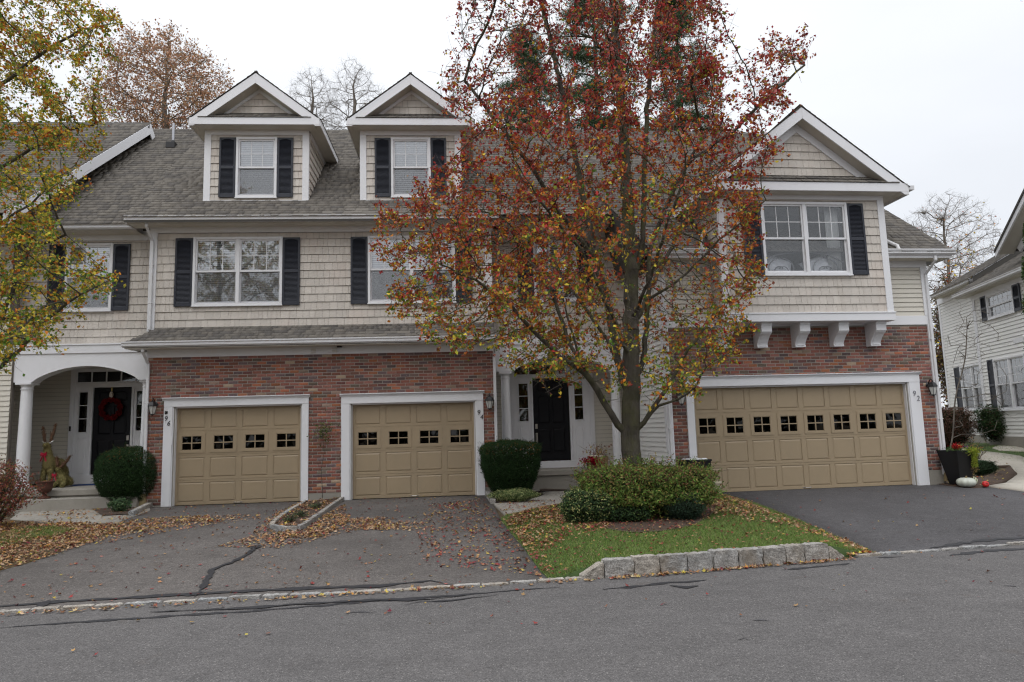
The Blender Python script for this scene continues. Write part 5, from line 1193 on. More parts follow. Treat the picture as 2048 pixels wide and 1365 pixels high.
pals = [[(3, OLV), (2.5, GRN), (2.6, YEL), (1.5, ORG), (.8, RUST), (.5, BRN)], [(2.4, OLV), (1, GRN), (2, YEL), (2.6, ORG), (2.4, RUST), (.7, RED), (.6, PINK), (1, BRN)], [(1.2, OLV), (2.4, ORG), (3.6, RUST), (2, RED), (1.1, PINK), (2, BRN), (.6, YEL)], [(.7, OLV), (1.4, ORG), (2.6, RUST), (3, RED), (2.4, BURG), (1.7, PINK), (1.2, BRN), (.3, YEL)], [(.9, OLV), (1, ORG), (2.2, RUST), (3, RED), (3.2, BURG), (1.7, PINK), (1.4, BRN), (.3, YEL)]]
stuff(leaves('leaves', LP_, .066, mixpal(tt, pals), LEAF, pear, aspect=.66))

# --- the tree leaning in at the left edge
LD = 9.8
tb = W(-150, 900, LD); lt = thing('roadside_tree', 'thin tree with yellow and green leaves leaning in at the left edge', 'tree', (tb.x, LD, 0))
limbs = [(None, 0, [(Vector((tb.x, LD, -.05)), 0, 0), (-150, 900, 0), (-140, 700, 0), (-120, 500, 0), (-100, 300, 0), (-90, 100, 0), (-80, -100, 0)], .11, .04),
 (0, 0, [(-140, 760, 0), (-60, 620, -.1), (5, 640, -.2), (30, 560, -.3), (60, 500, -.3), (130, 470, -.4)], .026, .008),
 (0, 0, [(-140, 800, 0), (-60, 740, -.2), (0, 735, -.3), (40, 700, -.4), (90, 640, -.4), (160, 590, -.5), (220, 560, -.5)], .023, .007),
 (0, 0, [(-110, 400, 0), (-20, 350, .1), (60, 300, .2), (140, 260, .2), (190, 250, .3)], .023, .007),
 (0, 0, [(-100, 260, 0), (0, 170, 0), (80, 110, 0), (160, 60, 0), (240, 45, 0)], .023, .007),
 (0, 0, [(-120, 520, 0), (-20, 460, .3), (60, 410, .4), (150, 330, .5)], .023, .007),
 (0, 0, [(-90, 100, 0), (-20, 20, .1), (60, -40, .2)], .02, .007)]
nodes, par, fixed = limb_nodes(limbs, LD)
crown = [(-420, 300), (-350, 0), (-200, -260), (0, -220), (110, -60), (190, 20), (250, 45), (215, 80), (232, 125), (195, 150), (175, 185), (235, 225), (205, 310), (150, 345), (215, 400), (120, 420), (125, 500), (240, 545), (225, 600), (130, 640), (110, 705), (60, 735), (10, 760), (-200, 760), (-400, 600)]
A = []
for px, py in sample(crown, 2600):
    T = 1.9*math.sqrt(max(.1, 1-((px+110)/360)**2)); A.append(W(px, py, LD+rng.uniform(-T, T)))
nodes, par = colonize(A, nodes, par, step=.13, dk=.22, iters=80)
r, cnt = radii(nodes, par, .004, .10, fixed); NP = build_tree(lt, nodes, par, r, BARK); tips = NP[r < .013]
tA, tB, tC = twigs(lt, tips, 10000, .26, .002, TWIG, up=.1)
n = 88000; wk = rng.random(len(tA))**1.2; k = rng.choice(len(tA), n, p=wk/wk.sum()); s = rng.random((n, 1))**.6; LP_ = np.where(s < .5, tA[k]*(1-2*s)+tB[k]*2*s, tB[k]*(2-2*s)+tC[k]*(2*s-1))+rng.normal(size=(n, 3))*.025
wp = LP_+np.array(lt.location); clump = (np.sin(wp[:, 0]*3.3+wp[:, 2]*2.7)+np.sin(wp[:, 1]*3.9-wp[:, 2]*3.1)+np.sin(wp[:, 2]*4.7+wp[:, 0]*2.1))/3
sel = rng.random(n) < .80+.5*clump; LP_, wp = LP_[sel], wp[sel]; tt = np.clip((wp[:, 2]-2.2)/5, 0, 1)+.25*clump[sel]+rng.normal(size=len(wp))*.08
pals = [[(3, OLV), (4, GRN), (5, YEL), (1, ORG)], [(3, OLV), (2.5, GRN), (5, YEL), (2.2, ORG), (.7, RUST)], [(3.4, OLV), (2, GRN), (5, YEL), (2.4, ORG), (1.2, RUST)]]
stuff(leaves('leaves', LP_, .051, mixpal(tt, pals), LEAF, lt, aspect=.66))

# --- trees behind the roofs
def far_tree(name, label, px, py_top, py_bot, depth, half_px, n=700, step=.5, leafn=0, leafsize=.12, pal=None, tip=.012, group=None, bark=BARKG, shape=1.0, twign=0, seed=0, base_px=None, cat='tree', girth=.008):
    random.seed(seed); top = W(px, py_top, depth); bot = W(px, py_bot, depth); x0 = top.x if base_px is None else W(base_px, py_bot, depth).x
    t = thing(name, label, cat, (x0, depth, hgt(x0, depth)-.1), group=group); half = half_px/FPX*depth; H = top.z-bot.z
    nodes = []; par = []; z = t.location[2]
    zs = np.arange(z, bot.z+H*.8, step)
    for i, zz in enumerate(zs):
        f_ = i/len(zs); nodes.append(Vector((x0+(top.x-x0)*f_+.05*math.sin(i*.8), depth, zz))); par.append(i-1)
    A = []
    while len(A) < n:
        q = rng.uniform(-1, 1, 3)
        if q@q < 1 and (q@q > .12): A.append(Vector((top.x+q[0]*half*(1-.25*shape*q[2]), depth+q[1]*half, bot.z+H*(.5+.5*q[2]))))
    nodes, par = colonize(A, nodes, par, step=step, di=half*.62, dk=step*1.25, iters=60, up=.28)
    r, cnt = radii(nodes, par, tip, girth*(top.z-z)); NP = build_tree(t, nodes, par, r, bark, split=.08)
    tips = NP[r < tip*2.6]
    if twign: tA, tB, tC = twigs(t, tips, twign, step*1.5, tip*.45, bark, up=.35)
    if leafn:
        src = tC if twign else tips; k = rng.integers(0, len(src), leafn); P = src[k]+rng.normal(size=(leafn, 3))*step*.28
        stuff(leaves('leaves', P, leafsize, pick(pal, leafn), LEAF, t, aspect=.6))
    random.seed(seed); return t
OAKP = [(3, (.42, .23, .13)), (2, (.52, .31, .18)), (2, (.30, .17, .10)), (.8, (.50, .34, .2))]  # tan-brown leaf colours, lightened to carry distance haze
far_tree('oak_tree', 'rusty brown oak rising behind the roof left of the first dormer', 335, 72, 330, 38, 150, 1700, .34, 15000, .15, OAKP, .009, seed=3, twign=8000)
far_tree('bare_tree', 'bare thin tree between the two dormers, nearer the first', 625, 135, 340, 46, 62, 900, .34, 0, tip=.008, group='bare trees behind the roof', seed=4, twign=4000)
far_tree('bare_tree', 'bare thin tree between the two dormers, nearer the second', 708, 122, 340, 47, 78, 1200, .34, 0, tip=.008, group='bare trees behind the roof', seed=5, twign=5000)
far_tree('bare_tree', 'bare tree showing just left of the red pear crown', 905, 150, 350, 48, 70, 700, .36, 0, tip=.008, group='bare trees behind the roof', seed=6, twign=3000)
far_tree('bare_tree', 'wide bare tree behind the right end of the roof', 1880, 385, 700, 42, 125, 2400, .32, 260, .14, [(2, ORG), (2, RUST), (1, YEL)], tip=.008, seed=7, twign=10000)
far_tree('bare_tree', 'smaller bare tree with a few orange leaves beside the cream house', 1915, 470, 800, 34, 60, 1000, .26, 700, .12, [(2, ORG), (2, RUST), (2, YEL), (1, BRN)], tip=.006, seed=8, twign=4000, base_px=1900)
far_tree('bare_sapling', 'bare sapling whose twigs cross the cream house wall', 1935, 590, 900, 21, 65, 150, .3, 0, tip=.007, seed=9, base_px=1893, twign=240, girth=.005)
far_tree('thicket', 'brown leafy thicket in the gap between the two houses', 1895, 545, 850, 30, 36, 700, .26, 11000, .12, [(4, (.15, .105, .075)), (.6, YEL), (2, (.10, .085, .045)), (.6, RUST)], tip=.008, seed=10, twign=9000, cat='bush')
def pine(label, px, py_top, depth, half, seed, bare=.35):
    random.seed(seed); top = W(px, py_top, depth); t = thing('pine_tree', label, 'tree', (top.x, depth, hgt(top.x, depth)), group='pines behind the roof'); H = top.z-t.location[2]
    P = []; A = []; B = []; RA = []; RB = []; A.append((0, 0, 0)); B.append((0, 0, H)); RA.append(.3); RB.append(.03); zz = H*bare
    while zz < H-.2:
        f_ = 1-(zz-H*bare)/(H*(1-bare)); L0 = half*(.25+.75*min(1, f_*1.5))*random.uniform(.7, 1.1)
        for k in range(5):
            a = random.uniform(0, 2*PI); L = L0*random.uniform(.6, 1.15); d = Vector((math.cos(a), math.sin(a), random.uniform(-.05, .25))); q = Vector((0, 0, zz)); m = 7
            for j in range(m):
                q2 = q+d*(L/m)+Vector((0, 0, -.02*j)); A.append(tuple(q)); B.append(tuple(q2)); RA.append(.05*(1-j/m)+.012); RB.append(.05*(1-(j+1)/m)+.01)
                if j > 1:
                    for _ in range(12): P.append(tuple(q2+Vector((random.gauss(0, .28), random.gauss(0, .28), random.gauss(.04, .13)))))
                q = q2
        zz += random.uniform(.45, .7)
    trunk = tubes('trunk', A[:1], B[:1], RA[:1], RB[:1], BARKG, t, 10); stuff(tubes('branches', A[1:], B[1:], RA[1:], RB[1:], BARKG, t, 5))
    P = np.array(P); P = np.repeat(P, 9, 0)+rng.normal(size=(len(P)*9, 3))*.10
    stuff(leaves('needles', P, .22, pick([(3, (.055, .10, .05)), (2, (.08, .14, .06)), (1, (.035, .06, .035)), (.4, (.14, .14, .06))], len(P)), LEAFG, t, aspect=.13))
pine('tall green pine behind the middle of the pear crown', 1180, -120, 34, 3.4, 21); pine('green pine behind the right side of the pear crown', 1345, -60, 36, 2.9, 22); pine('green pine behind the left side of the pear crown', 1050, 60, 37, 3.2, 23, .3)

# ------------------------------------------------------------------ shrubs
def sq(u, v, ex):
    Q = np.stack([np.cos(v)*np.cos(u), np.cos(v)*np.sin(u), np.sin(v)], -1); return Q/((np.abs(Q)**ex).sum(-1, keepdims=True)**(1/ex))
def shrub(name, label, c, ax, n, size, pal, ex=3.0, taper=0.0, lump=.05, mat=None, cat='shrub', group=None, thick=.22, core=True, corecol=None, stems=8, aspect=.45, topcol=None, jit=.7, openb=0, seed=0, rz=0, shoots=0):
    """clipped or loose bush: leaves in an outer shell with lumps, a dark twiggy inside and stems"""
    rg = np.random.default_rng(seed+5); t = thing(name, label, cat, (c[0], c[1], c[2]), rz, group); ax = np.array(ax)
    u = rg.uniform(0, 2*PI, n); v = np.arcsin(rg.uniform(-1, 1, n)); Q = sq(u, v, ex)
    def shape(Q, k=1.0):
        w_ = Q.copy(); ph = np.sin(Q[:, 0]*5+seed)+np.sin(Q[:, 1]*6+1+seed)+np.sin(Q[:, 2]*7+2)+.6*np.sin(Q[:, 0]*13+Q[:, 2]*11)+.6*np.sin(Q[:, 1]*15-Q[:, 2]*9+seed)
        w_ *= (1+lump*ph/2)[:, None]*k; w_[:, :2] *= (1-taper*(1-Q[:, 2:3])*.5)
        return w_*ax+np.array([0, 0, ax[2]])
    dep = 1-thick*rg.random(n)**1.6; P = shape(Q)*1.0; P = np.array([0, 0, ax[2]])+(P-np.array([0, 0, ax[2]]))*dep[:, None]; P += rg.normal(size=P.shape)*size*.35
    if openb: k = (P[:, 2] > ax[2]*2*openb*rg.random(n)**.5); P, Q = P[k], Q[k]
    P = P[P[:, 2] > 0.01] if False else P; Q = Q[:len(P)]
    nrm = Q*np.array([1/ax[0], 1/ax[1], 1/ax[2]]); nrm /= np.linalg.norm(nrm, axis=1, keepdims=True)+1e-9
    if shoots:
        ns, nl = shoots, 9; u = rg.uniform(0, 2*PI, ns); v = np.arcsin(rg.uniform(-.2, 1, ns)); q = sq(u, v, ex); b = shape(q); d = q+rg.normal(size=q.shape)*.35+np.array([0, 0, .5]); d /= np.linalg.norm(d, axis=1, keepdims=True)
        L = rg.uniform(.03, .13, (ns, 1, 1))*(1.6 if ax.max() > .9 else 1); t_ = np.linspace(0, 1, nl)[None, :, None]; sp_ = (b[:, None]+d[:, None]*L*t_+rg.normal(size=(ns, nl, 3))*.006).reshape(-1, 3); P = np.concatenate([P, sp_]); nrm = np.concatenate([nrm, np.repeat(q, nl, 0)]); Q = np.concatenate([Q, np.repeat(q, nl, 0)])
    col = pick(pal, len(P))
    if topcol: m = (Q[:, 2] > .55) & (rg.random(len(P)) < topcol[0]); col[m] = pick(topcol[1], int(m.sum()))
    stuff(leaves('leaves', P, size, col, mat or LEAFG, t, nrm=nrm, jitter=jit, aspect=aspect))
    m = MB(); rr = random.Random(seed)
    for _ in range(stems):
        a = rr.uniform(0, 2*PI); q = rr.uniform(.2, .85); e_ = Vector((math.cos(a)*ax[0]*q, math.sin(a)*ax[1]*q, ax[2]*rr.uniform(.7, 1.7))); b = Vector((e_.x*.25, e_.y*.25, -.02))
        mid = b.lerp(e_, .45)+Vector((rr.gauss(0, .04), rr.gauss(0, .04), .04)); m.tube([b, mid, e_], [.014, .010, .004], 5)
        for _ in range(3):
            g = mid.lerp(e_, rr.random()); m.tube([g, g+Vector((rr.gauss(0, ax[0]*.25), rr.gauss(0, ax[1]*.25), rr.uniform(.05, ax[2]*.5)))], [.006, .002], 4)
    stuff(m.build('stems', BARK, t))
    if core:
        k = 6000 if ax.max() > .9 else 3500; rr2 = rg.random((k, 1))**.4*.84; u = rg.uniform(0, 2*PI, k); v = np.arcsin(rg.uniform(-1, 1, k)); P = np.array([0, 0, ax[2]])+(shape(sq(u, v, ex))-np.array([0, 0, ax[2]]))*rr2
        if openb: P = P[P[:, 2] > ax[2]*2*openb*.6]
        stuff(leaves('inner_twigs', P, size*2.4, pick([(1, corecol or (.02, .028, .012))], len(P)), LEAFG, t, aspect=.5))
    return t
YEW = [(3, (.018, .042, .014)), (3, (.026, .058, .018)), (1.2, (.04, .085, .022)), (.5, (.012, .026, .010))]
HED = [(3, (.10, .165, .035)), (2.4, (.15, .23, .045)), (1.6, (.20, .20, .06)), (1, (.06, .09, .028)), (.7, (.24, .13, .06)), (.7, (.30, .26, .08))]
x, y = G(232, 1020); shrub('round_shrub', 'dark green yew clipped to a ball beside the steps of the left entrance', (x, y+.45, hgt(x, y)+.02), (.72, .66, .62), 60000, .034, YEW, 2.7, .28, .055, aspect=.25, thick=.12, topcol=(.02, [(1, RUST)]), seed=1, shoots=170)
x, y = G(1022, 996); shrub('square_shrub', 'dark green yew clipped square beside the middle entrance', (x, y+.45, hgt(x, y)+.05), (.72, .62, .56), 60000, .034, YEW, 4.2, .35, .055, aspect=.25, thick=.14, topcol=(.03, [(1, RUST), (1, ORG)]), seed=2, shoots=170)
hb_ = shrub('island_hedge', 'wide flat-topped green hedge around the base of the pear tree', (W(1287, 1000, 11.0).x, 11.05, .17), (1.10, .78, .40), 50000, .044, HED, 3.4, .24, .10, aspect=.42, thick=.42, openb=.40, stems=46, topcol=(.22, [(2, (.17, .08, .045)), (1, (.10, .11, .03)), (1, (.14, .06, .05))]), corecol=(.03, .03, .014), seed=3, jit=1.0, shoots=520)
EUO = [(3, (.03, .06, .025)), (2, (.05, .09, .03)), (1.3, (.40, .40, .17)), (1, (.12, .17, .05))]
x, y = GI(1178, 1052); shrub('variegated_shrub', 'low green and cream variegated shrub at the left foot of the hedge', (x, y+.25, hisl(x, y)), (.42, .32, .24), 9000, .034, EUO, 2.4, .1, .1, thick=.4, seed=4)
x, y = GI(1262, 1050); shrub('groundcover_shrub', 'low dark shrub creeping out below the middle of the hedge', (x, y+.3, hisl(x, y)-.02), (.36, .28, .15), 4500, .034, EUO[:2]+[(.5, (.12, .17, .05))], 2.4, .1, .12, thick=.4, seed=5)
x, y = GI(1378, 1046); shrub('juniper', 'blue green juniper at the right foot of the hedge', (x, y+.28, hisl(x, y)), (.34, .30, .22), 16000, .03, [(3, (.03, .055, .035)), (2, (.05, .085, .05)), (1, (.02, .035, .02))], 2.2, .05, .12, aspect=.2, thick=.4, seed=6)
x, y = G(1030, 1006); shrub('variegated_groundcover', 'pale variegated groundcover beneath the square yew', (x, y+.1, hgt(x, y)+.03), (.48, .22, .11), 7000, .03, [(2, (.05, .09, .03)), (2, (.38, .40, .18)), (1, (.16, .22, .07))], 2.2, 0, .15, thick=.5, core=False, seed=7)
x, y = G(238, 1026); shrub('leafy_plant', 'small pale leafy plant beneath the round yew', (x, y+.02, hgt(x, y)+.03), (.22, .14, .12), 700, .06, [(2, (.06, .11, .05)), (1, (.12, .17, .08))], 2.2, 0, .15, thick=.7, core=False, seed=8)
BARB = [(3, (.25, .075, .06)), (2, (.33, .12, .08)), (2, (.14, .065, .05)), (1.3, (.24, .16, .055)), (1, (.09, .12, .045))]
x, y = G(30, 1058); shrub('barberry_bush', 'loose red and purple leaved barberry bush at the left edge', (x-.62, y+.1, hgt(x, y)), (.80, .7, .58), 9000, .045, BARB, 2.2, .25, .22, aspect=.5, thick=.6, core=False, stems=70, openb=.25, mat=LEAF, seed=9, jit=1.2)
x, y = G(75, 1015); shrub('low_shrub', 'low dark green shrub between the barberry and the urn', (x, y+.1, hgt(x, y)), (.42, .3, .26), 5000, .04, [(2, (.025, .045, .02)), (2, (.04, .07, .03)), (.6, (.14, .05, .04))], 2.3, 0, .12, thick=.5, seed=19)
x, y = G(1968, 950); shrub('low_evergreen', 'low dark evergreen shrub in the mulch behind the striped pumpkin', (x, y+.1, hgt(x, y)), (.34, .26, .17), 7000, .032, [(2, (.03, .06, .03)), (2, (.045, .085, .04))], 2.2, 0, .15, thick=.5, seed=10)
x, y = G(1925, 896); shrub('brown_bush', 'brown nearly bare bush against the far cream house', (x-.2, y+.6, hgt(x, y)), (.95, .7, .62), 30000, .045, [(3, (.11, .055, .04)), (2, (.15, .085, .06)), (1, (.07, .065, .035))], 3.2, .15, .06, thick=.6, core=True, stems=60, openb=.12, mat=LEAF, seed=11)
x, y = G(2010, 893); shrub('green_bush', 'loose dark green bush below the window of the cream house', (x+.75, y+.5, hgt(x, y)), (1.15, .8, .64), 30000, .055, [(3, (.025, .05, .018)), (2, (.04, .08, .025)), (.5, (.10, .05, .03))], 2.8, .2, .1, thick=.5, core=True, stems=50, openb=.25, seed=12)
x, y = G(1965, 925); shrub('bare_shrub', 'bare twiggy shrub with a few tan leaves beside the curved path', (x, y+.3, hgt(x, y)), (.4, .3, .32), 60, .06, [(1, (.4, .25, .12))], 2.2, 0, .1, thick=.8, core=False, stems=16, seed=13, mat=LEAF)
x, y = G(1200, 935); shrub('red_flower_shrub', 'small twiggy shrub with yellow red leaves beside the middle porch', (x+.15, 15.6, .2), (.3, .25, .42), 500, .06, [(2, YEL), (2, RUST), (2, OLV), (2, RED)], 2.2, 0, .1, thick=.8, core=False, stems=16, seed=14, mat=LEAF)
ax_ = W(2092, 540, 15.5); ar = thing('arborvitae', 'bushy green columnar conifer cut off by the right edge', 'tree', (ax_.x, 15.5, .3))
tubes('trunk', [(0, 0, 0)], [(0, 0, 6.0)], [.07], [.02], BARK, ar, 8)
n = 70000; hz = rng.random(n); rr_ = .58*np.clip(1-hz**3.2, 0, 1)**.8*(.84+.16*np.sin(hz*46+rng.random(n)*2.4))*rng.random(n)**.3+.02; a = rng.uniform(0, 2*PI, n)
stuff(leaves('foliage', np.stack([rr_*np.cos(a), rr_*np.sin(a), .15+hz*6.5], 1), .07, pick([(3, (.05, .09, .03)), (2, (.08, .14, .04)), (1, (.03, .05, .02)), (.4, (.18, .12, .05))], n), LEAFG, ar, aspect=.4))
# climbing sapling on the brick between the garage doors
sp = thing('wall_sapling', 'thin leafy sapling against the brick between the single garage doors', 'plant', HL.matrix_basis @ Vector((-3.04, -.22, .2)), YL)
m = MB(); pth = [(.03, 0, 0), (.02, 0, .3), (.0, 0, .7), (.06, 0, 1.05), (.02, 0, 1.45), (.08, 0, 1.62)]; m.tube(pth, [.008, .007, .006, .005, .004, .003], 5)
for q in ((-.1, -.02, 1.5), (.15, 0, 1.7), (-.16, 0, 1.42), (.2, -.04, 1.58), (.0, -.03, 1.8)): m.tube([(.02, 0, 1.38), q], [.004, .002], 4)
m.build('stem', BARK, sp); P = np.array([(.02, 0, 1.5)])+rng.normal(size=(230, 3))*np.array([.13, .06, .13]); stuff(leaves('leaves', P, .045, pick([(2, (.09, .14, .04)), (1, (.15, .19, .05))], 230), LEAFG, sp, aspect=.55))
# small plants in the planting strip
for i, (px, py) in enumerate([(600, 1040), (630, 1022), (580, 1050)]):
    x, y = G(px, py); shrub('strip_plant', ['small grey green plant in the middle of the planting strip', 'small green plant at the garage end of the planting strip', 'small green plant at the rounded end of the planting strip'][i], (x, y, hgt(x, y)+.05), (.13, .13, .05), 350, .035, [(2, (.08, .11, .06)), (1, (.10, .13, .05)), (1, (.12, .07, .05))], 2.1, 0, .1, thick=.9, core=False, stems=5, seed=30+i, cat='plant')

# ------------------------------------------------------------------ grass and fallen leaves
def grass(name, polys, n, hf, holes=(), hgt_=.035, pal=None):
    P = np.concatenate([sample(p_, n) for p_ in polys]); 
    for h_ in holes:
        m = np.array([not inpoly(a, b, h_) for a, b in P]); P = P[m]
    n = len(P); z = np.array([hf(a, b) for a, b in P]); a = rng.uniform(0, 2*PI, n); L = hgt_*rng.uniform(.6, 1.5, n)[:, None]; w_ = .0042
    B = np.stack([P[:, 0], P[:, 1], z], 1); d = np.stack([np.cos(a), np.sin(a), 0*a], 1); lean = rng.normal(size=(n, 3))*.55; lean[:, 2] = 1
    V = np.stack([B-d*w_, B+d*w_, B+lean*L], 1).reshape(-1, 3); F = np.arange(3*n).reshape(-1, 3)
    stuff(fastmesh(name, V, F, np.repeat(pick(pal or [(3, (.14, .22, .05)), (3, (.18, .265, .065)), (1.2, (.28, .29, .12)), (.8, (.08, .12, .035)), (.5, (.28, .22, .11))], n), 3, 0), GRASS))
grass('grass', [island], 150000, lambda a, b: hisl(a, b)+.002, [bed], .034)
grass('grass', [lawnN], 26000, lambda a, b: hgt(a, b)+.006, [], .05)
for q in ([(0, 1100), (90, 1075), (120, 1060), (60, 1055), (0, 1070)], [(60, 1080), (110, 1075), (150, 1062), (100, 1055)]): grass('grass', [GP(q)], 2600, lambda a, b: hgt(a, b)+.006, [], .04)
_o = []
for k in range(10):
    a = PI/2+2*PI*k/10; rr = 1.0 if k % 2 == 0 else .52; _o.append((rr*math.cos(a)*.5, rr*math.sin(a)*.5))
_o = np.array(_o)
LIT = [(3, (.36, .22, .125)), (2.4, (.25, .14, .08)), (2, (.44, .31, .19)), (1.2, (.17, .085, .045)), (1, (.40, .20, .05)), (.6, (.42, .33, .07)), (.5, (.24, .05, .035)), (.3, (.18, .03, .04))]
LITR = [(2, (.30, .16, .08)), (2, (.18, .08, .05)), (2, (.22, .04, .035)), (1, (.14, .025, .035)), (1, (.36, .22, .10)), (.6, (.38, .28, .06)), (.5, (.33, .13, .10))]
def litter_at(P, z, size, pal):
    n = len(P); a = rng.uniform(0, 2*PI, n); S_ = (size*rng.uniform(.45, 1.35, n))[:, None]; cx = _o[:, 0][None]*np.cos(a)[:, None]-_o[:, 1][None]*np.sin(a)[:, None]; cy = _o[:, 0][None]*np.sin(a)[:, None]+_o[:, 1][None]*np.cos(a)[:, None]
    curl = rng.uniform(.1, 1.0, n)[:, None]; tx, ty = rng.normal(size=(2, n, 1))*.35; r2 = (cx**2+cy**2)*4; ax_ = rng.uniform(0, PI, n)[:, None]; fold = np.abs(cx*np.cos(ax_)+cy*np.sin(ax_))
    sx = 1-curl*.25
    X = P[:, :1]+cx*S_*sx; Y = P[:, 1:2]+cy*S_*sx; Z = z[:, None]+(fold*curl*.75+cx*tx+cy*ty)*S_; Z = np.maximum(Z, z[:, None]+.002)+rng.uniform(0, .006, (n, 1))
    ctr = np.stack([P[:, 0], P[:, 1], z+.004], 1)[:, None]; V = np.concatenate([ctr, np.stack([X, Y, Z], 2)], 1).reshape(-1, 3)
    k = np.arange(10); f_ = np.stack([k*0, k+1, (k+1) % 10+1], 1); F = (np.arange(n)[:, None, None]*11+f_[None]).reshape(-1, 3)
    return V, F, np.repeat(pick(pal, n), 11, 0)
LV, LF, LC = [], [], []; _off = 0
def litter(poly, n, hf=hgt, size=.052, pal=LIT, clump=.45, zoff=.008):
    global _off; n = int(n*1.5)
    P = sample(poly, int(n*(1+clump*1.2)))
    if clump:
        c = (np.sin(P[:, 0]*5.1+P[:, 1]*3.3)+np.sin(P[:, 1]*7.3-P[:, 0]*2.9)+np.sin(P[:, 0]*11+2)*.7+np.sin(P[:, 1]*13+P[:, 0]*4)*.7)/2.4; P = P[rng.random(len(P)) < .5+.6*c*clump]
    z = np.array([hf(a, b) for a, b in P])+zoff; V, F, c_ = litter_at(P, z, size, pal); LV.append(V); LF.append(F+_off); LC.append(c_); _off += len(V)
litter(GP([(-60, 1160), (60, 1128), (170, 1092), (300, 1062), (430, 1046), (415, 1033), (300, 1038), (225, 1048), (100, 1048), (-60, 1050)]), 4200, zoff=.012)
litter(GP([(-60, 1150), (90, 1110), (200, 1075), (280, 1060), (215, 1050), (60, 1046), (-60, 1050)]), 3000, zoff=.022)
litter(GP([(120, 1012), (40, 1035), (110, 1048), (235, 1046), (300, 1030), (280, 1012)]), 420, zoff=.02, size=.06)
litter(GP([(200, 1090), (430, 1050), (520, 1040), (520, 1030), (340, 1036)]), 500)
litter(GP([(430, 1096), (560, 1098), (640, 1080), (720, 1062), (800, 1062), (790, 1045), (700, 1040), (690, 1010), (650, 1030), (605, 1062), (545, 1062), (540, 1045), (620, 1005), (600, 1005), (530, 1040), (500, 1075)]), 1500, clump=.5)
litter(GP([(530, 1088), (640, 1075), (690, 1055), (700, 1035), (660, 1030), (605, 1064), (545, 1064), (520, 1075)]), 900, zoff=.014)
litter(strip, 420, size=.06, zoff=.06); litter(GP([(700, 1060), (880, 1065), (840, 1048), (760, 1035), (700, 1040)]), 420, clump=.6)
litter(driveL, 1300, size=.05, pal=LITR, zoff=.006)
litter(GP([(850, 1130), (1085, 1155), (1000, 1040), (960, 1000), (860, 1010), (830, 1060)]), 1000, size=.055, pal=LITR, clump=.4)
litter(GP([(1005, 1042), (1140, 1015), (1140, 1040), (1230, 1078), (1180, 1095), (1090, 1110), (1110, 1155), (1085, 1150), (1050, 1100)]), 1500, hisl, pal=LIT+LITR, zoff=.03, clump=.5)
litter(GP([(1005, 1042), (1140, 1015), (1140, 1040), (1180, 1060), (1060, 1085)]), 900, hisl, pal=LIT, zoff=.035)
litter(bed, 1300, hisl, size=.045, pal=LITR, zoff=.03)
litter(GP([(1425, 1000), (1500, 1015), (1740, 1108), (1690, 1100), (1560, 1075), (1430, 1060)]), 700, hisl, pal=LIT, zoff=.035, clump=.4); litter(GP([(1420, 1005), (1470, 1005), (1540, 1035), (1500, 1060), (1425, 1045)]), 650, hisl, pal=LIT, zoff=.035)
litter(island, 1500, hisl, size=.045, pal=LITR, zoff=.035)
litter(GP([(990, 1010), (1140, 1000), (1140, 1015), (1010, 1035)]), 220, size=.05, pal=LITR, zoff=.022)
litter(driveR, 130, size=.05, pal=LITR)
litter(mulchR, 60, size=.055, zoff=.03, pal=[(2, YEL), (2, (.36, .21, .10)), (1, RUST)]); litter(mulchR, 500, size=.02, zoff=.022, pal=[(2, (.09, .06, .04)), (1, (.16, .11, .07))])
litter([(-12, ycurb(-12)-.02), (.6, ycurb(.6)-.02), (.6, ycurb(.6)-.14), (-12, ycurb(-12)-.16)], 420, lambda a, b: 0, size=.05, clump=.7)
litter([(.7, ycurb(.7)-.01), (3.9, ycurb(3.9)-.01), (3.9, ycurb(3.9)-.14), (.7, ycurb(.7)-.14)], 330, lambda a, b: 0, size=.05, clump=.6)
litter([(-9, ycurb(-9)-.1), (7, ycurb(7)-.1), (7, ycurb(7)-2.5), (-9, 4.8)], 120, lambda a, b: 0, size=.045, pal=LITR)
litter(GP([(1700, 1118), (1750, 1112), (1690, 1084), (1640, 1064), (1650, 1080)]), 260, hgt, size=.06, zoff=.03)
stuff(fastmesh('fallen_leaves', np.concatenate(LV), np.concatenate(LF), np.concatenate(LC), LITTER))
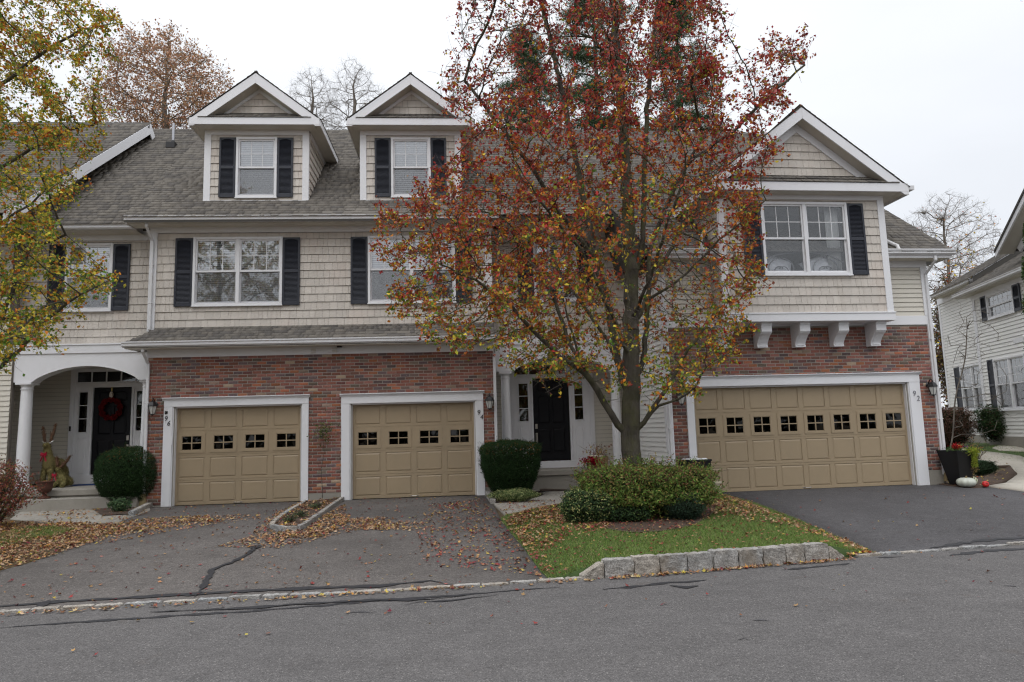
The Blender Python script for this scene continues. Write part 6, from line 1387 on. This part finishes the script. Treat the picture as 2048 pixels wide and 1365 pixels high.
# leaves caught in the gutters and on the roofs
#==OBJECTS==
# ------------------------------------------------------------------ lanterns, wreath, pots, pumpkins, topiary deer
def lantern(root, x, y, z, label, yaw, sc=1.0):
    t = thing('wall_lantern', label, 'lantern', root.matrix_basis @ Vector((x, y, z)), yaw, 'wall lanterns beside the garage doors')
    MB().lathe([(.0, 0), (.045, .0), (.055, .012), (.03, .03), (0.001, .032)], 0, 0, 16).build('wall_plate', DARKMET, t).rotation_euler = (PI/2, 0, 0)
    m = MB(); m.tube([(0, -.02, .0), (0, -.05, .06), (0, -.10, .115), (0, -.15, .11), (0, -.165, .07), (0, -.15, .05)], .011, 8); m.tube([(0, -.02, -.02), (0, -.07, -.03), (0, -.10, .0), (0, -.08, .03)], .006, 6); m.build('arm', DARKMET, t, smooth=True)
    c = MB(); c.lathe([(.008, .10), (.014, .085), (.008, .07), (.03, .055), (.06, .035), (.085, .0), (.105, -.035), (.108, -.05), (.09, -.052)], 0, -.15, 6); c.build('cap', DARKMET, t)
    g = MB(); g.lathe([(.086, -.052), (.078, -.10), (.045, -.215)], 0, -.15, 6); g.build('glass_shade', LANTGL, t)
    f = MB()
    for k in range(6):
        a = 2*PI*k/6; f.tube([(.088*math.cos(a), -.15+.088*math.sin(a), -.052), (.08*math.cos(a), -.15+.08*math.sin(a), -.10), (.047*math.cos(a), -.15+.047*math.sin(a), -.217)], .0045, 5)
    f.lathe([(.05, -.215), (.052, -.228), (.03, -.235), (.012, -.25), (.004, -.262)], 0, -.15, 8); f.build('cage', DARKMET, t)
    return t
lantern(HL, -6.63, -.12, 2.40, 'black wall lantern on the brick left of the first garage door', YL)
lantern(HL, .665, -.12, 2.33, 'black wall lantern on the brick between the second garage and its downspout', YL)
lantern(HR, 5.16, 0, 2.27, 'black wall lantern on the brick left of the wide garage door', YR)
lantern(HR, 10.80, 0, 2.33, 'black wall lantern on the brick right of the wide garage door', YR)
# wreath
t = thing('wreath', 'dark red round wreath hung on the left black door', 'wreath', HL.matrix_basis @ Vector((-8.53, 1.93, 2.42)), YL)
n = 5200; a = rng.uniform(0, 2*PI, n); b = rng.uniform(0, 2*PI, n); rr = .055*rng.random(n)**.35*(1+.35*np.sin(a*9)); R_ = .225
P = np.stack([(R_+rr*np.cos(b))*np.cos(a), -.03-rr*np.sin(b)*.8, (R_+rr*np.cos(b))*np.sin(a)], 1)
stuff(leaves('berries_and_leaves', P, .035, pick([(3, (.20, .012, .014)), (2, (.11, .008, .01)), (1, (.30, .02, .02))], n), LEAF, t, aspect=.6))
MB().tube([(R_*math.cos(2*PI*k/24), 0, R_*math.sin(2*PI*k/24)) for k in range(25)], .02, 6).build('ring', DARKMET, t)
m = MB(); m.box(-.012, -.02, .2, .012, -.015, .53); m.build('hanger', BRASS, t); m = MB(); m.lathe([(.001, .26), (.03, .27), (.045, .31), (.045, .36), (.03, .40), (.001, .43)], 0, -.03, 12); m.build('ornament', plain('cream_ornament', (.6, .52, .45), .6), t, smooth=True)
# doormat
o = MB().box(-.33, -.2, 0, .33, .2, .018).build('doormat', plain('blue_mat_pile', (.012, .035, .12), .95, .3, 60, bumps=.5), bevel=.004); o.location = HL.matrix_basis @ Vector((-8.75, 1.5, .62)); o.rotation_euler = (0, 0, YL); tag(o, 'dark blue doormat in front of the left black door', 'doormat')
# straw topiary reindeer
STRAW = attrmat('bundled_straw', .9, .3, 40, .1, bumps=.6)
def straw_body(t, segs, n, col, name='body', sub=2):
    """a skinned figure: segs = [(index of parent joint, position, radius)]"""
    me = bpy.data.meshes.new(name); V = [s_[1] for s_ in segs]; E_ = [(s_[0], i) for i, s_ in enumerate(segs) if s_[0] is not None]; me.from_pydata(V, E_, []); o = bpy.data.objects.new(name, me); C.objects.link(o); o.parent = t
    sk = o.modifiers.new('skin', 'SKIN')
    for i, s_ in enumerate(segs): me.skin_vertices[0].data[i].radius = (s_[2], s_[2])
    me.skin_vertices[0].data[0].use_root = True
    sb = o.modifiers.new('sub', 'SUBSURF'); sb.levels = sub; sb.render_levels = sub
    dg = bpy.context.evaluated_depsgraph_get(); ev = bpy.data.meshes.new_from_object(o.evaluated_get(dg)); o.modifiers.clear(); o.data = ev
    ev.materials.clear(); ev.materials.append(STRAW)
    if 'col' in ev.color_attributes: ev.color_attributes.remove(ev.color_attributes['col'])
    a = ev.color_attributes.new('col', 'FLOAT_COLOR', 'POINT'); arr = np.ones((len(ev.vertices), 4), np.float32); arr[:, :3] = col; a.data.foreach_set('color', arr.ravel())
    vc = np.array([v.co[:] for v in ev.vertices]); vn = np.array([v.normal[:] for v in ev.vertices]); k = rng.integers(0, len(vc), n); P = vc[k]+vn[k]*.006+rng.normal(size=(n, 3))*.008
    stuff(leaves('straw', P, .05, pick([(2, col), (1, tuple(c*1.5 for c in col)), (1, tuple(c*.6 for c in col))], n), STRAW, t, nrm=vn[k], jitter=.5, aspect=.16)); return o
def bow(t, loc, s, name='red_bow'):
    m = MB(); x, y, z = loc
    for sg in (-1, 1):
        m.hull8([(x, y, z-.01*s), (x+sg*.05*s, y-.02*s, z-.035*s), (x+sg*.05*s, y+.005, z-.035*s), (x, y+.005, z-.01*s)], [(x, y, z+.01*s), (x+sg*.05*s, y-.02*s, z+.035*s), (x+sg*.05*s, y+.005, z+.035*s), (x, y+.005, z+.01*s)])
        m.hull8([(x+sg*.045*s, y-.015*s, z-.13*s), (x+sg*.065*s, y-.015*s, z-.12*s), (x+sg*.065*s, y-.01*s, z-.12*s), (x+sg*.045*s, y-.01*s, z-.13*s)], [(x-.008*s, y-.015*s, z), (x+.012*s, y-.015*s, z), (x+.012*s, y-.01*s, z), (x-.008*s, y-.01*s, z)])
    m.box(x-.012*s, y-.028*s, z-.014*s, x+.012*s, y+.0, z+.014*s); return m.build(name, plain('crimson_ribbon', (.35, .006, .03), .5), t)
def antler(t, x, z, sg, L, lean, y=0):
    A = Vector((x, y, z)); B = A+Vector((sg*lean*L, 0, L*.55)); D = A+Vector((sg*lean*L*1.5, 0, L)); m = MB(); m.tube([A, B, D], [.022, .03, .010], 7)
    m.tube([A.lerp(B, .3), A.lerp(B, .3)+Vector((-sg*.0, 0, .0))+Vector((sg*-.03, 0, L*.45))], [.02, .008], 6); m.build('antler', plain('brown_vine', (.11, .06, .035), .95, .3, 40), t)
    P = np.array([tuple(A.lerp(B, q).lerp(D, q*q)) for q in rng.random(420)])+rng.normal(size=(420, 3))*.016; stuff(leaves('antler_twigs', P, .045, pick([(2, (.13, .07, .04)), (1, (.2, .11, .06))], 420), STRAW, t, aspect=.16))
LYaw = YL-.15
d1 = thing('straw_reindeer', 'tall standing straw reindeer with antlers and a red bow on the left porch', 'reindeer', HL.matrix_basis @ Vector((-9.63+.26, 1.05, .62)), LYaw)
S1 = [(None, (0, .12, .50), .15), (0, (0, -.08, .52), .15), (1, (0, -.13, .66), .115), (2, (.0, -.17, .84), .075), (3, (.01, -.20, .98), .075), (4, (.02, -.29, .955), .052), (0, (0, .30, .50), .13), (1, (.085, -.14, .34), .055), (7, (.09, -.15, .16), .042), (8, (.09, -.15, .0), .042), (1, (-.085, -.14, .34), .055), (10, (-.09, -.15, .16), .042), (11, (-.09, -.15, .0), .042), (6, (.09, .34, .32), .06), (13, (.09, .36, .0), .042), (6, (-.09, .34, .32), .06), (15, (-.09, .36, .0), .042)]
straw_body(d1, S1, 6500, (.22, .185, .08)); antler(d1, -.055, 1.03, -1, .34, .12, -.19); antler(d1, .075, 1.03, 1, .40, .18, -.19)
for sg in (-1, 1): MB().hull8([(.01+sg*.05, -.2, 1.0), (.01+sg*.05, -.17, 1.0), (.01+sg*.05, -.17, 1.03), (.01+sg*.05, -.2, 1.03)], [(.01+sg*.14, -.2, 1.05), (.01+sg*.13, -.17, 1.05), (.01+sg*.13, -.17, 1.06), (.01+sg*.14, -.2, 1.06)]).build('ear', STRAW, d1)
bow(d1, (0, -.27, .76), 1.3)
d2 = thing('straw_reindeer', 'small lying straw reindeer with a red bow beside the left porch door frame', 'reindeer', HL.matrix_basis @ Vector((-9.05, .95, .62)), LYaw)
S2 = [(None, (0, .1, .17), .10), (0, (0, -.06, .20), .11), (1, (-.02, -.10, .33), .06), (2, (-.02, -.13, .42), .055), (3, (-.02, -.20, .40), .035), (1, (.10, -.10, .10), .045), (5, (.12, -.20, .02), .035), (1, (-.10, -.10, .10), .045), (7, (-.12, -.20, .02), .035), (0, (.13, .12, .06), .05), (0, (-.13, .12, .06), .05)]
straw_body(d2, S2, 3000, (.22, .19, .08)); antler(d2, -.05, .46, -1, .23, .12, -.13); antler(d2, .02, .45, 1, .26, .55, -.13); bow(d2, (-.07, -.2, .29), 1.0)
# rusty urn on the step
u = thing('urn', 'rusty brown iron urn on the lower step of the left entrance', 'urn', HL.matrix_basis @ Vector((-8.84, -.14, .455)), YL)
RUSTY = plain('rusty_cast_iron', (.085, .035, .022), .7, .35, 14, bumps=.4)
MB().lathe([(.12, 0), (.125, .02), (.10, .04), (.05, .06), (.035, .09), (.05, .11), (.11, .15), (.145, .21), (.15, .27), (.155, .33), (.185, .35), (.187, .365), (.16, .365), (.13, .30)], 0, 0, 28).build('bowl', RUSTY, u, smooth=False)
P = rng.normal(size=(60, 3))*np.array([.06, .06, .01])+np.array([0, 0, .345]); stuff(leaves('dry_leaves', P, .05, pick(LIT, 60), LITTER, u))
# tall black planter with flowers at the right
pq = HR.matrix_basis @ Vector((11.04, -.36, .20)); pl = thing('tall_planter', 'tall tapered black planter with flowers at the right house corner', 'planter', pq, .22); pl.scale = (.84, .84, .88)
a0, a1, hh = .165, .315, .80; m = MB(); c4 = lambda r_, z: [(-r_, -r_, z), (r_, -r_, z), (r_, r_, z), (-r_, r_, z)]
m.hull8(c4(a0, 0), c4(a1, hh)); po_ = m.build('pot', BLACKPL, pl, bevel=.006)
rm = MB(); rm.box(-a1-.008, -a1-.008, hh, a1+.008, -a1+.03, hh+.022).box(-a1-.008, a1-.03, hh, a1+.008, a1+.008, hh+.022).box(-a1-.008, -a1+.03, hh, -a1+.03, a1-.03, hh+.022).box(a1-.03, -a1+.03, hh, a1+.008, a1-.03, hh+.022); rm.build('rim', BLACKPL, pl)
def blob(parent, name, c, s, n, size, pal, mat=LEAFG, asp=.6): P = np.array(c)+rng.normal(size=(n, 3))*np.array(s); return stuff(leaves(name, P, size, pick(pal, n), mat, parent, aspect=asp))
blob(pl, 'green_leaves', (0, -.05, hh+.04), (.14, .12, .035), 700, .04, [(2, (.05, .10, .03)), (1, (.09, .15, .04))])
blob(pl, 'red_flowers', (-.13, -.12, hh+.12), (.05, .05, .035), 160, .045, [(2, (.40, .015, .02)), (1, (.25, .01, .015))], LEAF)
blob(pl, 'purple_flowers', (.11, -.16, hh+.07), (.035, .03, .022), 130, .03, [(1, (.16, .03, .28))], LEAF)
blob(pl, 'white_flowers', (-.02, -.24, hh+.03), (.03, .02, .02), 60, .03, [(1, (.6, .58, .45))], LEAF)
LIME = [(3, (.30, .36, .04)), (2, (.22, .30, .04)), (.6, (.38, .32, .06))]
blob(pl, 'trailing_vine', (.14, -.30, hh+.0), (.09, .05, .04), 800, .032, LIME); 
P = []
for s_ in range(9):
    xx = rng.uniform(.06, .26); L = rng.uniform(.25, .5) if s_ < 6 else rng.uniform(.5, .68)
    for q in range(110): tt_ = rng.random()**1.2; P.append((xx+rng.normal()*.016+.02*math.sin(tt_*9+s_), -.37+tt_*L*.2+rng.normal()*.012, hh-tt_*L))
P = np.array(P); cz = pick(LIME, len(P)); br = P[:, 2] < hh-.38; cz[br] = pick([(1, (.28, .2, .07)), (1, (.12, .08, .04))], int(br.sum())); stuff(leaves('trailing_vine', P, .028, cz, LEAFG, pl, aspect=.7))
def pumpkin(label, loc, r_, h_, col, lobes=9, stripes=None, tilt=(0, 0, 0), name='pumpkin', stemcol=(.22, .17, .09), parent=None):
    t = thing(name, label, 'pumpkin', loc) if parent is None else parent; nu, nv = 48, 14; V = []; F = []; CC = []
    for j in range(nv+1):
        v = -PI/2+PI*j/nv
        for i in range(nu):
            a = 2*PI*i/nu; g = abs(math.sin(a*lobes/2)); lob = .86+.14*g**.6; dip = 1-.0; rr = r_*math.cos(v)**.75*lob if abs(v) < PI/2-1e-6 else 0; z = h_*math.sin(v)*(1 if v < 0 else 1)-(.12*h_*math.exp(-(rr/(r_*.3))**2) if v > 0 else -.12*h_*math.exp(-(rr/(r_*.3))**2))
            V.append((rr*math.cos(a), rr*math.sin(a), z+h_)); CC.append(stripes if (stripes and g < .5) else col)
    for j in range(nv):
        for i in range(nu): F.append((j*nu+i, j*nu+(i+1) % nu, (j+1)*nu+(i+1) % nu, (j+1)*nu+i))
    o = fastmesh('rind', V, F, np.array(CC), attrmat('pumpkin_rind', .45, .08, 12, .4), t, smooth=True); s_ = MB(); s_.tube([(0, 0, h_*1.85), (.006, 0, h_*2.05), (.02, .0, h_*2.3)], [r_*.13, r_*.08, r_*.09], 7, stemcol); st = s_.build('stem', plain('dry_stem', stemcol, .9), t)
    t.rotation_euler = tilt; return t
x, y = (HR.matrix_basis @ Vector((10.95, -.74, 0)))[:2]; pumpkin('large white pumpkin on the mulch below the tall black planter', (x, y+.12, hgt(x, y)+.01), .185, .098, (.50, .52, .45), 9)
x, y = (HR.matrix_basis @ Vector((11.22, -.48, 0)))[:2]; pumpkin('small green striped white pumpkin beside the low evergreen', (x, y+.1, hgt(x, y)+.03), .105, .095, (.55, .52, .38), 10, (.14, .20, .09), (rad(15), rad(28), 0))
x, y = (HR.matrix_basis @ Vector((11.27, -.76, 0)))[:2]; pumpkin('small bright red pumpkin lying on its side on the mulch', (x, y+.02, hgt(x, y)+.06), .066, .05, (.50, .02, .018), 7, None, (rad(75), 0, rad(-15)), stemcol=(.12, .05, .03))
op = Vector((pl.location.x, pl.location.y, pl.location.z)); pumpkin('small orange pumpkin among the flowers in the tall planter', (op.x+.02, op.y+.0, op.z+hh*.88+.03), .09, .05, (.55, .17, .015), 9)
# square black planter with a white cover beside the wide garage, and a pale pot
q = HR.matrix_basis @ Vector((5.26, -.40, .15)); t = thing('square_planter', 'square black planter with a white lid left of the wide garage door', 'planter', q, YR+.2); m = MB(); m.hull8(c4(.16, 0), c4(.235, .74)); m.build('pot', BLACKPL, t, bevel=.005); MB().box(-.245, -.245, .74, .245, .245, .775).build('rim', BLACKPL, t); MB().hull8(c4(.19, .775), [(-.16, -.14, .795), (.17, -.16, .80), (.18, .15, .79), (-.15, .16, .792)]).build('cover', WHITE2, t)
x, y = G(1428, 1002); t = thing('stone_pot', 'pale weathered round pot half hidden behind the right end of the hedge', 'pot', (x+.03, y+.12, hgt(x, y))); MB().lathe([(.10, 0), (.13, .05), (.145, .2), (.15, .3), (.165, .32), (.165, .35), (.14, .35), (.12, .3)], 0, 0, 24).build('pot', plain('mossy_pale_clay', (.42, .37, .27), .9, .25, 12, dirt=.5, dirtcol=(.16, .18, .07)), t, smooth=True); MB().lathe([(.001, .3), (.12, .3), (.1, .33), (.001, .335)], 0, 0, 14).build('soil', SOIL, t)
# harvest basket on the middle porch
bk = thing('harvest_basket', 'wooden crate of small white gourds and twigs on the middle porch', 'basket', HL.matrix_basis @ Vector((3.28, .86, .66)), YL)
CR_ = plain('pale_crate_wood', (.27, .19, .10), .9, .25, 20)
for k in range(3): MB().box(-.22, -.15, .02+k*.085, .22, -.138, .09+k*.085).build('slat', CR_, bk); MB().box(-.22, .138, .02+k*.085, .22, .15, .09+k*.085).build('slat', CR_, bk)
for sg in (-1, 1): MB().box(sg*.22, -.15, 0, sg*.205, .15, .28).build('end_board', CR_, bk)
MB().box(-.2, -.13, .0, .2, .13, .2).build('straw_fill', plain('straw_fill', (.3, .22, .09), .95, .3, 40), bk)
m = MB(); rr3 = random.Random(5)
for _ in range(22):
    a = Vector((rr3.uniform(-.15, .15), 0, .2)); m.tube([a, a+Vector((rr3.gauss(0, .05), 0, .15)), a+Vector((rr3.gauss(0, .14), rr3.gauss(0, .05), rr3.uniform(.25, .42)))], [.004, .003, .002], 4)
m.build('twigs', TWIG, bk); blob(bk, 'autumn_leaves', (0, 0, .4), (.14, .06, .08), 120, .05, [(1, RUST), (1, YEL), (1, (.3, .12, .08))], LEAF)
for i, dx in enumerate((-.15, -.04, .07)): pumpkin(['white gourd at the left end of the porch crate', 'white gourd second in the porch crate', 'white gourd third in the porch crate'][i], bk.matrix_basis @ Vector((dx, -.05, .235)), .05, .036, (.55, .5, .38), 7, name='gourd')
fp = thing('red_flower_pot', 'pot of crimson flowers in front of the middle porch crate', 'flower pot', HL.matrix_basis @ Vector((3.05, .66, .66)), YL); MB().lathe([(.07, 0), (.09, .12), (.095, .13), (.08, .13)], 0, 0, 16).build('pot', RUSTY, fp); blob(fp, 'crimson_flowers', (0.02, -.02, .17), (.11, .05, .05), 420, .05, [(2, (.42, .006, .03)), (1, (.26, .005, .02))], LEAF)
hk = MB(); hk.tube([(0, 0, 0), (0, -.03, .03), (0, -.05, .0), (0, -.03, -.04)], .008, 6); hk.box(-.03, -.008, -.03, .03, 0, .03); o = hk.build('wall_hook', DARKMET, HL); o.location = (-6.385, -.15, 2.21)
# ------------------------------------------------------------------ what stands across the street, behind the photographer: a line of trees (mirrored in the glass, itself unseen; height shaped for the light on the fronts)
n = 15000; xx = rng.uniform(-45, 45, n); top = 7.5+1.8*np.sin(xx*.35)+1.6*np.sin(xx*.83+1)+.8*np.sin(xx*2.1); zz = rng.random(n)**.8*top; yy = -27+rng.normal(size=n)*1.6
wl_ = leaves('tree_line', np.stack([xx, yy, zz], 1), .75, pick([(2, (.05, .06, .025)), (2, (.12, .07, .04)), (1, (.03, .045, .02)), (1, (.10, .09, .05))], n), LEAFG, aspect=.6); stuff(wl_)
